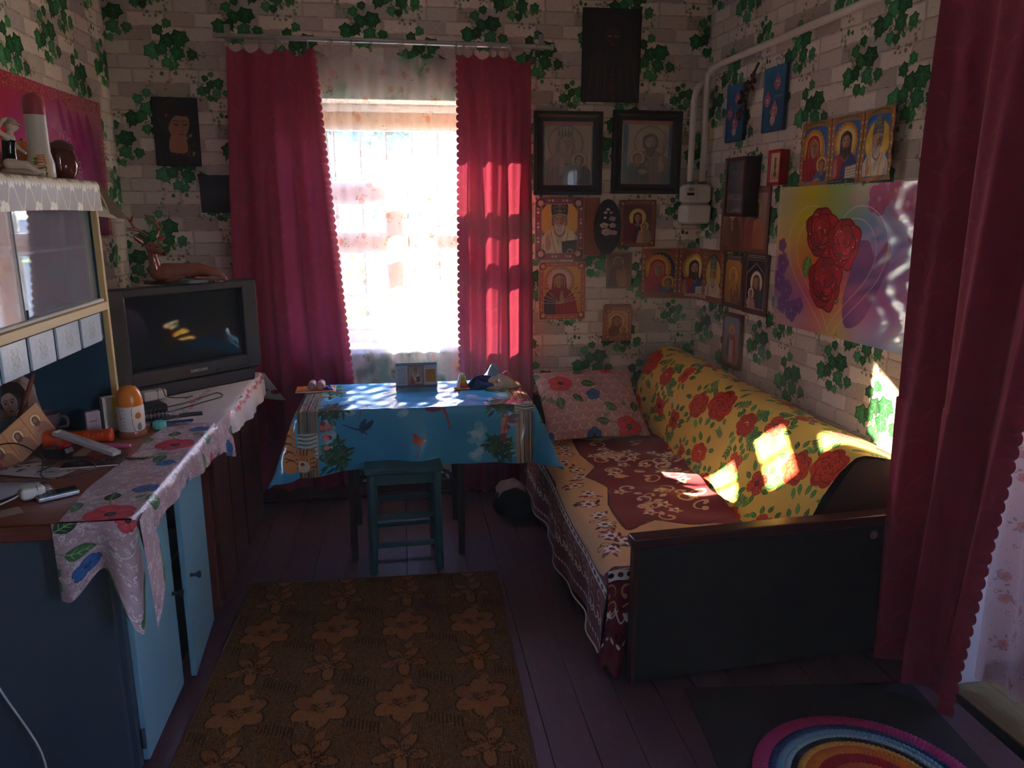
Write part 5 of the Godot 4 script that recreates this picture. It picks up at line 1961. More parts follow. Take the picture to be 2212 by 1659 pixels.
	part(sc, "end_drape", MB.new().grid(30, 12, fn4, func(u, w): return Vector2(u * 1.6, w * 0.4)).mesh(), mats.sprig_cloth)
	# glass-fronted upper cabinet standing on the base cabinet
	var h := thing("display_cabinet", "glass-fronted wall cupboard with cream trim and four pale panels, standing on the blue cabinet", "cabinet", at(0, 0, 0))
	b = MB.new()
	b.box(Vector3(-1.378, 1.27, -2.21), Vector3(0.016, 0.88, 1.44), 0.001)
	b.box(Vector3(-1.215, 1.27, -2.922), Vector3(0.33, 0.88, 0.016), 0.001)
	b.box(Vector3(-1.215, 1.27, -1.50), Vector3(0.33, 0.88, 0.016), 0.001)
	b.box(Vector3(-1.215, 1.70, -2.21), Vector3(0.335, 0.018, 1.44), 0.002)
	b.box(Vector3(-1.215, 1.285, -2.21), Vector3(0.32, 0.018, 1.41), 0.002)
	b.box(Vector3(-1.225, 1.49, -2.21), Vector3(0.27, 0.008, 1.41), 0.001)
	part(h, "carcass", b.mesh(), mats.teal_inside)
	part(h, "post", bx(Vector3(0.022, 0.87, 0.020), 0.003, Vector3(-1.048, 1.268, -2.922)), mats.cream_trim)
	part(h, "post", bx(Vector3(0.022, 0.87, 0.020), 0.003, Vector3(-1.048, 1.268, -1.50)), mats.cream_trim)
	part(h, "rail", bx(Vector3(0.024, 0.030, 1.40), 0.004, Vector3(-1.046, 1.283, -2.21)), mats.cream_trim)
	part(h, "glazing_bead", bx(Vector3(0.016, 0.010, 1.40), 0.002, Vector3(-1.052, 1.304, -2.21)), mats.paper_edge)
	part(h, "top_rail", bx(Vector3(0.024, 0.04, 1.40), 0.004, Vector3(-1.046, 1.69, -2.21)), mats.cream_trim)
	var gm := mat("cupboard_glass", Color(0.80, 0.86, 0.88, 0.22), 0.015, 0.0, 0.7)
	gm.transparency = BaseMaterial3D.TRANSPARENCY_ALPHA
	part(h, "sliding_pane", bx(Vector3(0.004, 0.375, 0.575), 0.0, Vector3(-1.064, 1.49, -2.617)), gm)
	part(h, "sliding_pane", bx(Vector3(0.004, 0.375, 0.83), 0.0, Vector3(-1.054, 1.49, -1.925)), gm)
	var eb := MB.new()
	eb.box(Vector3(-1.056, 1.49, -2.335), Vector3(0.010, 0.375, 0.008), 0.001)
	eb.box(Vector3(-1.066, 1.49, -2.362), Vector3(0.006, 0.375, 0.004), 0.001)
	part(h, "pane_edge", eb.mesh(), mats.iron)
	part(h, "finger_pull", bx(Vector3(0.006, 0.028, 0.008), 0.002, Vector3(-1.050, 1.325, -2.345)), mats.iron)
	part(h, "fascia", bx(Vector3(0.012, 0.10, 1.40), 0.002, Vector3(-1.062, 1.216, -2.21)), mats.teal_inside)
	var et := Pic.new(128, 96, 1.0, 0.75, C("c3d3da"))
	for q in 260:
		curl(et, rnd(0.1, 0.9), rnd(0.1, 0.65), rnd(0.02, 0.05), rnd(0, TAU), C("aebfc8") if q % 2 else C("d3dfe2"), 0.15)
	for q in 90:
		curl(et, 0.5 + rnd(-0.16, 0.16), 0.36 + rnd(-0.22, 0.22), rnd(0.02, 0.04), rnd(0, TAU), C("94a08c"), 0.16)
	var em := tmat("etched_panel", tex(et), 0.25)
	for q in [[-1.85, -1.98], [-2.00, -2.145], [-2.165, -2.308], [-2.330, -2.485], [-2.507, -2.676], [-2.698, -2.862]]:
		var qb := MB.new()
		var zz: float = (q[0] + q[1]) / 2
		var wd: float = (q[0] - q[1])
		qb.box(Vector3(0, 0, 0), Vector3(0.008, 0.098, wd), 0.0015)
		for i in qb.uv.size():
			qb.uv[i] = Vector2(0.5 - qb.v[i].z / wd, 0.5 - qb.v[i].y / 0.1)
		part(h, "panel", qb.mesh(), em, at(-1.052, 1.214, zz))
	# embroidered cloth on its top
	var tc := thing("shelf_cloth", "cream tulip-embroidered cloth over the top of the glass-fronted cupboard", "cloth", at(0, 0, 0))
	part(tc, "front_drape", overhang(-1.48, -2.935, func(z): return -1.37, -1.030, 1.711, func(z): return 0.098 + 0.002 * sin(z * 8.0), 0.002, 0.5, 0.0), mats.tulip_cloth)
	var fn5 := func(u: float, w: float):
		var x := lerpf(-1.36, -1.028, u)
		var z := -2.936 - 0.012 * w - 0.10 * w * smoothstep(0.55, 1.0, u)
		return Vector3(x + 0.05 * w * smoothstep(0.6, 1.0, u), 1.712 - w * (0.11 + 0.02 * smoothstep(0.6, 1.0, u)), z)
	part(tc, "end_drape", MB.new().grid(24, 12, fn5, func(u, w): return Vector2(u * 0.6, 0.02 + w * 0.1)).mesh(), mats.tulip_cloth)


func knob(d: Node3D, p: Vector3) -> void:
	part(d, "knob", MB.new().lathe([Vector2(0, 0), Vector2(0.007, 0), Vector2(0.0055, 0.008), Vector2(0.005, 0.016), Vector2(0.009, 0.022), Vector2(0.0125, 0.029), Vector2(0.011, 0.034), Vector2(0, 0.036)], 16, Transform3D(Basis(Vector3.BACK, -PI / 2), Vector3.ZERO)).mesh(), mats.iron, Transform3D(Basis(), p))


func make_tv() -> void:
	var xa := Vector3(0.711, 0, -0.703).normalized()
	var za := Vector3(0.703, 0, 0.711).normalized()
	var t := thing("television", "old dark grey tube television standing diagonally on the sideboard", "television", Transform3D(Basis(xa, Vector3.UP, za), Vector3(-0.951, 0.802, -3.615)))
	# front shell with a recessed screen
	var w := 0.735
	var y0 := 0.058
	var y1 := 0.488
	var sx0 := -0.272
	var sx1 := 0.282
	var sy0 := 0.128
	var sy1 := 0.448
	var f := MB.new()
	f.box(Vector3((-w / 2 + sx0) / 2, (y0 + y1) / 2, -0.03), Vector3(sx0 + w / 2, y1 - y0, 0.06), 0.010)
	f.box(Vector3((w / 2 + sx1) / 2, (y0 + y1) / 2, -0.03), Vector3(w / 2 - sx1, y1 - y0, 0.06), 0.010)
	f.box(Vector3((sx0 + sx1) / 2, (sy1 + y1) / 2, -0.03), Vector3(sx1 - sx0 + 0.02, y1 - sy1, 0.06), 0.008)
	f.box(Vector3((sx0 + sx1) / 2, (sy0 + y0) / 2, -0.03), Vector3(sx1 - sx0 + 0.02, sy0 - y0, 0.06), 0.008)
	part(t, "bezel", f.mesh(), mats.tv_case)
	# tube face, slightly domed
	var fn := func(u: float, v: float):
		var x := lerpf(sx0 - 0.005, sx1 + 0.005, u)
		var y := lerpf(sy0 - 0.005, sy1 + 0.005, v)
		return Vector3(x, y, -0.030 + 0.022 * (1.0 - pow(absf(2 * u - 1), 2.4)) * (1.0 - pow(absf(2 * v - 1), 2.4)))
	part(t, "screen", MB.new().grid(24, 18, fn, null, Vector3(0, 0.3, -3)).mesh(), mats.tv_glass)
	# tapering back
	var back := MB.new()
	var ring := func(s: float, z: float):
		return [Vector3(-w / 2 * s, 0.06 + 0.05 * (1 - s), z), Vector3(w / 2 * s, 0.06 + 0.05 * (1 - s), z), Vector3(w / 2 * s, 0.06 + 0.425 * lerpf(1.0, s, 0.7), z), Vector3(-w / 2 * s, 0.06 + 0.425 * lerpf(1.0, s, 0.7), z)]
	var prev = null
	for q in [[0.985, -0.055], [0.97, -0.14], [0.60, -0.30], [0.42, -0.43]]:
		var r = ring.call(q[0], q[1])
		if prev != null:
			for i in 4:
				back.flat(prev[i], prev[(i + 1) % 4], r[(i + 1) % 4], r[i], Vector3(0, 0.27, -0.2))
		prev = r
	back.flat(prev[0], prev[1], prev[2], prev[3], Vector3(0, 0.27, -0.2))
	part(t, "back_shell", back.mesh(), mats.tv_side)
	part(t, "foot", MB.new().box(Vector3(0.02, 0.030, -0.10), Vector3(0.60, 0.060, 0.22), 0.008).mesh(), mats.tv_case)
	var gr := MB.new()
	for k in 22:
		gr.box(Vector3(-w / 2 + 0.047, 0.13 + k * 0.0135, 0.0005), Vector3(0.05, 0.004, 0.003), 0.0)
	part(t, "speaker_grille", gr.mesh(), mats.tv_side)
	var tm := TextMesh.new()
	tm.text = "SAMSUNG"
	tm.font_size = 16
	tm.pixel_size = 0.0011
	tm.depth = 0.001
	part(t, "brand_lettering", tm, col("b8bcc0", 0.4), at(0.03, 0.094, 0.0008))
	part(t, "button_strip", bx(Vector3(0.16, 0.014, 0.004), 0.001, Vector3(0.20, 0.077, 0.001)), mats.tv_side)
	part(t, "power_light", bx(Vector3(0.006, 0.004, 0.003), 0.001, Vector3(0.31, 0.079, 0.001)), col("c02030", 0.3))


func make_deer() -> void:
	var S := 0.000207
	var P := func(x: float, y: float, z := 0.0): return Vector3((x - 1060.0) * S, (1560.0 - y) * S, z)
	var t := thing("deer_figurine", "glossy brown ceramic stag lying on top of the television", "figurine", Transform3D(Basis(Vector3.UP, 0.27), Vector3(-0.965, 1.292, -3.66)))
	var caps := []
	var add := func(a: Vector3, b: Vector3, ra: float, rb: float): caps.append([a, b, ra * S, rb * S])
	add.call(P.call(700, 1290, 0), P.call(1350, 1300, 0), 165, 160)
	add.call(P.call(1350, 1300, 0), P.call(1640, 1370, 0.002), 160, 130)
	add.call(P.call(560, 1340, 0), P.call(700, 1300, 0), 150, 165)
	add.call(P.call(540, 1340, 0.004), P.call(500, 1080, 0.008), 135, 105)
	add.call(P.call(500, 1080, 0.008), P.call(480, 860, 0.014), 105, 92)
	add.call(P.call(470, 770, 0.018), P.call(540, 800, 0.026), 112, 100)
	add.call(P.call(540, 800, 0.026), P.call(690, 895, 0.046), 95, 62)
	for sz in [1, -1]:
		add.call(P.call(1420, 1290, sz * 0.018), P.call(1800, 1410, sz * 0.030), 105, 75)
		add.call(P.call(1800, 1410, sz * 0.030), P.call(1890, 1480, sz * 0.036), 72, 48)
		add.call(P.call(1890, 1485, sz * 0.036), P.call(1300, 1440, sz * 0.044), 44, 34)
		add.call(P.call(600, 1400, sz * 0.020), P.call(900, 1420, sz * 0.034), 80, 50)
		add.call(P.call(900, 1420, sz * 0.034), P.call(1050, 1405, sz * 0.036), 46, 40)
		add.call(P.call(1050, 1405, sz * 0.036), P.call(720, 1505, sz * 0.040), 40, 34)
	part(t, "body", body_mesh(caps, 0.006, 0.0034), mats.deer_glaze)
	# rocky base
	var rk := PackedVector2Array()
	for k in 26:
		var a := TAU * k / 26.0
		rk.append(Vector2(cos(a) * 0.165 * (1.0 + 0.05 * sin(a * 5.0)), sin(a) * 0.052 * (1.0 + 0.08 * sin(a * 3.0 + 1.0))))
	part(t, "base", MB.new().prism(rk, 0.0, 0.015, Transform3D(Basis(Vector3.RIGHT, -PI / 2), Vector3.ZERO)).mesh(), mats.deer_dark)
	# ears, eyes, muzzle
	for q in [[Vector3(340, 690, 0.014), Vector3(150, 540, 0.02)], [Vector3(610, 640, -0.004), Vector3(770, 560, -0.016)]]:
		var a: Vector3 = P.call(q[0].x, q[0].y, q[0].z)
		var b: Vector3 = P.call(q[1].x, q[1].y, q[1].z)
		part(t, "ear", MB.new().tube(curve([a, a.lerp(b, 0.5), b], 5), [0.007, 0.013, 0.010, 0.002], 10).mesh(), mats.deer_glaze)
	for q in [[455, 745, 0.040], [600, 770, 0.045]]:
		part(t, "eye", MB.new().ball(P.call(q[0], q[1], q[2]), Vector3(0.005, 0.0055, 0.004)).mesh(), mats.deer_dark)
	part(t, "nose", MB.new().ball(P.call(715, 905, 0.052), Vector3(0.011, 0.009, 0.009)).mesh(), mats.deer_dark)
	var ant := [
		[[420, 560, 0.008], [300, 450, 0.006], [200, 380, 0.004], [130, 260, 0.002], [10, 90, 0.0]],
		[[130, 260, 0.002], [165, 200, 0.004], [190, 120, 0.006]],
		[[270, 430, 0.006], [150, 400, 0.012], [45, 375, 0.018]],
		[[590, 570, 0.004], [640, 440, 0.0], [610, 300, -0.004], [530, 220, -0.006], [405, 105, -0.008]],
		[[640, 430, 0.0], [690, 385, 0.004], [745, 325, 0.008]],
		[[605, 290, -0.004], [650, 270, -0.006], [705, 275, -0.01]],
	]
	for side in 2:
		var am := MB.new()
		for q in ant.slice(side * 3, side * 3 + 3):
			var pts := []
			for e in q:
				pts.append(P.call(e[0], e[1], e[2]))
			am.tube(curve(pts, 4), [0.0072, 0.006, 0.0026], 8)
		part(t, "antler", am.mesh(), mats.deer_glaze)


# ------------------------------------------------------------------ table by the window
const TY := 0.742
const TX0 := -0.47
const TX1 := 0.585
const TZ0 := -3.90
const TZ1 := -3.385


func make_table() -> void:
	var t := thing("folding_table", "folding table by the window under the blue jungle tablecloth", "table", at(0.055, 0, -3.62))
	part(t, "tabletop", bx(Vector3(TX1 - TX0, 0.024, TZ1 - TZ0), 0.004, Vector3(0, TY - 0.014, -0.023)), mats.brown_board)
	for x in [-0.308, 0.197]:
		for z in [0.185, -0.24]:
			part(t, "leg", bx(Vector3(0.032, TY - 0.026, 0.032), 0.004, Vector3(x, (TY - 0.026) / 2, z)), mats.table_metal)
		part(t, "stretcher", bx(Vector3(0.024, 0.05, 0.46), 0.003, Vector3(x, TY - 0.075, 0.0)), mats.table_metal)
		var sg := -1.0 if x > 0 else 1.0
		# folding brace with its knuckle
		var br := MB.new()
		br.tube(PackedVector3Array([Vector3(x + sg * 0.17, TY - 0.03, 0.17), Vector3(x + sg * 0.115, 0.44, 0.17)]), 0.008, 8)
		br.tube(PackedVector3Array([Vector3(x + sg * 0.115, 0.44, 0.17), Vector3(x + sg * 0.05, 0.405, 0.178), Vector3(x + sg * 0.018, 0.33, 0.185)]), 0.008, 8)
		br.ball(Vector3(x + sg * 0.115, 0.44, 0.17), Vector3(0.013, 0.013, 0.013), 10, 6)
		part(t, "brace", br.mesh(), mats.table_metal)
	# shiny printed cloth: lies on the top, hangs on every side, with soft corner cones
	var over := 0.275
	var W := 1.64
	var H := 0.92
	var fn := func(u: float, w: float):
		var cx := TX0 - 0.2925 + u * W
		var cz := TZ1 + over - (1.0 - w) * H
		var ox := maxf(0.0, maxf(TX0 - cx, cx - TX1))
		var oz := maxf(0.0, maxf(TZ0 - cz, cz - TZ1))
		var sx := -1.0 if cx < TX0 else 1.0
		var sz := -1.0 if cz < TZ0 else 1.0
		var px := clampf(cx, TX0, TX1)
		var pz := clampf(cz, TZ0, TZ1)
		var y := TY + 0.003
		if ox <= 0.0 and oz <= 0.0:
			y += 0.0022 * sin(cx * 23.0 + 2.0 * sin(cz * 17.0)) * sin(cz * 29.0 + 1.3 * sin(cx * 11.0)) + 0.0012 * sin(cx * 61.0 + cz * 37.0)
			return Vector3(px, y, pz)
		var drop := sqrt(ox * ox + oz * oz)
		var bend := 0.014
		var dd := maxf(0.0, drop - bend * 0.4)
		var out := bend * (1.0 - exp(-drop / bend)) + 0.055 * drop
		var corner := 0.0
		if ox > 0.0 and oz > 0.0:
			corner = 2.0 * minf(ox, oz) / (ox + oz)
			out += 0.34 * drop * corner
			dd = lerpf(dd, maxf(ox, oz), minf(1.0, corner * 1.4))
		var dir := Vector2(sx * ox, sz * oz).normalized()
		var wave := 0.016 * sin(cx * 14.0 + 1.0) * smoothstep(0.0, 0.25, oz) + 0.012 * sin(cx * 27.0) * smoothstep(0.05, 0.25, oz)
		var wx := 0.012 * sin(cz * 16.0) * smoothstep(0.0, 0.25, ox)
		return Vector3(px + dir.x * out + sx * maxf(0.0, wx), y - dd - (0.025 * smoothstep(-0.1, -0.5, cx) * oz / over), pz + dir.y * out + sz * maxf(-0.012, wave) * smoothstep(0.0, 0.06, oz))
	var cl := MB.new().grid(164, 96, fn, func(u, w): return Vector2(u, w))
	solo("tablecloth", "glossy blue jungle-print oilcloth with tigers and parrots on the table by the window", "tablecloth", cl.mesh(), mats.tablecloth)


func make_stool() -> void:
	var t := thing("stool", "dark teal painted wooden stool pushed under the table front", "stool", at(-0.018, 0, -3.40, 0.05))
	part(t, "seat", bx(Vector3(0.345, 0.030, 0.30), 0.006, Vector3(0, 0.492, 0)), mats.stool_paint)
	for x in [-1, 1]:
		for z in [-1, 1]:
			var l := MB.new()
			l.tube(PackedVector3Array([Vector3(x * 0.140, 0.478, z * 0.112), Vector3(x * 0.150, 0.0, z * 0.125)]), [0.025, 0.019], 4)
			part(t, "leg", l.mesh(), mats.stool_paint)
	for z in [-1, 1]:
		part(t, "apron", bx(Vector3(0.26, 0.055, 0.018), 0.003, Vector3(0, 0.448, z * 0.115)), mats.stool_paint)
		for y in [0.135, 0.270]:
			part(t, "rung", bx(Vector3(0.27, 0.026, 0.016), 0.004, Vector3(0, y, z * (0.121 - 0.012 * y))), mats.stool_paint)
	for x in [-1, 1]:
		part(t, "apron", bx(Vector3(0.018, 0.055, 0.21), 0.003, Vector3(x * 0.142, 0.448, 0)), mats.stool_paint)
		part(t, "rung", bx(Vector3(0.016, 0.026, 0.22), 0.004, Vector3(x * 0.145, 0.20, 0)), mats.stool_paint)


# ------------------------------------------------------------------ sofa along the right wall
func make_sofa() -> void:
	var turn := 0.081
	var t := thing("sofa", "dark sofa with wooden arm along the right wall, under yellow cover and maroon blanket", "sofa", at(0, 0, 0))
	# near arm: panel, rail, bolt
	var arm := Transform3D(Basis(Vector3.UP, turn), Vector3(0.743, 0, -2.272))
	part(t, "arm_panel", MB.new().box(Vector3(0.532, 0.272, -0.024), Vector3(1.06, 0.505, 0.036), 0.003).mesh(), mats.green_board, arm)
	part(t, "arm_rail", MB.new().box(Vector3(0.530, 0.541, -0.022), Vector3(1.085, 0.038, 0.062), 0.006).mesh(), mats.dark_wood, arm)
	part(t, "arm_rail", MB.new().box(Vector3(0.005, 0.27, -0.024), Vector3(0.016, 0.51, 0.042), 0.004).mesh(), mats.dark_wood, arm)
	part(t, "bolt", MB.new().lathe([Vector2(0, 0.006), Vector2(0.006, 0.006), Vector2(0.007, 0.002), Vector2(0.016, 0.002), Vector2(0.017, -0.004), Vector2(0, -0.004)], 18, Transform3D(Basis(Vector3.RIGHT, PI / 2), Vector3.ZERO)).mesh(), mats.steel, arm * at(0.905, 0.482, -0.003))
	part(t, "arm_panel", MB.new().box(Vector3(1.22, 0.29, -4.19), Vector3(0.98, 0.53, 0.036), 0.003).mesh(), mats.green_board)
	part(t, "arm_rail", MB.new().box(Vector3(1.22, 0.575, -4.19), Vector3(1.0, 0.036, 0.062), 0.006).mesh(), mats.dark_wood)
	part(t, "seat_base", MB.new().box(Vector3(1.17, 0.21, -3.26), Vector3(0.94, 0.24, 1.80), 0.01).mesh(), mats.card_brown)
	part(t, "seat", MB.new().box(Vector3(1.04, 0.365, -3.26), Vector3(0.68, 0.09, 1.80), 0.03).mesh(), mats.card_brown)
	for p in [[0.80, -2.40], [1.55, -2.44], [0.80, -4.12], [1.55, -4.12]]:
		part(t, "leg", MB.new().lathe([Vector2(0, 0), Vector2(0.017, 0), Vector2(0.026, 0.10), Vector2(0, 0.10)], 14).mesh(), col("8a3430", 0.4), at(p[0], 0, p[1]))
	# backrest: profile at the near end and at the far end
	var near := curve2([Vector2(1.235, 0.40), Vector2(1.29, 0.415), Vector2(1.38, 0.455), Vector2(1.452, 0.522), Vector2(1.505, 0.605), Vector2(1.56, 0.695), Vector2(1.605, 0.748), Vector2(1.66, 0.752), Vector2(1.74, 0.735), Vector2(1.80, 0.718)], 5)
	var far := curve2([Vector2(1.335, 0.40), Vector2(1.322, 0.44), Vector2(1.315, 0.52), Vector2(1.325, 0.62), Vector2(1.35, 0.70), Vector2(1.395, 0.785), Vector2(1.46, 0.838), Vector2(1.53, 0.842), Vector2(1.61, 0.815), Vector2(1.66, 0.78)], 5)
	var m := near.size()
	var prof := func(u: float, k: int, inset: float):
		var q: Vector2 = near[k].lerp(far[k], smoothstep(0.0, 1.0, u) * 0.6 + u * 0.4)
		var c := Vector2(1.68, 0.45)
		return q + (c - q).normalized() * inset
	var body := MB.new()
	var f1 := func(u: float, w: float):
		var q: Vector2 = prof.call(u, int(round(w * (m - 1))), 0.012)
		return Vector3(q.x, q.y, lerpf(-2.425, -4.12, u))
	body.grid(8, m - 1, f1, null, Vector3(1.68, 0.4, -3.2))
	var endp := PackedVector2Array()
	for k in m:
		endp.append(prof.call(0.0, k, 0.012))
	endp.append(Vector2(1.805, 0.40))
	body.prism(endp, -2.55, -2.424)
	part(t, "backrest", body.mesh(), col("3c2a22", 0.7))
	# yellow cover over the backrest
	var f2 := func(u: float, w: float):
		var kk := w * (m - 1)
		var k0 := int(kk)
		var k1 := mini(k0 + 1, m - 1)
		var q: Vector2 = (prof.call(u, k0, 0.0) as Vector2).lerp(prof.call(u, k1, 0.0), kk - k0)
		var c := (q - Vector2(1.68, 0.45)).normalized()
		var z := lerpf(-2.418 + 0.022 * sin(w * 9.0 + 0.6), -4.13, u)
		# drawn folds between the far end and the middle
		var fold := 0.006 * sin(z * 26.0 + w * 3.0) * smoothstep(-2.9, -3.3, z) * (1.0 - 0.5 * w) + 0.010 * exp(-pow((z + 3.34 + 0.18 * w) / 0.018, 2.0)) * (1.0 - w)
		fold += 0.004 * sin(z * 11.0 + w * 6.0)
		return Vector3(q.x + c.x * (0.006 + fold), q.y + c.y * (0.006 + fold), z)
	var arc := [0.0]
	for k in m - 1:
		arc.append(arc[k] + near[k].distance_to(near[k + 1]))
	var uv2 := func(u: float, w: float): return Vector2(lerpf(0.0, 1.71, u) / 0.8 + 0.06, -arc[int(round(w * (m - 1)))] / 0.8 + 0.72)
	solo("sofa_cover", "yellow cover printed with orange roses and green leaves over the sofa back", "sofa cover", MB.new().grid(120, m - 1, f2, uv2).mesh(), mats.yellow_cover)
	# maroon and cream blanket over the seat
	var bl := thing("blanket", "maroon and cream scroll-patterned blanket spread over the sofa seat", "blanket", at(0, 0, 0))
	var f3 := func(u: float, w: float):
		var z := lerpf(-4.16, -2.335, u)
		var crease := lerpf(1.345, 1.25, u)
		var s := w * 1.02
		var edge := 0.672 + 0.006 * sin(z * 7.0)
		var lt := crease - edge
		var r := 0.035
		var wr := 0.007 * sin(z * 24.0 + s * 9.0 + 2.0 * sin(s * 7.0)) * exp(-s * 3.2) + 0.0035 * sin(z * 13.0 - s * 17.0) + 0.004 * sin(s * 26.0 + 2.0 * sin(z * 6.0)) * exp(-s * 2.0)
		if s < lt - r:
			return Vector3(crease - s, 0.424 + wr + 0.03 * exp(-s * 16.0), z)
		if s < lt + r * 0.57:
			var a := clampf((s - lt + r) / (r * 1.57) * PI * 0.5, 0.0, PI * 0.5)
			return Vector3(edge + r - sin(a) * r, 0.424 + wr * 0.5 - r + cos(a) * r, z)
		var d := s - lt - r * 0.57
		var sway := (0.016 * sin(z * 9.0 + 1.0) + 0.008 * sin(z * 23.0)) * smoothstep(0.0, 0.3, d)
		var len := 0.30 + 0.015 * sin(z * 5.0)
		return Vector3(edge - 0.004 - 0.02 * d + sway - 0.004, 0.424 - r - minf(d, 1.0) * len / maxf(0.02, 1.02 - lt - r * 0.57), z)
	part(bl, "spread", MB.new().grid(140, 70, f3, func(u, w): return Vector2(u, w * 0.93)).mesh(), mats.blanket)
	var f4 := func(u: float, w: float):
		var x := lerpf(0.665, 0.765, u)
		return Vector3(x - 0.02 * w + 0.008 * sin(w * 5.0), lerpf(0.425, 0.035 + 0.03 * sin(u * 7.0), w), -2.325 + 0.012 * sin(u * 9.0 + 1.0) * w - 0.02 * u)
	part(bl, "corner_fall", MB.new().grid(16, 30, f4, func(u, w): return Vector2(0.9 + u * 0.08, 0.6 + w * 0.38)).mesh(), mats.blanket)
	var pip := PackedVector3Array()
	for k in 61:
		var z := lerpf(-4.0, -2.36, k / 60.0)
		pip.append(Vector3(0.655 + 0.016 * sin(z * 9.0 + 1.0) + 0.008 * sin(z * 23.0), 0.088 + 0.012 * sin(z * 5.0), z))
	part(bl, "piping", MB.new().tube(pip, 0.0035, 6).mesh(), mats.paper_edge, Transform3D(), "pale piped hem")
	# pillow against the far arm
	var U := Vector3(-0.02, 0.27, -0.36).normalized()
	var X := Vector3(1, 0.02, 0.03).normalized()
	var N := X.cross(U).normalized()
	var f5 := func(u: float, w: float):
		var a := u * 2.0 - 1.0
		var b := 1.0 - 2.0 * absf(w * 2.0 - 1.0)
		return Vector3(a, b, 0)
	var pl := MB.new()
	for side in [1.0, -1.0]:
		var f6 := func(u: float, w: float):
			var a := u * 2.0 - 1.0
			var b := w * 2.0 - 1.0
			var puff := pow(maxf(0.0, (1.0 - pow(absf(a), 2.6)) * (1.0 - pow(absf(b), 2.6))), 0.55)
			var sag := 1.0 - 0.05 * (1.0 - a * a) * absf(b) - 0.0
			return X * (a * 0.272 * (1.0 - 0.05 * (1.0 - b * b))) + U * (b * 0.235 * sag) + N * (side * 0.072 * puff + 0.006 * sin(a * 9.0 + b * 4.0) * puff)
		pl.grid(36, 32, f6, func(u, w): return Vector2(0.02 + u * 0.86, 0.80 - w * 0.78), -N * side * 0.3)
	solo("pillow", "plump pillow in a pink floral pillowcase leaning on the far sofa arm", "pillow", pl.mesh(), mats.pillowcase, Transform3D(Basis(), Vector3(0.985, 0.60, -3.90)))


func make_floor_things() -> void:
	var r := thing("rug", "long ochre and brown flower-patterned rug on the floorboards", "rug", at(-0.185, 0, -1.95, -0.03))
	var rb := MB.new()
	rb.box(Vector3(0, 0.005, 0), Vector3(1.072, 0.010, 2.53), 0.003)
	for i in rb.uv.size():
		rb.uv[i] = Vector2((rb.v[i].x + 0.536) / 0.268, (rb.v[i].z + 1.265) / 0.49 - 0.12)
	part(r, "pile", rb.mesh(), mats.rug)
	var bind := MB.new()
	for sx in [-1, 1]:
		bind.tube(PackedVector3Array([Vector3(sx * 0.537, 0.006, -1.265), Vector3(sx * 0.537, 0.006, 1.265)]), 0.0065, 8)
	bind.tube(PackedVector3Array([Vector3(-0.537, 0.006, -1.266), Vector3(0.537, 0.006, -1.266)]), 0.0065, 8)
	part(r, "binding", bind.mesh(), col("5a3a20", 0.95))
	# dark runner in front of the sofa arm
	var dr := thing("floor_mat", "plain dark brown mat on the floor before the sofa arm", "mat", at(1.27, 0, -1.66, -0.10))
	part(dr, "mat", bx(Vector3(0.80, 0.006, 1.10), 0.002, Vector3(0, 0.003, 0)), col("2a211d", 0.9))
	# crocheted round rug, one ring per row of yarn
	var cr := thing("crochet_rug", "round crocheted rug in rainbow rings, lying on the dark mat", "rug", at(1.28, 0.007, -1.70))
	var rings := [[0.327, 0.283, "b0346e"], [0.283, 0.262, "2c3e6a"], [0.262, 0.240, "6f9cb8"], [0.240, 0.222, "9ab8c0"], [0.222, 0.204, "2a3028"], [0.204, 0.184, "e0a040"], [0.184, 0.150, "e07828"], [0.150, 0.112, "b02028"], [0.112, 0.07, "d86a30"], [0.07, 0.0, "b0346e"]]
	for q in rings:
		var ro: float = q[0]
		var ri: float = q[1]
		var n := int(ro * TAU / 0.014)
		var f := func(u: float, w: float):
			var a := u * TAU
			var ph := fmod(u * n + (0.5 if w > 0.5 else 0.0), 1.0)
			var bump := 0.0035 * sin(PI * ph)
			var rr := lerpf(ro, ri, w) + (0.0045 * sin(PI * ph) if w < 0.08 else 0.0)
			var h := 0.004 + 0.006 * sqrt(maxf(0.0, sin(PI * clampf(w, 0.02, 0.98)))) + bump * (1.0 if w > 0.02 else 0.3)
			return Vector3(cos(a) * rr, h, sin(a) * rr)
		part(cr, "ring", MB.new().grid(n * 4, 6, f, null, Vector3(0, -2, 0)).mesh(), col(q[2], 0.95))
	# olive door mat
	var dm := thing("door_mat", "narrow olive mat along the doorway on the right", "mat", right_at(2.68, 0, -0.10))
	part(dm, "mat", bx(Vector3(1.05, 0.012, 0.20), 0.004, Vector3(0, 0.007, 0)), triplanar(tmat("olive_pile", paint_wood(C("7a6638"), C("4a3a1c"), 260), 0.95), 4.0))
	# dark plush pouf under the table end with a pale cloth on it
	var pf := thing("pouf", "low dark plush pouf on the floor between table and sofa", "pouf", at(0.565, 0, -3.86))
	part(pf, "cushion", body_mesh([[Vector3(-0.04, 0.075, -0.03), Vector3(0.04, 0.075, -0.03), 0.07, 0.07], [Vector3(-0.04, 0.09, 0.04), Vector3(0.03, 0.085, 0.04), 0.07, 0.075]], 0.04, 0.011, 0.002), col("1c1a1c", 0.95))
	var f7 := func(u: float, w: float): return Vector3(lerpf(-0.085, 0.075, u), 0.176 - 0.05 * pow(absf(u * 2 - 1), 3.0) + 0.004 * sin(u * 13.0 + w * 7.0), lerpf(-0.06, 0.09, w))
	solo("folded_cloth", "small pale cloth lying on the dark pouf", "cloth", MB.new().grid(20, 14, f7).mesh(), col("8f8488", 0.9), at(0.56, 0.008, -3.87))


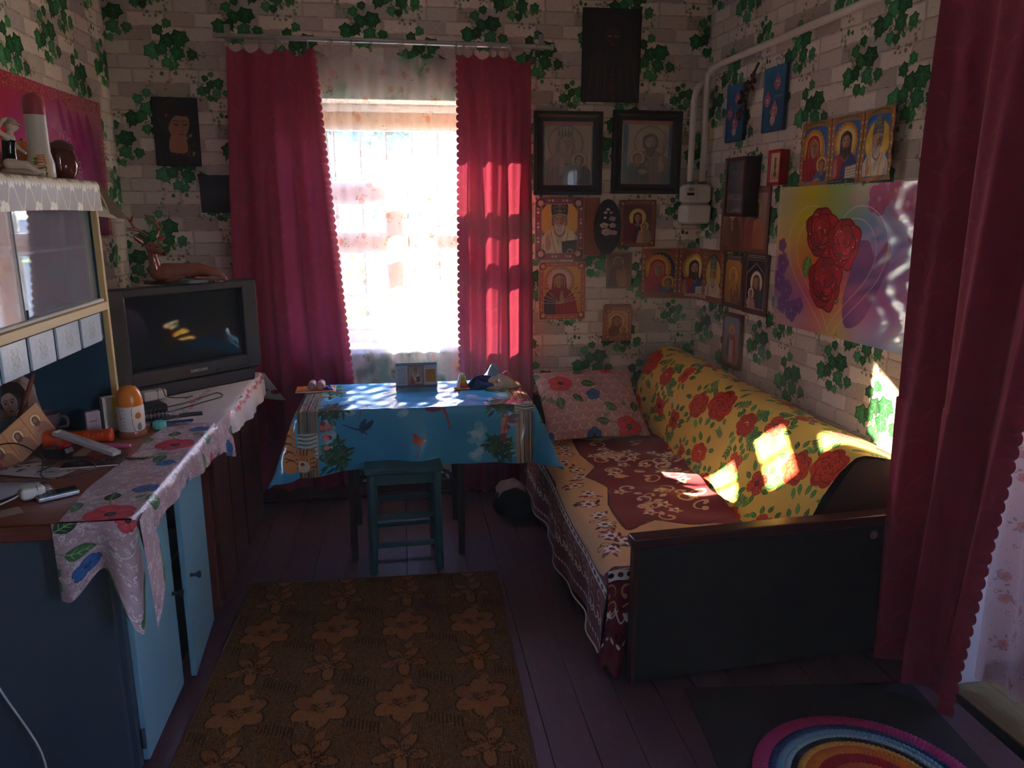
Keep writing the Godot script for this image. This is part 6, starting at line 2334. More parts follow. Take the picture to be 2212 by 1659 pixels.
# ------------------------------------------------------------------ pictures on the walls
# a flat printed board: print on the front, plain edge
func board(called: String, label: String, cat: String, xf: Transform3D, w: float, h: float, dep: float, pic: Pic, rough := 0.5, edge: Material = null, group := "") -> Node3D:
	var t := thing(called, label, cat, xf, group)
	part(t, "board", bx(Vector3(w, h, dep), minf(0.002, dep * 0.3), Vector3(0, 0, dep / 2)), edge if edge != null else mats.paper_edge)
	var q := MB.new()
	var i := 0.0015
	q.quad(Vector3(-w / 2 + i, -h / 2 + i, 0), Vector3(w / 2 - i, -h / 2 + i, 0), Vector3(w / 2 - i, h / 2 - i, 0), Vector3(-w / 2 + i, h / 2 - i, 0), Vector3.BACK, Vector2(0, 1), Vector2(1, 1), Vector2(1, 0), Vector2(0, 0))
	part(t, "print", q.mesh(), tmat(t.name + "_print", tex(pic), rough), at(0, 0, dep + 0.0006))
	return t


func framed(t: Node3D, w: float, h: float, fw: float, dep: float, m: Material) -> void:
	# mitred frame of four bevelled rails
	for k in 4:
		var horiz := k % 2 == 0
		var ln := w if horiz else h
		var b := MB.new()
		var pr := [Vector2(0, 0), Vector2(0, dep), Vector2(fw * 0.35, dep), Vector2(fw * 0.6, dep * 0.72), Vector2(fw, dep * 0.62), Vector2(fw, 0)]
		for i in pr.size():
			var a: Vector2 = pr[i]
			var c: Vector2 = pr[(i + 1) % pr.size()]
			b.flat(Vector3(-ln / 2 + a.x, a.x, a.y), Vector3(ln / 2 - a.x, a.x, a.y), Vector3(ln / 2 - c.x, c.x, c.y), Vector3(-ln / 2 + c.x, c.x, c.y), Vector3(0, fw * 0.45, dep * 0.4))
		var rot := Basis(Vector3.BACK, PI * 0.5 * k)
		part(t, "frame_rail", b.mesh(), m, Transform3D(rot, rot * Vector3(0, -(h if horiz else w) / 2, 0)))


func soft(pw: int, ph: int, keys: Array, gw: int, gh: int) -> Pic:
	var g := Image.create_empty(gw, gh, false, Image.FORMAT_RGBA8)
	for j in gh:
		for i in gw:
			g.set_pixel(i, j, keys[j][i])
	g.resize(pw, ph, Image.INTERPOLATE_CUBIC)
	var p := Pic.new(pw, ph, 1.0, float(ph) / pw, Color.WHITE)
	p.im.blit_rect(g, Rect2i(0, 0, pw, ph), Vector2i.ZERO)
	return p


func pic_red_roses() -> Pic:
	var p := soft(1024, 640, [
		[C("c9c08a"), C("d0c03c"), C("b8bc48"), C("78b078"), C("7fb0a8"), C("8a5a90"), C("b9b0c8")],
		[C("cfc27a"), C("d8c430"), C("a8b848"), C("70a880"), C("68a0c0"), C("78a8d0"), C("a9b4d8")],
		[C("d4b070"), C("d89a3c"), C("cc7a3c"), C("a87a68"), C("7888b8"), C("7080c0"), C("8888c0")],
		[C("b08aa8"), C("d87a40"), C("e06038"), C("c0605a"), C("9a70a8"), C("7a68b0"), C("8a70b0")],
		[C("9a70a8"), C("b868a0"), C("e0563c"), C("d08058"), C("a878a0"), C("8060a8"), C("9a78b0")],
		[C("c8a0a0"), C("c890a0"), C("d88878"), C("d0b060"), C("a0a0b8"), C("8898c8"), C("a8c0d8")]], 7, 6)
	# purple heart shadow on the right
	p.blob([Vector2(0.56, 0.57), Vector2(0.53, 0.46), Vector2(0.56, 0.36), Vector2(0.58, 0.24), Vector2(0.66, 0.22), Vector2(0.71, 0.28), Vector2(0.77, 0.22), Vector2(0.80, 0.27), Vector2(0.74, 0.42), Vector2(0.66, 0.54)], C("5c4c8e"))
	var flow := func(x: float, y: float, r: float, c: Color):
		for k in 5:
			p.ell(x + cos(TAU * k / 5.0) * r * 0.6, y + sin(TAU * k / 5.0) * r * 0.6, r * 0.5, r * 0.5, c)
		p.ell(x, y, r * 0.2, r * 0.2, c.lightened(0.3))
	for q in [[0.06, 0.34, 0.045], [0.03, 0.42, 0.05], [0.10, 0.46, 0.045], [0.07, 0.53, 0.04], [0.15, 0.55, 0.05], [0.21, 0.52, 0.035], [0.05, 0.26, 0.03]]:
		flow.call(q[0], q[1], q[2], Color(0.43, 0.28, 0.58, 0.75))
	for q in [[0.70, 0.06, 0.06], [0.86, 0.08, 0.07], [0.93, 0.18, 0.05], [0.79, 0.03, 0.04]]:
		flow.call(q[0], q[1], q[2], Color(0.48, 0.20, 0.42, 0.85))
	for sc in [1.0, 1.25]:
		var hp := []
		for k in 25:
			var a := TAU * k / 24.0
			hp.append(Vector2(0.44 + 0.017 * sc * 16.0 * pow(sin(a), 3.0), 0.33 - 0.0165 * sc * (13.0 * cos(a) - 5.0 * cos(2 * a) - 2.0 * cos(3 * a) - cos(4 * a))))
		p.line(hp, 0.004, Color(0.92, 0.88, 0.86, 0.6))
	leaf(p, 0.27, 0.30, 0.10, 0.075, 1.9, C("4f8a3a"), C("8ab868"))
	leaf(p, 0.43, 0.40, 0.11, 0.08, 0.9, C("4a7a34"), C("8ab868"))
	for q in [[0.345, 0.195, 0.108], [0.505, 0.235, 0.104], [0.395, 0.405, 0.115]]:
		var x: float = q[0]
		var y: float = q[1]
		var r: float = q[2]
		var o := Vector2(x, y)
		for k in 8:      # outer petals, each with a dark underside and a lit rim
			var a := TAU * k / 8.0 + 0.35
			var d := Vector2(cos(a), sin(a))
			var s := Vector2(-d.y, d.x)
			var tip := 1.16 if k % 3 == 1 else 1.0
			p.blob([o + d * r * 0.35 + s * r * 0.42, o + d * r * 0.8 + s * r * 0.44, o + d * r * tip, o + d * r * 0.8 - s * r * 0.44, o + d * r * 0.35 - s * r * 0.42], C("6e0a14"))
			p.blob([o + d * r * 0.3 + s * r * 0.38, o + d * r * 0.74 + s * r * 0.40, o + d * r * (tip - 0.07), o + d * r * 0.74 - s * r * 0.40, o + d * r * 0.3 - s * r * 0.38], C("b4182a") if k % 2 else C("9c1222"))
		for ring in 4:
			var rr := r * (0.66 - 0.15 * ring)
			for k in 5 - ring:
				var a := TAU * k / (5.0 - ring) + ring * 0.9
				p.ell(x + cos(a) * rr * 0.5, y + sin(a) * rr * 0.5, rr * 0.66, rr * 0.62, C("5c0810"))
				p.ell(x + cos(a) * rr * 0.46, y + sin(a) * rr * 0.46 - rr * 0.05, rr * 0.62, rr * 0.57, C("c42232") if (k + ring) % 2 else C("a61626"))
		p.line([o + Vector2(-0.1, 0.02) * r, o + Vector2(0, -0.1) * r, o + Vector2(0.1, 0.0) * r, o + Vector2(0, 0.08) * r], r * 0.05, C("5c0810"))
		for k in 9:
			p.ell(x + rnd(-0.8, 0.8) * r, y + rnd(-0.8, 0.8) * r, rnd(0.002, 0.004), rnd(0.002, 0.004), C("f0d8c8"))
	for k in 3:
		curl(p, 0.045 + 0.03 * k, 0.56 - 0.03 * k, 0.02, 0.5 * k, C("7a4a68"), 0.12)
	return p


func pic_pink() -> Pic:
	var p := soft(900, 500, [
		[C("b02a48"), C("c03058"), C("b83a68"), C("b85a80"), C("c06a80"), C("c07888")],
		[C("c8284c"), C("b03070"), C("c878a0"), C("d8c0c8"), C("a83a78"), C("a85a80")],
		[C("d03048"), C("c03880"), C("d8a8c0"), C("c8a0b8"), C("b04a88"), C("a84a80")],
		[C("b82060"), C("c04890"), C("c878a8"), C("b85a98"), C("a83a88"), C("982a70")],
		[C("a82068"), C("b03a80"), C("b04a90"), C("a03a80"), C("902468"), C("8a1c58")]], 6, 5)
	for k in 26:
		p.blob([Vector2(rnd(0.3, 1), rnd(0.03, 0.5)), Vector2(rnd(0.3, 1), rnd(0.03, 0.5)), Vector2(rnd(0.3, 1), rnd(0.03, 0.5))], Color(0.75, 0.2, 0.5, 0.08))
	for q in [[0.62, 0.10, 0.02, 0.07], [0.70, 0.12, 0.018, 0.06], [0.78, 0.13, 0.02, 0.07], [0.87, 0.14, 0.024, 0.08], [0.74, 0.24, 0.03, 0.05], [0.9, 0.28, 0.03, 0.07]]:
		p.ell(q[0], q[1], q[2], q[3], Color(0.55, 0.12, 0.42, 0.55), -0.25)
	for q in [[0.44, 0.27, 0.06], [0.62, 0.22, 0.07], [0.70, 0.29, 0.05], [0.40, 0.20, 0.05]]:
		for k in 9:
			var a := TAU * k / 9.0
			var o := Vector2(q[0], q[1])
			var d := Vector2(cos(a), sin(a))
			var s := Vector2(-d.y, d.x)
			p.line([o, o + d * q[2] * 0.6 + s * q[2] * 0.2, o + d * q[2], o + d * q[2] * 0.6 - s * q[2] * 0.2, o], 0.0024, C("e8c8d4"))
	for k in 12:
		p.line([Vector2(0.1, 0.3), Vector2(0.1, 0.3) + Vector2(rnd(0.02, 0.07), 0).rotated(TAU * k / 12.0)], 0.003, C("f0b070"), 0.001)
	# glittering border along the top and the right
	for k in 2600:
		var y := rnd(0, 0.05)
		p.ell(rnd(0, 1), y, rnd(0.001, 0.003), rnd(0.001, 0.003), [C("a83a40"), C("c86a58"), C("d8906a"), C("8a2438")][k % 4])
		p.ell(1.0 - pow(rng.randf(), 2.0) * 0.035, rnd(0, 0.555), rnd(0.001, 0.003), rnd(0.001, 0.003), [C("b04858"), C("d8a080"), C("c05a70")][k % 3])
	return p


func pic_dark_face(man: bool) -> Pic:
	var p := Pic.new(300, 460, 1.0, 1.53, C("1d1a20") if man else C("191a20"))
	if man:
		p.vgrad(0, 0, 1, 1.53, C("1e1c22"), C("33262a"))
		p.ell(0.52, 0.50, 0.36, 0.42, C("2c2629"))
		saint(p, 0.52, 0.46, 0.40, {"skin": C("453436"), "robe": C("37292d"), "robe2": C("2e2428"), "hair": C("221c20"), "beard": C("241d20"), "hand": false, "line": C("1c1618"), "lip": C("3a2426")})
		p.ell(0.50, 1.30, 0.10, 0.11, C("42282a"))
		for k in 16:
			p.line([Vector2(0.5, 1.3), Vector2(0.5, 1.3) + Vector2(0.19, 0).rotated(TAU * k / 16.0)], 0.008, C("433034"), 0.002)
		p.line([Vector2(0.25, 1.0), Vector2(0.5, 1.08), Vector2(0.75, 1.0)], 0.01, C("4a3a3a"))
	else:
		# a woman's head in profile-like half turn, hair piled up, shawl lace at the neck
		p.ell(0.52, 0.42, 0.33, 0.36, C("2c2226"))
		p.blob([Vector2(0.36, 0.50), Vector2(0.42, 0.38), Vector2(0.62, 0.36), Vector2(0.78, 0.44), Vector2(0.80, 0.62), Vector2(0.70, 0.88), Vector2(0.56, 0.98), Vector2(0.42, 0.90), Vector2(0.33, 0.72)], C("9c6a56"))
		p.blob([Vector2(0.38, 0.84), Vector2(0.32, 1.18), Vector2(0.48, 1.24), Vector2(0.72, 1.20), Vector2(0.68, 0.88)], C("a8714f"))
		p.blob([Vector2(0.28, 0.30), Vector2(0.48, 0.10), Vector2(0.74, 0.16), Vector2(0.84, 0.36), Vector2(0.68, 0.42), Vector2(0.52, 0.40), Vector2(0.40, 0.50), Vector2(0.32, 0.66), Vector2(0.22, 0.50)], C("251c20"))
		for sd in [0.50, 0.70]:
			p.line([Vector2(sd - 0.08, 0.545), Vector2(sd, 0.51), Vector2(sd + 0.09, 0.545)], 0.016, C("3a2420"))
			p.ell(sd + 0.01, 0.60, 0.055, 0.022, C("5c3a34"))
			p.line([Vector2(sd - 0.06, 0.60), Vector2(sd + 0.01, 0.615), Vector2(sd + 0.08, 0.59)], 0.012, C("2c1a18"))
		p.line([Vector2(0.62, 0.58), Vector2(0.66, 0.72), Vector2(0.60, 0.74)], 0.012, C("7a4c40"))
		p.line([Vector2(0.54, 0.83), Vector2(0.60, 0.815), Vector2(0.67, 0.825)], 0.022, C("6a302c"))
		p.ell(0.30, 0.40, 0.07, 0.06, C("5a1c22"))
		p.ell(0.30, 0.40, 0.02, 0.02, C("b08a80"))
		var arc := []
		for k in 12:
			var a := PI * (0.62 + k * 0.085)
			arc.append(Vector2(0.5 + cos(a) * 0.37, 0.42 + sin(a) * -0.0 - sin(a - PI * 0.5) * 0.0 + sin(a) * 0.37))
		p.line(arc, 0.008, C("6a6468"))
		for k in 5:
			p.line([Vector2(0.22 + 0.13 * k, 1.24), Vector2(0.285 + 0.13 * k, 1.34), Vector2(0.35 + 0.13 * k, 1.24)], 0.014, C("6e5a58"))
		p.blob([Vector2(0.2, 1.34), Vector2(0.5, 1.3), Vector2(0.85, 1.32), Vector2(0.95, 1.53), Vector2(0.08, 1.53)], C("1a1416"))
		for k in 9:
			leaf(p, rnd(0.72, 0.9), rnd(0.8, 1.35), 0.12, 0.06, rnd(0, TAU), C("9a8878") if k % 3 == 0 else C("4a2c2c"))
	return p


func pic_engraving(man: bool) -> Pic:
	var p := Pic.new(330, 400, 1.0, 1.21, C("b9a08c"))
	p.rect(0, 0, 1, 0.05, C("d2a862"))
	p.rect(0, 0.05, 1, 0.115, C("b0605a") if not man else C("b85a48"))
	p.rect(0, 1.09, 1, 0.12, C("b85a58") if not man else C("a84c40"))
	if man:
		p.rect(0, 0.165, 0.10, 0.92, C("c8854a"))
		p.rect(0.94, 0.165, 0.06, 0.92, C("b89058"))
		p.rect(0, 1.16, 1, 0.05, C("c88a48"))
	for x in ([0.05, 0.88] if not man else [0.12, 0.85]):
		p.rect(x, 0.165, 0.08, 0.93 if not man else 0.92, C("47708c"))
	p.clip(0.13, 0.165, 0.74, 0.925)
	var gray := {"skin": C("b89a88"), "robe": C("8d7a70"), "robe2": C("5a504c"), "hair": C("4a3e3a"), "line": C("2c2624"), "lip": C("6a4a44"), "hand": true, "hx": -0.2, "halo": C("b4a08a"), "hr": 0.98, "child": C("62686a"), "childhair": C("5c4c44")}
	if man:
		gray.robe = C("4c4442")
		gray.robe2 = C("7c6c62")
		gray.beard = C("3a3230")
		gray.long = false
		gray.side = -1.0
		gray.hx = 0.7
		gray.child = C("4f6660")
		saint(p, 0.56, 0.46, 0.25, gray)
		for k in 5:
			p.line([Vector2(0.78, 0.62), Vector2(0.79 + 0.02 * (k - 2), 0.45), Vector2(0.80 + 0.035 * (k - 2), 0.34 + 0.02 * absf(k - 2))], 0.008, C("8a6a58"))
	else:
		gray.veil = C("9c8a7e")
		gray.trim = C("6a5a52")
		gray.crown = C("4f463e")
		gray.look = 1.0
		saint(p, 0.46, 0.46, 0.27, gray)
		p.blob([Vector2(0.4, 0.95), Vector2(0.5, 0.78), Vector2(0.65, 0.80), Vector2(0.72, 0.95), Vector2(0.6, 1.08), Vector2(0.4, 1.09)], C("6f827e"))
		for k in 9:
			p.line([Vector2(0.2 + 0.03 * k, 0.8), Vector2(0.18 + 0.035 * k, 1.09)], 0.006, C("5a4c46"))
	p.unclip()
	return p


func pic_blue_roses() -> Pic:
	var p := Pic.new(220, 330, 1.0, 1.5, C("1f5c86"))
	p.vgrad(0, 0, 1, 1.5, C("2b6c96"), C("153f66"))
	for k in 40:
		p.line([Vector2(rnd(0.1, 0.9), rnd(0.7, 1.5)), Vector2(rnd(0.1, 0.9), rnd(0.8, 1.5))], 0.014, C("2c7a9c") if k % 2 else C("18446a"), 0.003)
	for k in 14:
		leaf(p, rnd(0.1, 0.8), rnd(0.8, 1.45), 0.16, 0.06, rnd(0, TAU), C("23627f"), C("3a86a0"))
	for q in [[0.64, 0.40, 0.16], [0.22, 0.76, 0.16], [0.56, 1.04, 0.18], [0.52, 1.25, 0.13]]:
		var c := C("c46a78") if q[1] < 1.2 else C("d8a8b4")
		p.blob([Vector2(q[0] - q[2], q[1]), Vector2(q[0] - 0.3 * q[2], q[1] - 1.0 * q[2]), Vector2(q[0], q[1] - 1.5 * q[2]), Vector2(q[0] + 0.5 * q[2], q[1] - 0.9 * q[2]), Vector2(q[0] + q[2], q[1]), Vector2(q[0], q[1] + q[2])], c.darkened(0.15))
		rose(p, q[0], q[1], q[2] * 0.92, c, c.darkened(0.45))
		for k in 3:
			p.ell(q[0] + rnd(-0.5, 0.5) * q[2], q[1] + rnd(-0.5, 0.5) * q[2], q[2] * 0.2, q[2] * 0.14, C("e8c4c4"))
	for k in 4:
		p.line([Vector2(0.55 + 0.09 * k, 0.72), Vector2(0.58 + 0.09 * k, 0.68), Vector2(0.61 + 0.09 * k, 0.73)], 0.012, C("a8c8d8"))
	return p


# three haloed figures in carved gilt arches; used on the calendar and on the sheet in the corner
func pic_triptych(bright: bool) -> Pic:
	var W := 3.0
	var H := 1.28
	var gold := C("a8703a") if bright else C("a05a34")
	var p := Pic.new(960, 410, W, H, gold)
	for k in 2200:
		p.ell(rnd(0, W), rnd(0, H), 0.008, 0.006, [C("7c4a20"), C("cf9048"), C("8e5a2a"), C("e0b070")][k % 4] if bright else [C("7c3c20"), C("b87040"), C("8a4a2a")][k % 3])
	for k in 3:
		var x := k * 1.0
		var sky := C("2f6ab8") if bright else C("2a4068")
		if bright:
			p.blob([Vector2(x + 0.13, 0.2), Vector2(x + 0.3, 0.12), Vector2(x + 0.7, 0.12), Vector2(x + 0.87, 0.2), Vector2(x + 0.88, 0.7), Vector2(x + 0.87, 1.18), Vector2(x + 0.5, 1.19), Vector2(x + 0.13, 1.18), Vector2(x + 0.12, 0.7)], sky)
			p.ell(x + 0.5, 0.62, 0.33, 0.42, C("8ab4dc"))
			p.ell(x + 0.5, 0.62, 0.27, 0.36, C("c8dcec"))
		else:
			p.ell(x + 0.5, 0.60, 0.42, 0.50, gold.darkened(0.5))
			p.ell(x + 0.5, 0.60, 0.40, 0.48, sky)
		for e in 12:
			p.line([Vector2(x + 0.02, 0.1 * e), Vector2(x + 0.08, 0.1 * e + 0.05), Vector2(x + 0.02, 0.1 * e + 0.1)], 0.012, gold.lightened(0.3))
			p.line([Vector2(x + 0.98, 0.1 * e), Vector2(x + 0.92, 0.1 * e + 0.05), Vector2(x + 0.98, 0.1 * e + 0.1)], 0.012, gold.lightened(0.3))
		for e in 7:
			for s in [0.06, 0.94]:
				p.ell(x + s, 0.2 + 0.15 * e, 0.018, 0.022, C("e8dcc8"))
		p.line([Vector2(x + 0.2, 0.06), Vector2(x + 0.5, 0.03), Vector2(x + 0.8, 0.06)], 0.03, C("5f6a3a"))
		p.line([Vector2(x, 0), Vector2(x, H)], 0.02, gold.darkened(0.6))
		p.clip(x + 0.11, 0.1, 0.78, 1.09)
		if k == 0:
			saint(p, x + 0.44, 0.54, 0.37, {"skin": C("c08a68"), "robe": C("a01c2a"), "robe2": C("8a1826"), "veil": C("a82230"), "halo": C("e0a83c"), "halo2": C("d08a2a"), "child": C("4a6aa0"), "look": 1.0, "hand": false, "hr": 0.9})
		elif k == 1:
			saint(p, x + 0.48, 0.52, 0.36, {"skin": C("c08a68"), "robe": C("b03040"), "robe2": C("2c4a80"), "hair": C("3a2214"), "beard": C("4a2c1a"), "halo": C("e6c050"), "halo2": C("cf8a2c"), "book": C("e6d6c0"), "hx": -0.8, "hr": 0.95})
		else:
			saint(p, x + 0.5, 0.60, 0.33, {"skin": C("c49070"), "robe": C("e2dccc"), "robe2": C("c9c4b8"), "hair": C("8a8078"), "beard": C("c8bfb4"), "mitre": C("5f6a78"), "halo": C("e6c050"), "hr": 1.15, "stole": true, "long": false})
		p.unclip()
	if bright:
		p.rect(0.98, 1.20, 0.92, 0.08, C("2f4434"))
		for k in 9:
			p.line([Vector2(1.02 + 0.05 * k, 1.25), Vector2(1.04 + 0.05 * k, 1.22), Vector2(1.06 + 0.05 * k, 1.25)], 0.012, C("9ab0a0"))
	else:
		p.rect(0, 1.14, W, 0.14, C("8a4a30"))
		p.rect(1.2, 1.15, 0.95, 0.07, C("d8b8a0"))
		for k in 18:
			p.line([Vector2(1.25 + 0.047 * k, 1.19), Vector2(1.28 + 0.047 * k, 1.185)], 0.02, C("8a5a48"))
	return p


func scribble(p: Pic, x: float, y: float, w: float, lines: int, gap: float, c: Color) -> void:
	for l in lines:
		var q := x
		while q < x + w:
			var d := rnd(0.02, 0.07) * w
			p.rect(q, y + l * gap, minf(d, x + w - q), gap * 0.42, c)
			q += d + 0.02 * w


func make_wall_pictures() -> void:
	# ---- window wall
	board("portrait_board", "dark painted board with a woman's face, left of the window", "picture", back_at(-1.092, 1.995, 0.003, -0.012), 0.217, 0.332, 0.012, pic_dark_face(false), 0.5, mats.black_velvet)
	var dk := soft(120, 150, [[C("23262c"), C("2c3038")], [C("30353c"), C("3c4248")], [C("22252a"), C("2a2d32")]], 2, 3)
	board("dark_picture", "small faded dark picture half behind the left red curtain", "picture", back_at(-0.928, 1.692, 0.003), 0.155, 0.188, 0.006, dk, 0.5, mats.black_velvet)
	board("portrait_board", "large nearly black board with a long-haired bearded man, above the framed prints", "picture", back_at(1.150, 2.412, 0.003, -0.004), 0.32, 0.467, 0.010, pic_dark_face(true), 0.6, mats.black_velvet)
	for s in [[0.921, 1.909, 0.378, 0.436, false, "black-framed engraving of a crowned woman with a child, left of the framed pair"], [1.362, 1.918, 0.388, 0.440, true, "black-framed engraving of a bearded man holding a child, right of the framed pair"]]:
		var t := board("framed_print", s[5], "framed picture", back_at(s[0], s[1], 0.004, -0.006 if s[4] else 0.004), s[2] - 0.03, s[3] - 0.03, 0.010, pic_engraving(s[4]), 0.6, mats.frame_black)
		framed(t, s[2], s[3], 0.052, 0.026, mats.frame_black)
		part(t, "cover_glass", bx(Vector3(s[2] - 0.09, s[3] - 0.09, 0.002), 0.0, Vector3(0, 0, 0.014)), mats.glass)
	var g := [C("d8b0a0"), C("e8d8c8"), C("c05060"), C("9a5060")]
	board("icon_print", "icon print of a mitred white-bearded man holding a jewelled book, beside the right curtain", "icon", back_at(0.882, 1.510, 0.003, 0.004), 0.278, 0.342, 0.004, icon(0.278, 0.342, 0.036, C("8c4a52"), g, C("1f5680"), C("3a7aa4"), 0.5, 0.34, 0.20, {"skin": C("c49274"), "robe": C("e0d2b8"), "robe2": C("c9b89c"), "hair": C("8c7c70"), "beard": C("d8ccc0"), "mitre": C("4a4a50"), "halo": C("e8b048"), "hr": 1.25, "book": C("3a3034"), "stole": true, "long": false}), 0.35)
	var br := Pic.new(120, 290, 0.13, 0.315, C("8c4a36"))
	for k in 60:
		curl(br, rnd(0.01, 0.12), rnd(0.01, 0.30), 0.012, rnd(0, TAU), C("a8643c"), 0.14, 1.0 if k % 2 else -1.0)
	board("brown_sheet", "plain brown ornamented sheet behind the oval plaque", "print", back_at(1.045, 1.520, 0.0012), 0.135, 0.318, 0.0016, br, 0.7)
	# oval plaque with raised flowers
	var ov := thing("oval_plaque", "black oval wooden plaque with pale carved flowers", "plaque", back_at(1.154, 1.519, 0.004))
	var op := PackedVector2Array()
	for k in 40:
		op.append(Vector2(cos(TAU * k / 40.0) * 0.077, sin(TAU * k / 40.0) * 0.151))
	part(ov, "plate", MB.new().prism(op, 0.0, 0.010).mesh(), col("211d20", 0.3))
	for q in [[0.0, 0.095, 0.012, 5], [-0.014, 0.078, 0.012, 5], [0.018, 0.078, 0.011, 3], [-0.016, 0.050, 0.010, 5], [0.026, 0.045, 0.022, 4], [-0.020, 0.008, 0.026, 5], [0.028, 0.008, 0.022, 5], [-0.006, -0.028, 0.032, 6], [0.036, -0.032, 0.022, 5]]:
		var fb := MB.new()
		for k in q[3]:
			var a: float = TAU * k / q[3] + 0.4
			fb.ball(Vector3(q[0] + cos(a) * q[2] * 0.5, q[1] + sin(a) * q[2] * 0.36, 0.011), Vector3(q[2] * 0.5, q[2] * 0.3, 0.004), 10, 6, Transform3D())
		part(ov, "flower", fb.mesh(), col("b9a094", 0.5) if q[2] > 0.02 else col("cfc4bc", 0.5))
	for k in 5:
		part(ov, "leaf", MB.new().ball(Vector3(-0.03 + 0.016 * k, -0.075 - 0.012 * (k % 2), 0.010), Vector3(0.013, 0.007, 0.003), 8, 5).mesh(), col("4a3e3e", 0.5))
	board("icon_print", "icon print of a woman and child with red embossed border, right of the oval plaque", "icon", back_at(1.327, 1.537, 0.003, 0.008), 0.213, 0.257, 0.006, icon(0.213, 0.257, 0.020, C("7a4438"), [C("c89058"), C("a06a4a")], C("5c3430"), C("7a4838"), 0.5, 0.34, 0.15, {"skin": C("c08a66"), "robe": C("7a2430"), "robe2": C("2c3a44"), "hair": C("4a2818"), "halo": C("d8b060"), "child": C("c9a080"), "hand": false, "look": 0.4}), 0.2, mats.card_brown)
	var sw := icon(0.268, 0.325, 0.026, C("b05a48"), [C("e0a868"), C("d88858"), C("c87860")], C("e2a048"), C("c8803c"), 0.44, 0.30, 0.16, {"skin": C("b98868"), "robe": C("4a3440"), "robe2": C("a82838"), "veil": C("8c2434"), "halo": C("d8a088"), "halo2": C("c06850"), "hr": 1.15, "look": -0.6, "hx": 0.2})
	for k in 7:
		var tip := Vector2(0.125, 0.235)
		var ang: float = [PI + 0.25, PI + 0.5, PI + 0.78, -0.25, -0.5, -0.75, PI + 0.05][k]
		var st := tip + Vector2(cos(ang), sin(ang)) * 0.115
		sw.line([st, tip], 0.0035, C("c9c0b8"), 0.002)
		sw.line([st, st + (st - tip) * 0.16], 0.005, C("5a3020"))
	board("icon_print", "orange-gold icon print of a red-veiled woman with crossed arrows at her breast", "icon", back_at(0.902, 1.166, 0.003, 0.006), 0.268, 0.326, 0.003, sw, 0.4)
	board("icon_print", "small faded brown icon print under the oval plaque", "icon", back_at(1.230, 1.276, 0.003), 0.152, 0.206, 0.002, icon(0.152, 0.206, 0.010, C("7c6058"), [C("8c7068")], C("6a5048"), C("86685a"), 0.46, 0.24, 0.13, {"skin": C("84685a"), "robe": C("5a443e"), "robe2": C("a8846c"), "veil": C("5c4640"), "halo": C("a89484"), "hand": false, "look": 0.5}), 0.5)
	var wi := thing("icon_block", "small wooden block icon of a veiled woman with child, low on the window wall", "icon", back_at(1.225, 0.975, 0.0))
	part(wi, "block", bx(Vector3(0.166, 0.200, 0.030), 0.004, Vector3(0, 0, 0.015)), col("9c5c44", 0.5))
	var wq := MB.new()
	wq.quad(Vector3(-0.079, -0.096, 0), Vector3(0.079, -0.096, 0), Vector3(0.079, 0.096, 0), Vector3(-0.079, 0.096, 0), Vector3.BACK, Vector2(0, 1), Vector2(1, 1), Vector2(1, 0), Vector2(0, 0))
	part(wi, "print", wq.mesh(), tmat("icon_block_print", tex(icon(0.158, 0.192, 0.022, C("a86a4a"), [C("b87a54"), C("9a5c40")], C("d09a60"), C("c48a54"), 0.46, 0.40, 0.20, {"skin": C("b07a54"), "robe": C("7a3c2c"), "robe2": C("8a4a34"), "veil": C("6e3428"), "halo": C("d8a868"), "child": C("a86a44"), "look": 0.7, "hand": false})), 0.45), at(0, 0, 0.0308))
	part(wi, "ledge", bx(Vector3(0.150, 0.010, 0.034), 0.003, Vector3(0, 0.104, 0.017)), col("8a4234", 0.5))
	# printed sheet bent round the corner
	var cs := thing("icon_sheet", "paper sheet with three haloed figures bent across the room corner", "icon", at(0, 0, 0))
	var ln := 0.66
	var fn := func(u: float, w: float):
		var s := u * ln - 0.34
		var y := lerpf(1.398, 1.122, w) - 0.012 * smoothstep(0.0, 0.35, s + 0.34) * w
		var bend := 0.05
		var lift := 0.005 + 0.003 * sin(u * 9.0 + w * 2.0)
		if s < -bend:
			return Vector3(RX + s, y, BZ + lift)
		if s > bend:
			return right_pos(s, y, lift)
		var k := (s + bend) / (2 * bend)
		var a := Vector3(RX - bend, y, BZ + lift)
		var b := right_pos(bend, y, lift)
		var c := Vector3(RX - lift, y, BZ + lift)
		return a.lerp(c, k).lerp(c.lerp(b, k), k)
	part(cs, "print", MB.new().grid(44, 10, fn).mesh(), tmat("corner_sheet", tex(pic_triptych(false)), 0.4))
	# ---- right wall
	for s in [[0.373, 2.090, 0.186, 0.275, "blue canvas with pink roses, nearer the corner of the two"], [0.743, 2.110, 0.190, 0.285, "blue canvas with pink roses, right of the dried plant bundle"]]:
		board("rose_canvas", s[4], "painting", right_at(s[0], s[1], 0.003), s[2], s[3], 0.018, pic_blue_roses(), 0.45, col("17364e", 0.6), "blue rose canvases")
	var du := Pic.new(420, 280, 0.49, 0.325, C("6a3a2e"))
	du.rect(0.006, 0.006, 0.478, 0.313, C("7c463a"))
	for k in 2:
		var ox := 0.025 + 0.235 * k
		du.vgrad(ox, 0.03, 0.205, 0.27, C("a89084"), C("8c5a48"))
		du.clip(ox, 0.03, 0.205, 0.27)
		saint(du, ox + 0.10, 0.11, 0.062, {"skin": C("b98a66"), "robe": C("8a5a3c") if k == 0 else C("a0402e"), "robe2": C("70402c") if k == 0 else C("b06a3c"), "hair": C("cfc4b8") if k == 0 else C("4a2c1c"), "beard": C("d8cec4") if k == 0 else C("5a3420"), "halo": C("c9a060"), "hx": 0.0})
		du.unclip()
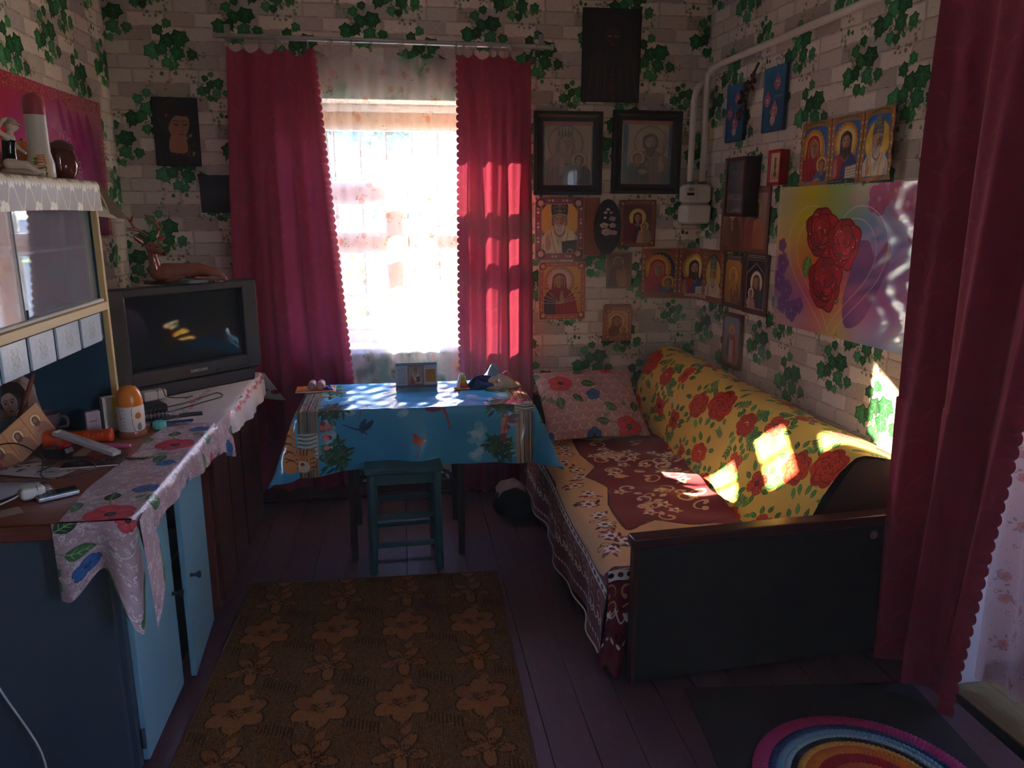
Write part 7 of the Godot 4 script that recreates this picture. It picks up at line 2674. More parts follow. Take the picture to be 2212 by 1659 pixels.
	board("icon_print", "brown double icon print of two haloed figures, hanging half behind the dark case", "icon", right_at(0.512, 1.562, 0.002), 0.49, 0.325, 0.004, du, 0.4, mats.card_brown)
	var l1 := icon(0.225, 0.278, 0.026, C("4f302a"), [C("5c3a32")], C("c8943c"), C("b8803a"), 0.5, 0.36, 0.15, {"skin": C("c09058"), "robe": C("b8803c"), "robe2": C("8a5a34"), "veil": C("c89a48"), "halo": C("e0b860"), "hand": true, "hx": 0.1, "look": 0.5})
	scribble(l1, 0.04, 0.006, 0.15, 2, 0.008, C("d8c8b8"))
	board("icon_print", "golden icon print of a veiled woman in a dark brown border, second from the corner", "icon", right_at(0.443, 1.247, 0.004), 0.225, 0.278, 0.004, l1, 0.35, mats.card_brown)
	var l2 := icon(0.236, 0.298, 0.030, C("4c332c"), [C("584038")], C("241c20"), C("2c2428"), 0.54, 0.44, 0.15, {"skin": C("b88a66"), "robe": C("3a4a60"), "robe2": C("2c3a4c"), "veil": C("4a4038"), "halo": C("e0cdb4"), "child": C("c9a8a0"), "side": -1.0, "look": -0.6, "hand": false})
	scribble(l2, 0.03, 0.006, 0.17, 2, 0.009, C("d8c8b8"))
	l2.line([Vector2(0.03, 0.27), Vector2(0.03, 0.10), Vector2(0.06, 0.08), Vector2(0.118, 0.045), Vector2(0.176, 0.08), Vector2(0.206, 0.10), Vector2(0.206, 0.27), Vector2(0.03, 0.27)], 0.006, C("c98a8c"), -1.0, false)
	board("icon_print", "icon print of a veiled woman and child under a pink outline, beside the rose poster", "icon", right_at(0.674, 1.254, 0.004, 0.01), 0.236, 0.298, 0.004, l2, 0.35, mats.card_brown)
	var l3 := icon(0.205, 0.29, 0.020, C("5c332c"), [C("6a4038")], C("8a98b4"), C("9a6c60"), 0.5, 0.27, 0.085, {"skin": C("c08a60"), "robe": C("3a5a8c"), "robe2": C("a04038"), "hair": C("c88a3c"), "halo": C("d8b068"), "hx": -0.6})
	l3.rect(0.082, 0.14, 0.045, 0.12, C("cfb09c"))
	for k in 6:
		l3.line([Vector2(0.08 + 0.009 * k, 0.13), Vector2(0.078 + 0.0095 * k, 0.26)], 0.002, C("8a4a40"))
	board("icon_board", "narrow rounded wooden icon of a standing robed figure, lowest by the corner", "icon", right_at(0.480, 0.941, 0.002, 0.02), 0.205, 0.29, 0.014, l3, 0.3, col("5a2c24", 0.35))
	# dark glazed case
	var ca := thing("icon_case", "deep black glazed icon case in the corner, above the double icon print", "icon case", right_at(0.535, 1.722, 0.0))
	var cb := MB.new()
	cb.box(Vector3(-0.099, 0, 0.040), Vector3(0.012, 0.285, 0.08), 0.002)
	cb.box(Vector3(0.099, 0, 0.040), Vector3(0.012, 0.285, 0.08), 0.002)
	cb.box(Vector3(0, 0.1365, 0.040), Vector3(0.186, 0.012, 0.08), 0.002)
	cb.box(Vector3(0, -0.1365, 0.040), Vector3(0.186, 0.012, 0.08), 0.002)
	cb.box(Vector3(0, 0, 0.003), Vector3(0.186, 0.261, 0.006), 0.0)
	part(ca, "box", cb.mesh(), col("1a1414", 0.5))
	framed(ca, 0.21, 0.285, 0.020, 0.006, mats.dark_wood)
	for c in ca.get_children():
		if c.name.begins_with("frame_rail"):
			c.position.z = 0.078
	var ci := Pic.new(180, 250, 0.18, 0.25, C("4a2620"))
	ci.rect(0.03, 0.02, 0.12, 0.21, C("5a3028"))
	saint(ci, 0.09, 0.08, 0.045, {"skin": C("6a4436"), "robe": C("4a2420"), "robe2": C("3c1e1a"), "hair": C("2c1814"), "halo": C("7a5038"), "hx": 0.0})
	var cq := MB.new()
	cq.quad(Vector3(-0.085, -0.12, 0), Vector3(0.085, -0.12, 0), Vector3(0.085, 0.12, 0), Vector3(-0.085, 0.12, 0), Vector3.BACK, Vector2(0, 1), Vector2(1, 1), Vector2(1, 0), Vector2(0, 0))
	part(ca, "print", cq.mesh(), tmat("case_print", tex(ci), 0.5), at(0, 0, 0.03))
	part(ca, "pane", bx(Vector3(0.184, 0.259, 0.002), 0.0, Vector3(0, 0, 0.076)), mats.glass)
	part(ca, "hook", MB.new().tube(curve([Vector3(-0.015, 0.143, 0.01), Vector3(-0.01, 0.165, 0.008), Vector3(0.012, 0.165, 0.008), Vector3(0.02, 0.145, 0.01)]), 0.0016, 6).mesh(), mats.iron)
	# small red case
	var rc := thing("red_icon_case", "small red box frame with a candle-like gilt figure, under the blue canvases", "icon case", right_at(0.833, 1.802, 0.0))
	part(rc, "box", bx(Vector3(0.108, 0.155, 0.038), 0.003, Vector3(0, 0, 0.019)), col("8c1c24", 0.3))
	framed(rc, 0.110, 0.157, 0.014, 0.008, col("a02028", 0.25))
	for c in rc.get_children():
		if c.name.begins_with("frame_rail"):
			c.position.z = 0.038
	var rp := Pic.new(120, 170, 0.085, 0.13, C("d8b090"))
	rp.vgrad(0.008, 0.01, 0.069, 0.11, C("dcc0a0"), C("c08860"))
	rp.line([Vector2(0.0425, 0.02), Vector2(0.0425, 0.11)], 0.010, C("3a2c28"))
	rp.ell(0.0425, 0.032, 0.008, 0.014, C("4a3830"))
	rp.ell(0.0425, 0.06, 0.010, 0.016, C("5a4438"))
	rp.ell(0.0425, 0.095, 0.014, 0.010, C("3a2c28"))
	var rq := MB.new()
	rq.quad(Vector3(-0.042, -0.064, 0), Vector3(0.042, -0.064, 0), Vector3(0.042, 0.064, 0), Vector3(-0.042, 0.064, 0), Vector3.BACK, Vector2(0, 1), Vector2(1, 1), Vector2(1, 0), Vector2(0, 0))
	part(rc, "print", rq.mesh(), tmat("red_case_print", tex(rp), 0.3), at(0, 0, 0.0388))
	# dried plant bundle
	var db := thing("dried_bundle", "hanging bundle of dried brown seed heads between the blue canvases", "dried plant", right_at(0.51, 2.165, 0.02))
	part(db, "stalk", MB.new().tube(curve([Vector3(0.075, 0.13, 0.0), Vector3(0.05, 0.08, 0.01), Vector3(0.01, 0.0, 0.012), Vector3(-0.05, -0.08, 0.01)]), [0.006, 0.005, 0.003], 8).mesh(), col("4a3020", 0.8))
	for k in 44:
		var s := k / 43.0
		var c := Vector3(0.045, 0.075, 0.01).lerp(Vector3(-0.075, -0.105, 0.01), s)
		var rr := 0.034 * sin(PI * clampf(0.15 + s * 0.8, 0, 1))
		var o := c + Vector3(rnd(-1, 1) * rr, rnd(-1, 1) * rr * 0.6, rnd(-0.6, 1.0) * rr * 0.6)
		part(db, "seed_head", MB.new().ball(o, Vector3(rnd(0.007, 0.012), rnd(0.009, 0.015), 0.009), 7, 5).mesh(), col(["4a2a22", "5c3428", "3a201a"][k % 3], 0.6))
	# calendar with three figures, its right edge standing off the wall
	var cal := thing("wall_calendar", "bright calendar sheet with three haloed figures under gilt arches", "calendar", right_at(1.300, 1.850, 0.0))
	var f2 := func(u: float, w: float):
		var off := 0.004 + 0.030 * pow(u, 4.0) + 0.003 * sin(u * 7.0 + w * 3.0) + 0.0022 * sin(u * 31.0 + w * 23.0) * smoothstep(0.6, 0.8, u)
		return Vector3((u - 0.5) * 0.635, lerpf(0.130, -0.132, w) + 0.008 * (u - 0.5), off)
	part(cal, "sheet", MB.new().grid(60, 24, f2).mesh(), tmat("calendar_print", tex(pic_triptych(true)), 0.22, 0.6))
	var yr := TextMesh.new()
	yr.text = "2020 год"
	yr.font_size = 16
	yr.pixel_size = 0.0007
	yr.depth = 0.0006
	part(cal, "year_lettering", yr, col("c9d4c4", 0.5), at(0.040, -0.125, 0.0078))
	for q in [[-0.31, -0.126], [0.305, 0.125], [0.295, -0.118], [0.02, 0.128], [-0.01, -0.135], [0.035, -0.14]]:
		part(cal, "pin", MB.new().ball(Vector3(q[0], q[1], 0.012 + 0.028 * pow(q[0] / 0.635 + 0.5, 4.0)), Vector3(0.004, 0.004, 0.003), 8, 5).mesh(), mats.steel)
	# rose poster, wrinkled and glossy
	var po := thing("rose_poster", "large glossy poster of three red roses on a rainbow ground", "poster", right_at(1.335, 1.408, 0.0))
	var f3 := func(u: float, w: float):
		var wr := smoothstep(0.45, 0.9, u)
		var off := 0.005 + 0.002 * sin(u * 5.0 + 1.0) * sin(w * 4.0) + wr * (0.0007 * sin(u * 47.0 + 3.0 * sin(w * 13.0)) + 0.0006 * sin(w * 61.0 + u * 33.0)) + 0.012 * pow(1.0 - u, 8.0) * (0.5 + 0.5 * sin(w * 4.0))
		return Vector3((u - 0.5) * 0.985 - 0.012 * pow(1.0 - u, 6.0) * sin(w * PI) * -1.0 + 0.016 * w * (1.0 - u), lerpf(0.306, -0.306, w) - 0.010 * (1.0 - u) * w, maxf(0.001, off))
	part(po, "sheet", MB.new().grid(110, 70, f3).mesh(), tmat("rose_print", tex(pic_red_roses()), 0.13, 0.7))
	for q in [[-0.47, 0.297], [-0.455, -0.29], [0.02, -0.297], [0.10, 0.300], [-0.48, 0.0]]:
		part(po, "pin", MB.new().ball(Vector3(q[0], q[1], 0.010), Vector3(0.004, 0.004, 0.004), 8, 5).mesh(), mats.steel)
	# ---- left wall
	var pk := thing("pink_poster", "glossy pink poster with white line flowers and a glittering border, left wall", "poster", left_at(-3.50, 1.798, 0.0))
	var f4 := func(u: float, w: float): return Vector3((u - 0.5) * 1.12, lerpf(0.305, -0.305, w), 0.005 + 0.003 * sin(u * 8.0 + w * 3.0) + 0.006 * pow(u, 9.0))
	part(pk, "sheet", MB.new().grid(50, 20, f4).mesh(), tmat("pink_print", tex(pic_pink()), 0.25))
	for q in [[0.535, 0.285], [-0.53, 0.285]]:
		part(pk, "pin", MB.new().ball(Vector3(q[0], q[1], 0.010), Vector3(0.004, 0.004, 0.004), 8, 5).mesh(), mats.steel)


func make_meter() -> void:
	var t := thing("gas_meter", "white boxy gas meter in the corner under two white pipes", "gas meter", at(1.626, 1.645, BZ + 0.09))
	var b := MB.new()
	b.box(Vector3(0, 0.052, 0), Vector3(0.145, 0.105, 0.135), 0.018)
	b.box(Vector3(0, -0.055, 0), Vector3(0.150, 0.108, 0.140), 0.018)
	part(t, "housing", b.mesh(), mats.white_enamel)
	part(t, "dial_box", bx(Vector3(0.075, 0.062, 0.030), 0.006, Vector3(-0.055, 0.055, 0.078)), mats.white_enamel)
	part(t, "dial_window", bx(Vector3(0.040, 0.014, 0.003), 0.001, Vector3(-0.062, 0.050, 0.094)), col("3a2424", 0.2))
	part(t, "data_plate", bx(Vector3(0.030, 0.016, 0.002), 0.0, Vector3(-0.060, 0.074, 0.0935)), col("8a8890", 0.4))
	for x in [-0.035, 0.035]:
		part(t, "union_nut", MB.new().lathe([Vector2(0, 0.098), Vector2(0.024, 0.098), Vector2(0.024, 0.118), Vector2(0, 0.118)], 8, Transform3D(Basis(), Vector3(x, 0, 0))).mesh(), col("6a5a50", 0.5))
	var px := 1.591
	var z := BZ + 0.09
	solo("gas_pipe", "shorter white gas pipe rising from the left of the meter", "pipe", MB.new().tube(curve([Vector3(px, 1.755, z), Vector3(px, 2.0, z), Vector3(px + 0.002, 2.17, z), Vector3(px + 0.016, 2.235, z - 0.01), Vector3(px + 0.055, 2.275, z - 0.03), Vector3(px + 0.11, 2.285, z - 0.075)], 8), 0.0165, 16).mesh(), mats.pipe_white)
	px = 1.661
	var pts := [Vector3(px, 1.755, z), Vector3(px, 2.0, z), Vector3(px, 2.27, z), Vector3(px + 0.004, 2.325, z + 0.02)]
	pts.append(right_pos(0.19, 2.348, 0.033))
	for k in 6:
		pts.append(right_pos(0.35 + 0.42 * k, 2.352 + 0.006 * k, 0.033))
	var gp := thing("gas_pipe", "long white gas pipe bending from the meter along the right wall", "pipe", at(0, 0, 0))
	part(gp, "tube", MB.new().tube(curve(pts, 8), 0.0170, 16).mesh(), mats.pipe_white)
	for q in [0.55, 1.6]:
		part(gp, "bracket", bx(Vector3(0.012, 0.05, 0.022), 0.002, Vector3(0, 0, 0)), mats.pipe_white, right_at(q, 2.352, 0.008))


# ------------------------------------------------------------------ things on the blue cabinet
const CY := 0.8305


func wire(pts: Array, r: float, per := 6) -> ArrayMesh:
	return MB.new().tube(curve(pts, per), r, 7).mesh()


func make_counter_things() -> void:
	# roll-on bottle with an orange cap
	var d := thing("roll_on_bottle", "white bottle with a big orange cap standing at the back of the blue cabinet", "bottle", at(-0.967, CY, -2.815, 0.5))
	part(d, "stand", MB.new().lathe([Vector2(0, 0), Vector2(0.049, 0), Vector2(0.050, 0.004), Vector2(0.047, 0.018), Vector2(0, 0.018)], 28).mesh(), col("a05c40", 0.25))
	var lb := Pic.new(256, 160, 1.0, 0.62, C("dcd6d0"))
	for k in 3:
		var x := 0.17 + 0.333 * k
		lb.ell(x, 0.34, 0.10, 0.21, C("6c7a48"))
		lb.ell(x, 0.34, 0.094, 0.20, C("e8dccc"))
		lb.ell(x + 0.01, 0.24, 0.03, 0.04, C("9a8a80"))
		lb.ell(x + 0.02, 0.35, 0.04, 0.03, C("d8764c"))
		lb.poly(PackedVector2Array([Vector2(x - 0.10, 0.05), Vector2(x, 0.03), Vector2(x - 0.06, 0.14)]), C("e0a93c"))
		lb.ell(x + 0.05, 0.07, 0.026, 0.035, C("3c6a44"))
		scribble(lb, x - 0.16, 0.12, 0.05, 12, 0.035, C("b8b0aa"))
	part(d, "body", MB.new().lathe([Vector2(0, 0.016), Vector2(0.040, 0.016), Vector2(0.0435, 0.022), Vector2(0.0455, 0.060), Vector2(0.0455, 0.100), Vector2(0.0435, 0.110), Vector2(0, 0.110)], 32).mesh(), tmat("roll_on_label", tex(lb), 0.3))
	part(d, "cap", MB.new().lathe([Vector2(0, 0.107), Vector2(0.0435, 0.107), Vector2(0.0445, 0.118), Vector2(0.042, 0.140), Vector2(0.036, 0.160), Vector2(0.026, 0.173), Vector2(0.012, 0.178), Vector2(0, 0.1785)], 32).mesh(), col("e8801c", 0.3))
	# two small cartons
	var yb := thing("carton", "white carton with a lime-yellow side panel, behind the orange flashlight", "box", at(-1.060, CY, -2.868, 0.62))
	part(yb, "carton_body", bx(Vector3(0.042, 0.128, 0.034), 0.0012, Vector3(0, 0.064, 0)), col("cfc6b8", 0.6))
	part(yb, "lime_panel", bx(Vector3(0.0008, 0.082, 0.0335), 0.0, Vector3(0.0214, 0.0865, 0)), col("b8c020", 0.5))
	part(yb, "yellow_band", bx(Vector3(0.010, 0.082, 0.0008), 0.0, Vector3(0.0158, 0.0865, 0.0173)), col("c9a81c", 0.5))
	var bc := MB.new()
	for k in 9:
		bc.box(Vector3(0.0216, 0.022, -0.010 + 0.0025 * k), Vector3(0.0006, 0.016, 0.0010 + 0.0005 * (k % 3)), 0.0)
	part(yb, "barcode", bc.mesh(), col("3a3634", 0.6))
	var pb := thing("carton", "small pale pink carton standing beside the lime-panelled carton", "box", at(-1.090, CY, -2.800, 0.55))
	part(pb, "carton_body", bx(Vector3(0.046, 0.094, 0.022), 0.0012, Vector3(0, 0.047, 0)), col("b9a0a4", 0.5))
	part(pb, "silver_edge", bx(Vector3(0.0008, 0.090, 0.018), 0.0, Vector3(0.0234, 0.047, 0)), col("d8d4d8", 0.2, 0.3))
	part(pb, "printed_line", bx(Vector3(0.024, 0.004, 0.0008), 0.0, Vector3(0, 0.06, 0.0113)), col("8a5a68", 0.5))
	# flashlight
	var fl := thing("flashlight", "bright orange plastic flashlight lying on the blue cabinet", "flashlight", tilted(Vector3(-1.090, CY + 0.032, -2.69), 0.18, 0.0))
	var rx := Transform3D(Basis(Vector3.BACK, -PI / 2), Vector3.ZERO)
	part(fl, "barrel", MB.new().lathe([Vector2(0, -0.055), Vector2(0.021, -0.055), Vector2(0.021, 0.080), Vector2(0.024, 0.084), Vector2(0.024, 0.094), Vector2(0.020, 0.098), Vector2(0, 0.098)], 22, rx).mesh(), col("dd4a14", 0.35))
	part(fl, "head", MB.new().lathe([Vector2(0, -0.110), Vector2(0.031, -0.110), Vector2(0.033, -0.098), Vector2(0.031, -0.090), Vector2(0.032, -0.082), Vector2(0.029, -0.076), Vector2(0.029, -0.068), Vector2(0.025, -0.062), Vector2(0.021, -0.052), Vector2(0, -0.052)], 24, rx).mesh(), col("dd4a14", 0.35))
	part(fl, "switch", bx(Vector3(0.030, 0.004, 0.010), 0.001, Vector3(0.0, 0.021, 0.006)), col("a8340c", 0.4))
	var ru := MB.new()
	for k in 5:
		ru.box(Vector3(0.012 + 0.014 * k, 0.008, 0.0196), Vector3(0.003, 0.014, 0.003), 0.001)
	part(fl, "grip_ridge", ru.mesh(), col("e0703c", 0.4))
	# long pale tray resting across it
	var a := Vector3(-1.150, 0.888, -2.648)
	var b := Vector3(-0.925, 0.842, -2.530)
	var dr := (b - a).normalized()
	var up := (Vector3.UP - dr * dr.y).normalized()
	var tr := thing("pen_tray", "long shallow white plastic tray leaning across the orange flashlight", "tray", Transform3D(Basis(dr, up, dr.cross(up)), (a + b) / 2))
	var tm := MB.new()
	var L := a.distance_to(b)
	tm.box(Vector3(0, 0.002, 0), Vector3(L, 0.004, 0.034), 0.0008)
	tm.box(Vector3(0, 0.007, 0.0155), Vector3(L, 0.012, 0.003), 0.001)
	tm.box(Vector3(0, 0.007, -0.0155), Vector3(L, 0.012, 0.003), 0.001)
	tm.box(Vector3(-L / 2 + 0.0015, 0.007, 0), Vector3(0.003, 0.012, 0.031), 0.001)
	tm.box(Vector3(L / 2 - 0.017, 0.007, 0), Vector3(0.034, 0.012, 0.031), 0.001)
	part(tr, "tray_body", tm.mesh(), col("cfcac4", 0.35))
	var sl := Pic.new(96, 64, 0.030, 0.02, C("d8d4ce"))
	scribble(sl, 0.005, 0.004, 0.02, 3, 0.004, C("4a4644"))
	var sq := MB.new()
	sq.quad(Vector3(-0.014, 0, 0.012), Vector3(0.014, 0, 0.012), Vector3(0.014, 0, -0.012), Vector3(-0.014, 0, -0.012), Vector3.UP, Vector2(0, 1), Vector2(1, 1), Vector2(1, 0), Vector2(0, 0))
	part(tr, "stamp", sq.mesh(), tmat("tray_stamp", tex(sl), 0.4), at(L / 2 - 0.018, 0.0135, 0))
	# lighter-like red and black gadget
	var rl := thing("gadget", "small black gadget with a shiny red slanted top, before the white tray", "gadget", at(-1.118, CY, -2.575, -0.35))
	part(rl, "base", MB.new().prism(PackedVector2Array([Vector2(-0.042, 0), Vector2(0.030, 0), Vector2(0.036, 0.012), Vector2(0.014, 0.034), Vector2(-0.036, 0.030)]), -0.022, 0.022).mesh(), col("151214", 0.4))
	part(rl, "red_top", MB.new().box(Vector3(0, 0, 0), Vector3(0.040, 0.010, 0.030), 0.002).mesh(), col("b01c30", 0.15), tilted(Vector3(0.020, 0.036, 0), 0, 0, 0.35))
	part(rl, "metal_tip", MB.new().box(Vector3(0, 0, 0), Vector3(0.010, 0.016, 0.028), 0.002).mesh(), mats.steel, tilted(Vector3(0.040, 0.026, 0), 0, 0, 0.35))
	# pink pen, dark booklet, printed slip
	solo("pen", "glossy pink pen under the white tray", "pen", MB.new().lathe([Vector2(0, 0), Vector2(0.004, 0.004), Vector2(0.0075, 0.02), Vector2(0.0075, 0.145), Vector2(0.005, 0.155), Vector2(0, 0.157)], 14, Transform3D(Basis(Vector3.BACK, -PI / 2 - 0.0), Vector3.ZERO)).mesh(), col("c85a7c", 0.2), at(-1.075, CY + 0.008, -2.665, -0.12))
	var bk := thing("booklet", "thin dark red-brown booklet lying flat before the white tray", "booklet", at(-0.985, CY, -2.505, 0.10))
	part(bk, "cover", bx(Vector3(0.17, 0.005, 0.115), 0.0012, Vector3(0, 0.0027, 0)), col("2c1a1c", 0.25))
	part(bk, "pages", bx(Vector3(0.166, 0.003, 0.111), 0.0, Vector3(-0.001, 0.0028, 0.003)), mats.paper_edge)
	var cur := MB.new()
	for k in 5:
		var pth := []
		for i in 9:
			var an := i * 0.6
			pth.append(Vector3(-0.06 + 0.028 * k + cos(an) * 0.008 * (1.0 - i / 12.0), 0.0058, 0.03 * sin(k * 2.1) + sin(an) * 0.008 * (1.0 - i / 12.0)))
		cur.tube(curve(pth, 3), 0.0008, 5)
	part(bk, "scroll_ornament", cur.mesh(), col("7a5a50", 0.4))
	var sp := Pic.new(200, 100, 0.2, 0.1, C("c9c0bc"))
	for k in 16:
		leaf(sp, rnd(0, 0.2), rnd(0, 0.1), 0.03, 0.012, rnd(0, TAU), C("4a4448") if k % 2 else C("8a8488"))
	scribble(sp, 0.12, 0.02, 0.06, 6, 0.012, C("5a5658"))
	var sb := MB.new()
	sb.quad(Vector3(-0.11, 0, 0.045), Vector3(0.11, 0, 0.045), Vector3(0.11, 0, -0.045), Vector3(-0.11, 0, -0.045), Vector3.UP, Vector2(0, 1), Vector2(1, 1), Vector2(1, 0), Vector2(0, 0))
	var ps := thing("leaflet", "grey printed leaflet under the black cables", "leaflet", at(-1.13, CY + 0.0006, -2.43, -0.35))
	part(ps, "print", sb.mesh(), tmat("leaflet_print", tex(sp), 0.5), at(0, 0.0012, 0))
	part(ps, "sheet", bx(Vector3(0.221, 0.001, 0.091), 0.0, Vector3(0, 0.0005, 0)), mats.paper_edge)
	# wooden card with three haloed figures
	var cu := Vector3(-0.03, 0.84, -0.54).normalized()
	var cx := Vector3(0.24, 0.34, -0.90).normalized()
	cu = (cu - cx * cu.dot(cx)).normalized()
	var card := Pic.new(330, 160, 0.27, 0.13, C("c9905c"))
	for k in 60:
		card.line([Vector2(rnd(0, 0.27), rnd(0, 0.13)), Vector2(rnd(0, 0.27), rnd(0, 0.13))], 0.001, C("b87c4a") if k % 2 else C("d8a470"))
	for k in 3:
		card.rect(0.09 * k + 0.002, 0.0, 0.004, 0.13, C("a06a40"))
		saint(card, 0.045 + 0.09 * k, 0.050, 0.026, {"skin": C("a86c4a"), "robe": C("b08468") if k else C("8a4030"), "robe2": C("a07050"), "hair": C("5a3020"), "beard": C("6a3c28"), "halo": C("e0b880"), "halo2": C("b87c48"), "line": C("4a2818"), "hx": -0.5})
	board("icon_card", "small wooden card with three haloed figures leaning on the jar", "icon", Transform3D(Basis(cx, cu, cx.cross(cu)), Vector3(-1.232, 0.892, -2.575)), 0.27, 0.115, 0.006, card, 0.4, col("8c5a34", 0.5))
	# jar
	var j := thing("glass_jar", "empty glass jar with the wooden stick in it, behind the figure card", "jar", at(-1.315, CY, -2.70))
	part(j, "glass", MB.new().lathe([Vector2(0, 0), Vector2(0.040, 0), Vector2(0.046, 0.006), Vector2(0.046, 0.078), Vector2(0.040, 0.090), Vector2(0.039, 0.102), Vector2(0.0375, 0.102), Vector2(0.0375, 0.090), Vector2(0.0435, 0.077), Vector2(0.0435, 0.008), Vector2(0, 0.004)], 28).mesh(), jar_glass())
	part(j, "rim", MB.new().tube(ring_path(0.0395, 0.099, 28), 0.0022, 6, false).mesh(), jar_glass())
	part(j, "paper_label", MB.new().lathe([Vector2(0.0465, 0.020), Vector2(0.0465, 0.062)], 28).mesh(), col("6f7a6c", 0.6))
	solo("stick", "reddish wooden stick standing aslant in the glass jar", "stick", MB.new().tube(curve([Vector3(-1.318, 0.842, -2.690), Vector3(-1.290, 0.95, -2.745), Vector3(-1.262, 1.062, -2.80)]), [0.0075, 0.0075, 0.0068], 9).mesh(), col("8a3e22", 0.5))
	# souvenir plate with a woman's face
	var pp := Pic.new(360, 360, 1.0, 1.0, C("b89a90"))
	pp.ell(0.5, 0.5, 0.42, 0.42, C("a88478"))
	pp.blob([Vector2(0.28, 0.5), Vector2(0.22, 0.3), Vector2(0.4, 0.12), Vector2(0.66, 0.16), Vector2(0.78, 0.36), Vector2(0.74, 0.58), Vector2(0.6, 0.62)], C("3a2420"))
	for k in 30:
		curl(pp, rnd(0.28, 0.74), rnd(0.14, 0.5), 0.03, rnd(0, TAU), C("2a1814") if k % 2 else C("5a3a30"), 0.2)
	pp.blob([Vector2(0.32, 0.32), Vector2(0.48, 0.28), Vector2(0.58, 0.40), Vector2(0.56, 0.54), Vector2(0.46, 0.64), Vector2(0.36, 0.58), Vector2(0.30, 0.45)], C("c8a090"))
	for s in [0.37, 0.49]:
		pp.line([Vector2(s - 0.04, 0.40), Vector2(s, 0.38), Vector2(s + 0.05, 0.40)], 0.012, C("4a2c24"))
		pp.ell(s, 0.43, 0.024, 0.014, C("3a201c"))
	pp.line([Vector2(0.42, 0.42), Vector2(0.41, 0.50), Vector2(0.44, 0.51)], 0.008, C("8a5a4c"))
	pp.ell(0.435, 0.56, 0.035, 0.014, C("9a4a44"))
	pp.blob([Vector2(0.5, 0.62), Vector2(0.62, 0.56), Vector2(0.68, 0.7), Vector2(0.58, 0.82), Vector2(0.5, 0.78)], C("c8a898"))
	pp.blob([Vector2(0.66, 0.6), Vector2(0.80, 0.58), Vector2(0.88, 0.76), Vector2(0.74, 0.84), Vector2(0.64, 0.8)], C("a8442c"))
	pp.blob([Vector2(0.2, 0.66), Vector2(0.4, 0.66), Vector2(0.5, 0.84), Vector2(0.3, 0.9), Vector2(0.16, 0.78)], C("6a2430"))
	var pt := thing("plate", "round souvenir plate painted with a dark-haired woman's face, leaning at the cabinet back", "plate", tilted(Vector3(-1.352, 0.945, -2.825), PI / 2 - 0.35, -0.14))
	var pq := Transform3D(Basis(Vector3.RIGHT, PI / 2), Vector3.ZERO)
	part(pt, "dish", MB.new().lathe([Vector2(0, 0), Vector2(0.075, 0.0), Vector2(0.112, 0.012), Vector2(0.114, 0.009), Vector2(0.076, -0.006), Vector2(0, -0.006)], 36, pq).mesh(), col("b89a90", 0.25))
	var pf := MB.new()
	var f := func(u: float, w: float):
		var r := w * 0.108
		return Vector3(cos(TAU * u) * r, sin(TAU * u) * r, 0.0012 + (0.0 if r < 0.075 else (r - 0.075) * 0.32))
	pf.grid(36, 8, f, func(u, w): return Vector2(0.5 + cos(TAU * u) * 0.48 * w, 0.5 - sin(TAU * u) * 0.48 * w))
	part(pt, "painted_face", pf.mesh(), tmat("plate_print", tex(pp), 0.25))
	# dark cup at the back
	var mg := thing("cup", "dark pinkish cup in the shade at the back of the open shelf", "cup", at(-1.27, CY, -2.86))
	part(mg, "bowl", MB.new().lathe([Vector2(0, 0), Vector2(0.028, 0), Vector2(0.030, 0.004), Vector2(0.046, 0.050), Vector2(0.048, 0.078), Vector2(0.046, 0.078), Vector2(0.043, 0.050), Vector2(0.026, 0.008), Vector2(0, 0.007)], 26).mesh(), col("7a5c64", 0.3))
	part(mg, "handle", wire([Vector3(0.045, 0.065, 0), Vector3(0.070, 0.060, 0), Vector3(0.070, 0.030, 0), Vector3(0.038, 0.024, 0)], 0.005), col("7a5c64", 0.3))
	# soap pack, teal
	var tl := thing("pack", "small teal and cream pack behind the orange-capped bottle", "pack", at(-1.010, CY, -2.885, 0.5))
	part(tl, "wrapper", bx(Vector3(0.060, 0.052, 0.030), 0.006, Vector3(0, 0.026, 0)), col("c9c4a8", 0.4))
	part(tl, "teal_band", bx(Vector3(0.0606, 0.026, 0.0306), 0.005, Vector3(0, 0.020, 0)), col("3a9aa0", 0.35))
	var tb := thing("cap", "turquoise plastic cap lying by the blue comb", "cap", at(-0.895, CY, -2.885, 0.4))
	part(tb, "shell", MB.new().lathe([Vector2(0, 0), Vector2(0.026, 0), Vector2(0.022, 0.026), Vector2(0, 0.028)], 6).mesh(), col("4fb0a8", 0.3))
	# comb and black brush, on the cloth
	var br := thing("hairbrush", "black hairbrush with pale bristles lying at the edge of the poppy cloth", "hairbrush", at(-0.868, 0.836, -2.985, 0.32))
	part(br, "head", MB.new().ball(Vector3(-0.050, 0.010, 0), Vector3(0.070, 0.008, 0.024), 20, 8).mesh(), mats.black_plastic)
	part(br, "handle", wire([Vector3(0.015, 0.011, 0), Vector3(0.06, 0.012, 0), Vector3(0.098, 0.011, 0)], 0.0085), mats.black_plastic)
	var bs := MB.new()
	for q in 9:
		for r in 4:
			bs.box(Vector3(-0.108 + 0.0135 * q, 0.024, -0.013 + 0.0085 * r), Vector3(0.0016, 0.016, 0.0016), 0.0)
	var bsn := part(br, "bristles", bs.mesh(), col("b0a89c", 0.6))
	bsn.set_meta("kind", "stuff")
	var kn := thing("comb", "glossy dark blue comb in front of the black hairbrush", "comb", at(-0.862, 0.835, -2.925, 0.28))
	part(kn, "spine", bx(Vector3(0.15, 0.007, 0.014), 0.003, Vector3(0, 0.006, 0)), col("1c4a78", 0.15))
	var te := MB.new()
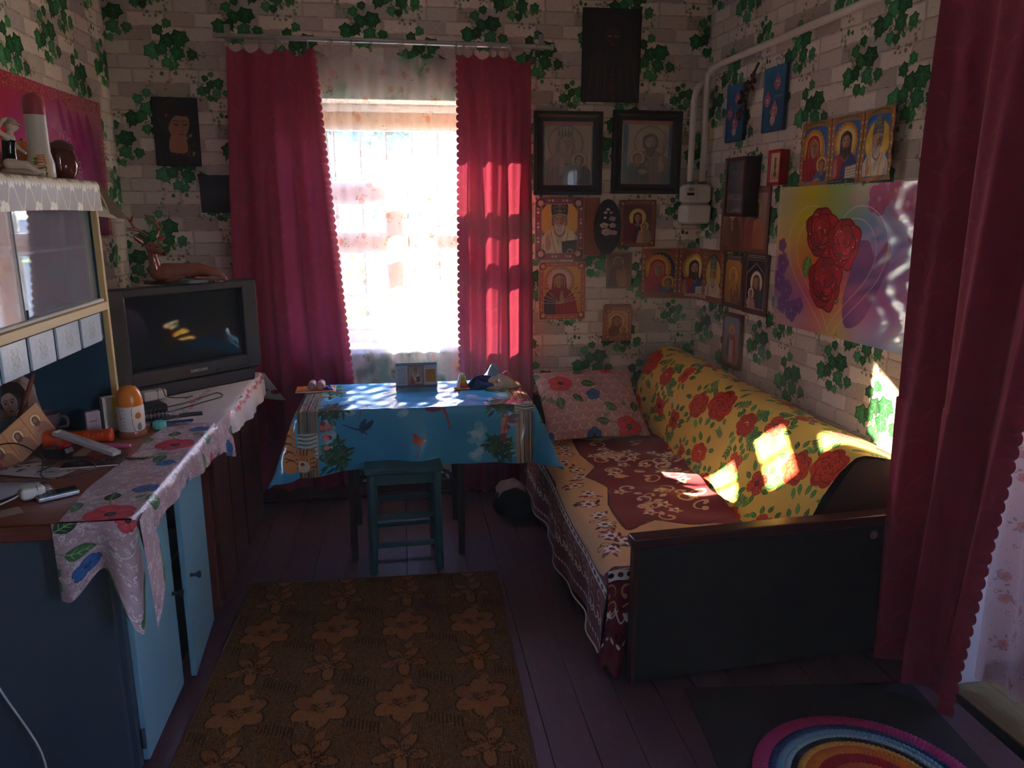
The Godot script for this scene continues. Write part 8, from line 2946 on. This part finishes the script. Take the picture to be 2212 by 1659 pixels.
	for q in 28:
		te.box(Vector3(-0.068 + 0.005 * q, 0.005, 0.016), Vector3(0.0022, 0.003, 0.022), 0.0)
	part(kn, "teeth", te.mesh(), col("1c4a78", 0.15))
	# feather-patterned hair clip
	var hc := thing("hair_clip", "flat black and tan hair clip lying on the poppy oilcloth", "hair clip", at(-0.858, 0.835, -2.505, -0.10))
	part(hc, "plate", MB.new().prism(PackedVector2Array([Vector2(-0.038, 0.0), Vector2(-0.020, 0.009), Vector2(0.0, 0.006), Vector2(0.034, 0.008), Vector2(0.028, -0.008), Vector2(-0.004, -0.007), Vector2(-0.022, -0.010)]), 0.0, 0.004, Transform3D(Basis(Vector3.RIGHT, -PI / 2), Vector3.ZERO)).mesh(), col("1a1614", 0.3))
	for k in 4:
		part(hc, "stripe", bx(Vector3(0.004, 0.0012, 0.010), 0.0005, Vector3(-0.010 + 0.011 * k, 0.0045, 0)), col("a89070", 0.4), Transform3D(Basis(Vector3.UP, 0.3), Vector3.ZERO))
	# key phone
	var ph := thing("mobile_phone", "small silver and black key phone lying by the white charger", "phone", at(-0.972, CY, -2.195, 0.62))
	part(ph, "shell", bx(Vector3(0.105, 0.014, 0.046), 0.004, Vector3(0, 0.007, 0)), col("b0b2b4", 0.25, 0.4))
	part(ph, "face", bx(Vector3(0.101, 0.002, 0.042), 0.0008, Vector3(0, 0.0146, 0)), col("14181a", 0.15))
	part(ph, "display", bx(Vector3(0.038, 0.001, 0.032), 0.0003, Vector3(0.026, 0.0158, 0)), col("2a3034", 0.05))
	var kp := bx(Vector3(0.0085, 0.0014, 0.0085), 0.0004)
	for q in 4:
		for r in 3:
			part(ph, "key", kp, col("3a4044", 0.3), at(-0.042 + 0.0115 * q, 0.0160, -0.012 + 0.012 * r))
	# white charger with its cable
	var ch := thing("charger", "white plug charger with its cable hanging off the cabinet edge", "charger", at(0, 0, 0))
	var cxf := Transform3D(Basis(Vector3.UP, 0.55), Vector3(-1.032, CY + 0.021, -2.185))
	part(ch, "block", MB.new().box(Vector3.ZERO, Vector3(0.064, 0.040, 0.042), 0.012).mesh(), col("d9d2c8", 0.3), cxf)
	part(ch, "seam", MB.new().box(Vector3(0.012, 0, 0), Vector3(0.002, 0.0405, 0.0425), 0.012).mesh(), col("8a847c", 0.5), cxf)
	for s in [-1, 1]:
		part(ch, "pin", MB.new().lathe([Vector2(0, 0), Vector2(0.0022, 0), Vector2(0.0022, 0.016), Vector2(0, 0.017)], 8).mesh(), mats.steel, cxf * Transform3D(Basis(Vector3.BACK, -PI / 2), Vector3(0.031, 0.002, s * 0.009)))
	part(ch, "cable", wire([cxf * Vector3(-0.030, 0, 0), cxf * Vector3(-0.050, -0.006, 0.010), Vector3(-1.115, CY + 0.006, -2.09), Vector3(-1.150, CY + 0.003, -2.02), Vector3(-1.155, CY - 0.02, -1.980), Vector3(-1.150, 0.60, -1.985), Vector3(-1.100, 0.38, -2.00), Vector3(-1.02, 0.16, -2.005), Vector3(-1.00, 0.006, -1.97)], 0.0026), col("cfc8be", 0.4))
	# papers
	var f2 := func(u: float, w: float): return Vector3(lerpf(-1.24, -1.055, u) - 0.02 * w, CY + 0.004 + 0.020 * pow(w, 2.0) * (0.4 + 0.6 * u) + 0.008 * u, lerpf(-2.33, -2.13, w) + 0.03 * u)
	var pa := thing("envelope", "white paper envelope curling up at the edge of the cabinet top", "paper", at(0, 0, 0))
	part(pa, "sheet", MB.new().grid(14, 14, f2).mesh(), col("c9c8cc", 0.7))
	part(pa, "flap", MB.new().grid(10, 10, func(u, w): return f2.call(0.35 + u * 0.65, w * 0.98) + Vector3(-0.006, -0.010 * (1.0 - u), 0.006)).mesh(), col("a8a8b0", 0.7))
	# black cables and a strap
	solo("cable", "thin black cable looping up over the figure card", "cable", wire([Vector3(-1.29, CY + 0.004, -2.30), Vector3(-1.27, 0.90, -2.42), Vector3(-1.19, 0.915, -2.46), Vector3(-1.10, 0.875, -2.42), Vector3(-1.085, CY + 0.004, -2.37), Vector3(-1.02, CY + 0.003, -2.36), Vector3(-0.955, CY + 0.003, -2.42), Vector3(-1.00, CY + 0.012, -2.49), Vector3(-1.07, CY + 0.014, -2.47), Vector3(-1.11, CY + 0.004, -2.42)], 0.0022, 8), mats.black_plastic)
	var f3 := func(u: float, w: float):
		var c: Vector3 = Vector3(-1.30, CY + 0.003, -2.36).lerp(Vector3(-1.05, CY + 0.003, -2.31), u)
		return c + Vector3(0, 0.018 * sin(PI * u), 0.02 * sin(u * 4.0)) + Vector3(0.004, 0.002, 0.022) * w
	solo("strap", "black webbing strap curving over the papers on the cabinet", "strap", MB.new().grid(24, 3, f3).mesh(), mats.black_plastic)


func ring_path(r: float, y: float, n: int) -> PackedVector3Array:
	var p := PackedVector3Array()
	for i in n + 1:
		p.append(Vector3(cos(TAU * i / n) * r, y, sin(TAU * i / n) * r))
	return p


func jar_glass() -> StandardMaterial3D:
	if not mats.has("jar_glass"):
		var m := mat("jar_glass", Color(0.80, 0.92, 0.88, 0.22), 0.03, 0.0, 0.6)
		m.transparency = BaseMaterial3D.TRANSPARENCY_ALPHA
	return mats.jar_glass


# ------------------------------------------------------------------ things on the sideboard before the television
func make_desk_things() -> void:
	var y := 0.8045
	var pw := thing("power_adapter", "white power adapter block in front of the television", "adapter", at(-1.085, y, -3.45, 0.75))
	part(pw, "block", bx(Vector3(0.105, 0.045, 0.055), 0.008, Vector3(0, 0.0225, 0)), col("c9c2ba", 0.35))
	part(pw, "cord_tie", MB.new().box(Vector3(0.01, 0.0225, 0), Vector3(0.003, 0.047, 0.057), 0.008).mesh(), mats.black_plastic)
	var pk := thing("round_speaker", "small black rounded device beside the white adapter", "speaker", at(-1.165, y, -3.42, 0.7))
	part(pk, "shell", MB.new().ball(Vector3(0, 0.022, 0), Vector3(0.060, 0.022, 0.032), 20, 10).mesh(), col("1a1a1e", 0.5))
	part(pk, "ring", MB.new().tube(ring_path(0.020, 0.043, 18), 0.002, 6, false).mesh(), mats.iron)
	var sb := thing("set_top_box", "black set-top box with glinting buttons, near the orange-capped bottle", "set-top box", at(-1.050, y, -3.215, 0.62))
	part(sb, "case", bx(Vector3(0.155, 0.034, 0.095), 0.005, Vector3(0, 0.019, 0)), col("16181a", 0.35))
	part(sb, "front_panel", bx(Vector3(0.150, 0.026, 0.003), 0.001, Vector3(0, 0.019, 0.049)), col("2a2e32", 0.08))
	for k in 4:
		part(sb, "button", bx(Vector3(0.010, 0.006, 0.003), 0.0015, Vector3(-0.01 + 0.018 * k, 0.020, 0.0515)), col("a8acb0", 0.2, 0.6))
	part(sb, "foot", bx(Vector3(0.150, 0.004, 0.09), 0.001, Vector3(0, 0.002, 0)), mats.black_plastic)
	var rm := thing("remote_control", "long black remote control with pale keys on the sprigged oilcloth", "remote control", at(-1.005, y, -3.085, 0.30))
	part(rm, "shell", bx(Vector3(0.175, 0.018, 0.044), 0.007, Vector3(0, 0.0095, 0)), mats.black_plastic)
	var ks := bx(Vector3(0.0068, 0.003, 0.0068), 0.001)
	for q in 10:
		for r in 3:
			part(rm, "key", ks, col("8c8c8c", 0.5) if (q + r) % 4 else col("a03838", 0.5), at(-0.062 + 0.0125 * q, 0.0195, -0.011 + 0.011 * r))
	solo("cord", "thin black cord trailing across the oilcloth towards the window", "cord", wire([Vector3(-1.00, y + 0.004, -3.28), Vector3(-0.93, y + 0.003, -3.36), Vector3(-0.86, y + 0.003, -3.50), Vector3(-0.83, y + 0.003, -3.53), Vector3(-0.80, y + 0.003, -3.46), Vector3(-0.86, y + 0.003, -3.36), Vector3(-0.95, y + 0.003, -3.22), Vector3(-0.985, y + 0.010, -3.19)], 0.0026, 8), mats.black_plastic)
	solo("cord", "black cord looped round the white adapter", "cord", wire([Vector3(-1.09, y + 0.003, -3.38), Vector3(-1.13, y + 0.02, -3.40), Vector3(-1.12, y + 0.05, -3.45), Vector3(-1.05, y + 0.052, -3.46), Vector3(-1.02, y + 0.02, -3.42), Vector3(-0.96, y + 0.003, -3.46), Vector3(-0.93, y + 0.003, -3.49), Vector3(-0.95, y + 0.003, -3.44)], 0.0022, 8), mats.black_plastic)


# ------------------------------------------------------------------ things on top of the glass-fronted cupboard
func make_shelf_things() -> void:
	var y := 1.7145
	# tall spray bottle
	var lb := Pic.new(256, 256, 1.0, 1.0, C("d8cfc4"))
	for k in 2:
		var x := 0.12 + 0.5 * k
		lb.rect(x, 0.06, 0.20, 0.60, C("e6d0a0"))
		lb.rect(x, 0.06, 0.20, 0.07, C("8a7a5c"))
		for q in 9:
			lb.line([Vector2(x + 0.04, 0.62 - 0.06 * q), Vector2(x + 0.15, 0.60 - 0.06 * q)], 0.02, C("5a4a34") if q > 3 else C("c85a34"))
			lb.line([Vector2(x + 0.04, 0.62 - 0.06 * q), Vector2(x + 0.06, 0.58 - 0.06 * q), Vector2(x + 0.14, 0.57 - 0.06 * q)], 0.012, C("5a4a34") if q > 3 else C("c85a34"))
		for q in 5:
			lb.ell(x + 0.16, 0.16 + 0.09 * q, 0.03, 0.035, C("7a8a4a"))
	var s := thing("spray_bottle", "tall pale spray bottle with a dark pink cap on the cupboard top", "bottle", at(-1.108, y, -2.70, 0.2))
	part(s, "body", MB.new().lathe([Vector2(0, 0), Vector2(0.036, 0), Vector2(0.0385, 0.004), Vector2(0.0385, 0.045), Vector2(0.034, 0.062), Vector2(0.0305, 0.080), Vector2(0.0300, 0.190), Vector2(0, 0.190)], 32).mesh(), tmat("spray_label", tex(lb), 0.35))
	part(s, "cap", MB.new().lathe([Vector2(0, 0.188), Vector2(0.031, 0.188), Vector2(0.0312, 0.222), Vector2(0.028, 0.240), Vector2(0.019, 0.251), Vector2(0.008, 0.254), Vector2(0, 0.254)], 32).mesh(), col("b04858", 0.3))
	# brown heart-lidded pot
	var p := thing("pot", "small dark brown glazed pot with a lid beside the spray bottle", "pot", at(-1.085, y, -2.805, 0.2))
	part(p, "body", MB.new().lathe([Vector2(0, 0), Vector2(0.030, 0), Vector2(0.043, 0.018), Vector2(0.046, 0.042), Vector2(0.040, 0.072), Vector2(0.032, 0.092), Vector2(0, 0.092)], 28).mesh(), col("5a2418", 0.12))
	part(p, "lid", MB.new().lathe([Vector2(0, 0.124), Vector2(0.012, 0.122), Vector2(0.034, 0.110), Vector2(0.042, 0.094), Vector2(0.038, 0.089), Vector2(0, 0.089)], 28).mesh(), col("4a2c22", 0.35))
	part(p, "handle", wire([Vector3(-0.005, 0.080, 0.040), Vector3(0.0, 0.070, 0.062), Vector3(0.0, 0.035, 0.064), Vector3(0.0, 0.02, 0.044)], 0.006), col("5a2418", 0.12))
	var h := thing("pot", "low reddish brown leaf-shaped dish at the end of the cupboard top", "dish", at(-1.115, y, -2.885, 0.2))
	part(h, "bowl", MB.new().lathe([Vector2(0, 0), Vector2(0.022, 0), Vector2(0.034, 0.030), Vector2(0.040, 0.062), Vector2(0.036, 0.062), Vector2(0.030, 0.030), Vector2(0, 0.006)], 24).mesh(), col("5a2c24", 0.15))
	part(h, "rim_leaf", MB.new().prism(PackedVector2Array([Vector2(0, -0.03), Vector2(0.03, -0.004), Vector2(0.055, 0.012), Vector2(0.03, 0.02), Vector2(0, 0.03)]), -0.002, 0.002, Transform3D(Basis(Vector3.UP, -0.6), Vector3(0.01, 0.035, 0.0))).mesh(), col("4a3028", 0.4))
	# orange, apple behind
	var o := thing("orange", "artificial orange behind the spray bottle on the cupboard top", "fruit", at(-1.225, y, -2.86))
	part(o, "peel", MB.new().ball(Vector3(0, 0.062, 0), Vector3(0.060, 0.062, 0.060), 22, 14).mesh(), col("d8782c", 0.5))
	part(o, "stalk", MB.new().lathe([Vector2(0, 0.120), Vector2(0.005, 0.120), Vector2(0.004, 0.128), Vector2(0, 0.128)], 8).mesh(), col("4a5a2c", 0.7))
	var pe := thing("pear", "greenish artificial pear beside the orange on the cupboard top", "fruit", at(-1.245, y, -2.905))
	part(pe, "skin", MB.new().lathe([Vector2(0, 0), Vector2(0.030, 0.006), Vector2(0.042, 0.032), Vector2(0.036, 0.062), Vector2(0.024, 0.088), Vector2(0.018, 0.104), Vector2(0.008, 0.112), Vector2(0, 0.112)], 22).mesh(), col("8a8a3c", 0.5))
	part(pe, "stalk", MB.new().tube(PackedVector3Array([Vector3(0, 0.11, 0), Vector3(0.004, 0.135, 0)]), 0.002, 6).mesh(), col("4a3a24", 0.7))
	var ap := thing("apple", "dark red artificial apple between the figurine and the spray bottle", "fruit", at(-1.225, y, -2.70))
	part(ap, "skin", MB.new().lathe([Vector2(0, 0.006), Vector2(0.018, 0), Vector2(0.040, 0.018), Vector2(0.046, 0.044), Vector2(0.040, 0.070), Vector2(0.022, 0.080), Vector2(0, 0.074)], 24).mesh(), col("8c1c2c", 0.25))
	part(ap, "stalk", MB.new().tube(PackedVector3Array([Vector3(0, 0.074, 0), Vector3(0.004, 0.094, 0)]), 0.002, 6).mesh(), col("4a3a24", 0.7))
	var tin := thing("tin", "flat red tin with a silver lid behind the figurine", "tin", at(-1.150, y, -2.595))
	part(tin, "tin_body", MB.new().lathe([Vector2(0, 0), Vector2(0.042, 0), Vector2(0.042, 0.026), Vector2(0, 0.026)], 26).mesh(), col("8c3030", 0.35))
	part(tin, "tin_lid", MB.new().lathe([Vector2(0, 0.026), Vector2(0.044, 0.026), Vector2(0.044, 0.034), Vector2(0, 0.035)], 26).mesh(), mats.steel)
	# porcelain bather: seated girl in cap and dark swimsuit, one arm raised
	var f := thing("figurine", "porcelain figurine of a girl in a cap and dark swimsuit, arm raised", "figurine", at(-1.085, y, -2.475, 0.35))
	var caps := []
	var ad := func(a: Vector3, b: Vector3, ra: float, rb: float): caps.append([a, b, ra, rb])
	ad.call(Vector3(-0.012, 0.034, 0), Vector3(-0.010, 0.070, 0), 0.019, 0.015)
	ad.call(Vector3(-0.010, 0.070, 0), Vector3(-0.008, 0.098, 0), 0.015, 0.018)
	ad.call(Vector3(-0.006, 0.100, 0), Vector3(0.000, 0.122, 0), 0.0075, 0.007)
	ad.call(Vector3(0.002, 0.136, 0), Vector3(0.005, 0.132, 0), 0.0165, 0.0145)
	ad.call(Vector3(0.019, 0.130, 0), Vector3(0.021, 0.1295, 0), 0.003, 0.002)
	for sz in [1, -1]:
		ad.call(Vector3(-0.012, 0.028, sz * 0.011), Vector3(0.026, 0.026, sz * 0.014), 0.0155, 0.012)
		ad.call(Vector3(0.026, 0.026, sz * 0.014), Vector3(0.052, 0.010, sz * 0.013), 0.011, 0.0075)
		ad.call(Vector3(0.052, 0.010, sz * 0.013), Vector3(0.068, 0.008, sz * 0.014), 0.007, 0.0055)
	ad.call(Vector3(-0.010, 0.102, 0.017), Vector3(-0.032, 0.120, 0.026), 0.0075, 0.006)
	ad.call(Vector3(-0.032, 0.120, 0.026), Vector3(-0.014, 0.146, 0.022), 0.006, 0.0045)
	ad.call(Vector3(-0.014, 0.146, 0.022), Vector3(-0.006, 0.152, 0.020), 0.0045, 0.004)
	ad.call(Vector3(-0.006, 0.102, -0.017), Vector3(0.006, 0.080, -0.026), 0.0075, 0.006)
	ad.call(Vector3(0.006, 0.080, -0.026), Vector3(0.028, 0.062, -0.020), 0.006, 0.0045)
	part(f, "body", body_mesh(caps, 0.006, 0.0022), col("d8c4b0", 0.15))
	part(f, "swimsuit", body_mesh([[Vector3(-0.012, 0.032, 0), Vector3(-0.010, 0.070, 0), 0.0202, 0.0162], [Vector3(-0.010, 0.070, 0), Vector3(-0.008, 0.088, 0), 0.0162, 0.0188]], 0.006, 0.0024), col("1a1416", 0.12))
	part(f, "cap", body_mesh([[Vector3(-0.001, 0.143, 0), Vector3(0.003, 0.141, 0), 0.0165, 0.0165], [Vector3(0.012, 0.139, 0), Vector3(0.026, 0.136, 0), 0.006, 0.003]], 0.006, 0.0022), col("b09484", 0.15))
	part(f, "base", MB.new().lathe([Vector2(0, 0), Vector2(0.040, 0), Vector2(0.044, 0.006), Vector2(0.036, 0.016), Vector2(0, 0.018)], 24, Transform3D(Basis().scaled(Vector3(1.1, 1, 0.7)), Vector3(0.008, 0, 0))).mesh(), col("c9b09c", 0.2))
	for sz in [-1, 1]:
		part(f, "eye", MB.new().ball(Vector3(0.0165, 0.135, sz * 0.0055), Vector3(0.0016, 0.002, 0.0022), 8, 5).mesh(), col("2a1a16", 0.3))
	part(f, "mouth", MB.new().ball(Vector3(0.0175, 0.1245, 0), Vector3(0.0014, 0.0014, 0.003), 8, 5).mesh(), col("a04038", 0.3))
	for q in [[0.006, 0.092, 0.014], [0.009, 0.088, 0.004], [0.004, 0.096, -0.010], [-0.002, 0.094, 0.0175]]:
		part(f, "dot", MB.new().ball(Vector3(q[0], q[1], q[2]), Vector3(0.0022, 0.0022, 0.0022), 7, 5).mesh(), col("1a1416", 0.2))


# ------------------------------------------------------------------ things on the table
func make_table_things() -> void:
	var y := TY + 0.0055
	# tent calendar
	var cp := Pic.new(400, 250, 0.205, 0.128, C("c0c4c8"))
	cp.rect(0, 0, 0.205, 0.014, C("6a94ac"))
	cp.rect(0, 0.112, 0.205, 0.016, C("3f6f98"))
	cp.rect(0, 0.122, 0.205, 0.006, C("8a5a5c"))
	scribble(cp, 0.008, 0.022, 0.042, 13, 0.0065, C("6f7f92"))
	cp.rect(0.058, 0.014, 0.082, 0.098, C("b08a78"))
	ornament(cp, 0.058, 0.014, 0.082, 0.098, 0.007, C("8a5c54"), [C("d8b8a0"), C("a87868")])
	cp.clip(0.065, 0.021, 0.068, 0.084)
	cp.rect(0.065, 0.021, 0.068, 0.084, C("a8948c"))
	saint(cp, 0.099, 0.048, 0.018, {"skin": C("b88a70"), "robe": C("a05048"), "robe2": C("c8b8a8"), "hair": C("8a7a70"), "beard": C("c0b4a8"), "mitre": C("6a6468"), "halo": C("c9b090"), "book": C("4a4448"), "stole": true, "long": false})
	cp.unclip()
	scribble(cp, 0.146, 0.022, 0.05, 1, 0.006, C("5a6a7c"))
	cp.rect(0.148, 0.032, 0.050, 0.066, C("c8963c"))
	for r in 9:
		for q in 6:
			cp.rect(0.150 + 0.008 * q, 0.035 + 0.007 * r, 0.005, 0.004, C("8a6428"))
	var cb := Basis(Vector3.UP, 0.02) * Basis(Vector3.RIGHT, -0.16)
	var cal := board("desk_calendar", "folded card calendar with a mitred figure standing on the table", "calendar", Transform3D(cb, Vector3(0.064, y + 0.063, -3.762)), 0.205, 0.128, 0.0012, cp, 0.4)
	part(cal, "back_leaf", bx(Vector3(0.205, 0.128, 0.0012), 0.0), mats.paper_edge, Transform3D(cb.inverse() * (Basis(Vector3.UP, 0.02) * Basis(Vector3.RIGHT, 0.34)), cb.inverse() * Vector3(0, -0.001, -0.033)))
	# little rainbow cone on a white base
	var co := thing("toy_cone", "little rainbow-striped toy cone on a white foot, beside the blue package", "toy", at(0.292, y - 0.002, -3.722))
	part(co, "foot", bx(Vector3(0.066, 0.007, 0.050), 0.003, Vector3(0, 0.0035, 0)), col("e8e0dc", 0.35))
	var cols := ["d8402c", "e07028", "e8a830", "a8b838", "e8d060"]
	for k in 5:
		var r0 := 0.026 - 0.0036 * k
		part(co, "band", MB.new().lathe([Vector2(r0, 0.007 + 0.013 * k), Vector2(r0 - 0.0036, 0.007 + 0.013 * (k + 1))], 22).mesh(), col(cols[k], 0.3))
	part(co, "tip", MB.new().ball(Vector3(0, 0.071, 0), Vector3(0.0085, 0.009, 0.0085), 14, 8).mesh(), col("e8e0c8", 0.3))
	part(co, "white_back", MB.new().lathe([Vector2(0.0265, 0.006), Vector2(0.0095, 0.072), Vector2(0, 0.080)], 22, Transform3D(Basis(), Vector3(-0.010, 0, -0.006))).mesh(), col("ece8e4", 0.35))
	solo("eraser", "tiny pale pink and blue block left of the toy cone", "eraser", MB.new().box(Vector3(0, 0.006, 0), Vector3(0.026, 0.012, 0.014), 0.002).mesh(), col("c9a8b4", 0.5), at(0.258, y - 0.001, -3.705, 0.1))
	# crumpled blue and white package
	var pk := thing("foil_package", "crumpled glossy blue and white package on the right of the table", "package", at(0.435, y - 0.001, -3.735))
	var lump := func(w: float, h: float, d: float, sd: float, off: Vector3):
		var g := func(u: float, v: float):
			var a := TAU * u
			var b := PI * 0.5 * v
			var k := 1.0 + 0.22 * sin(a * 3.0 + sd) * sin(b * 4.0 + sd) + 0.12 * sin(a * 7.0 + sd * 2.0)
			return off + Vector3(cos(a) * sin(b) * w * k, maxf(0.0, cos(b) * h * (1.0 + 0.25 * sin(a * 2.0 + sd + v * 5.0))), sin(a) * sin(b) * d * k)
		return MB.new().grid(26, 9, g, null, off).mesh()
	part(pk, "blue_pouch", lump.call(0.085, 0.050, 0.045, 0.7, Vector3(-0.045, 0, 0.0)), col("1c3c74", 0.12))
	part(pk, "silver_fold", lump.call(0.060, 0.092, 0.035, 2.3, Vector3(0.015, 0, -0.030)), col("8fb0d8", 0.08, 0.2))
	part(pk, "white_wrapper", lump.call(0.075, 0.058, 0.040, 4.1, Vector3(0.045, 0, 0.012)), col("c9bcb4", 0.3))
	part(pk, "pink_fold", lump.call(0.040, 0.060, 0.022, 5.2, Vector3(0.080, 0, -0.025)), col("b85878", 0.2))
	var bc := MB.new()
	for k in 8:
		bc.box(Vector3(-0.012 + 0.0034 * k, 0, 0), Vector3(0.0014 + 0.0006 * (k % 3), 0.016, 0.0012), 0.0)
	part(pk, "barcode", bc.mesh(), col("2a2626", 0.5), tilted(Vector3(0.030, 0.036, 0.047), 0.0, -0.6))
	# red and yellow magazine, two small rolls, blue wrapper
	var mg := Pic.new(220, 150, 0.22, 0.15, C("e08a3c"))
	for k in 40:
		mg.line([Vector2(rnd(0, 0.22), rnd(0, 0.15)), Vector2(rnd(0, 0.22), rnd(0, 0.15))], 0.006, [C("d84828"), C("f0b04c"), C("e8d0a0"), C("c83a30")][k % 4])
	mg.rect(0, 0.125, 0.22, 0.012, C("c83030"))
	var mz := thing("magazine", "red and yellow magazine lying at the left end of the table", "magazine", at(-0.43, y - 0.002, -3.80, 0.05))
	part(mz, "pages", bx(Vector3(0.19, 0.005, 0.125), 0.001, Vector3(0, 0.0028, 0)), mats.paper_edge)
	var mq := MB.new()
	mq.quad(Vector3(-0.094, 0, 0.0615), Vector3(0.094, 0, 0.0615), Vector3(0.094, 0, -0.0615), Vector3(-0.094, 0, -0.0615), Vector3.UP, Vector2(0, 1), Vector2(1, 1), Vector2(1, 0), Vector2(0, 0))
	part(mz, "cover", mq.mesh(), tmat("magazine_print", tex(mg), 0.25), at(0, 0.0058, 0))
	for k in 2:
		var rl := thing("paper_roll", "small pinkish roll lying on the magazine, the %s of two" % ["left", "right"][k], "roll", Transform3D(Basis(Vector3.RIGHT, PI / 2) * Basis(), Vector3(-0.447 + 0.042 * k, y + 0.0225, -3.80)))
		part(rl, "shell", MB.new().lathe([Vector2(0.012, -0.035), Vector2(0.019, -0.035), Vector2(0.019, 0.035), Vector2(0.012, 0.035)], 20).mesh(), col("b08a90", 0.4))
		part(rl, "core", MB.new().lathe([Vector2(0, 0.031), Vector2(0.012, 0.031), Vector2(0.012, -0.03), Vector2(0, -0.03)], 16).mesh(), col("c9aca4", 0.5))
	part(thing("foil_wrapper", "crumpled small blue foil wrapper in front of the rolls", "wrapper", at(-0.365, y - 0.001, -3.775)), "foil", lump.call(0.028, 0.022, 0.020, 1.3, Vector3.ZERO), col("4a62b0", 0.1, 0.3))
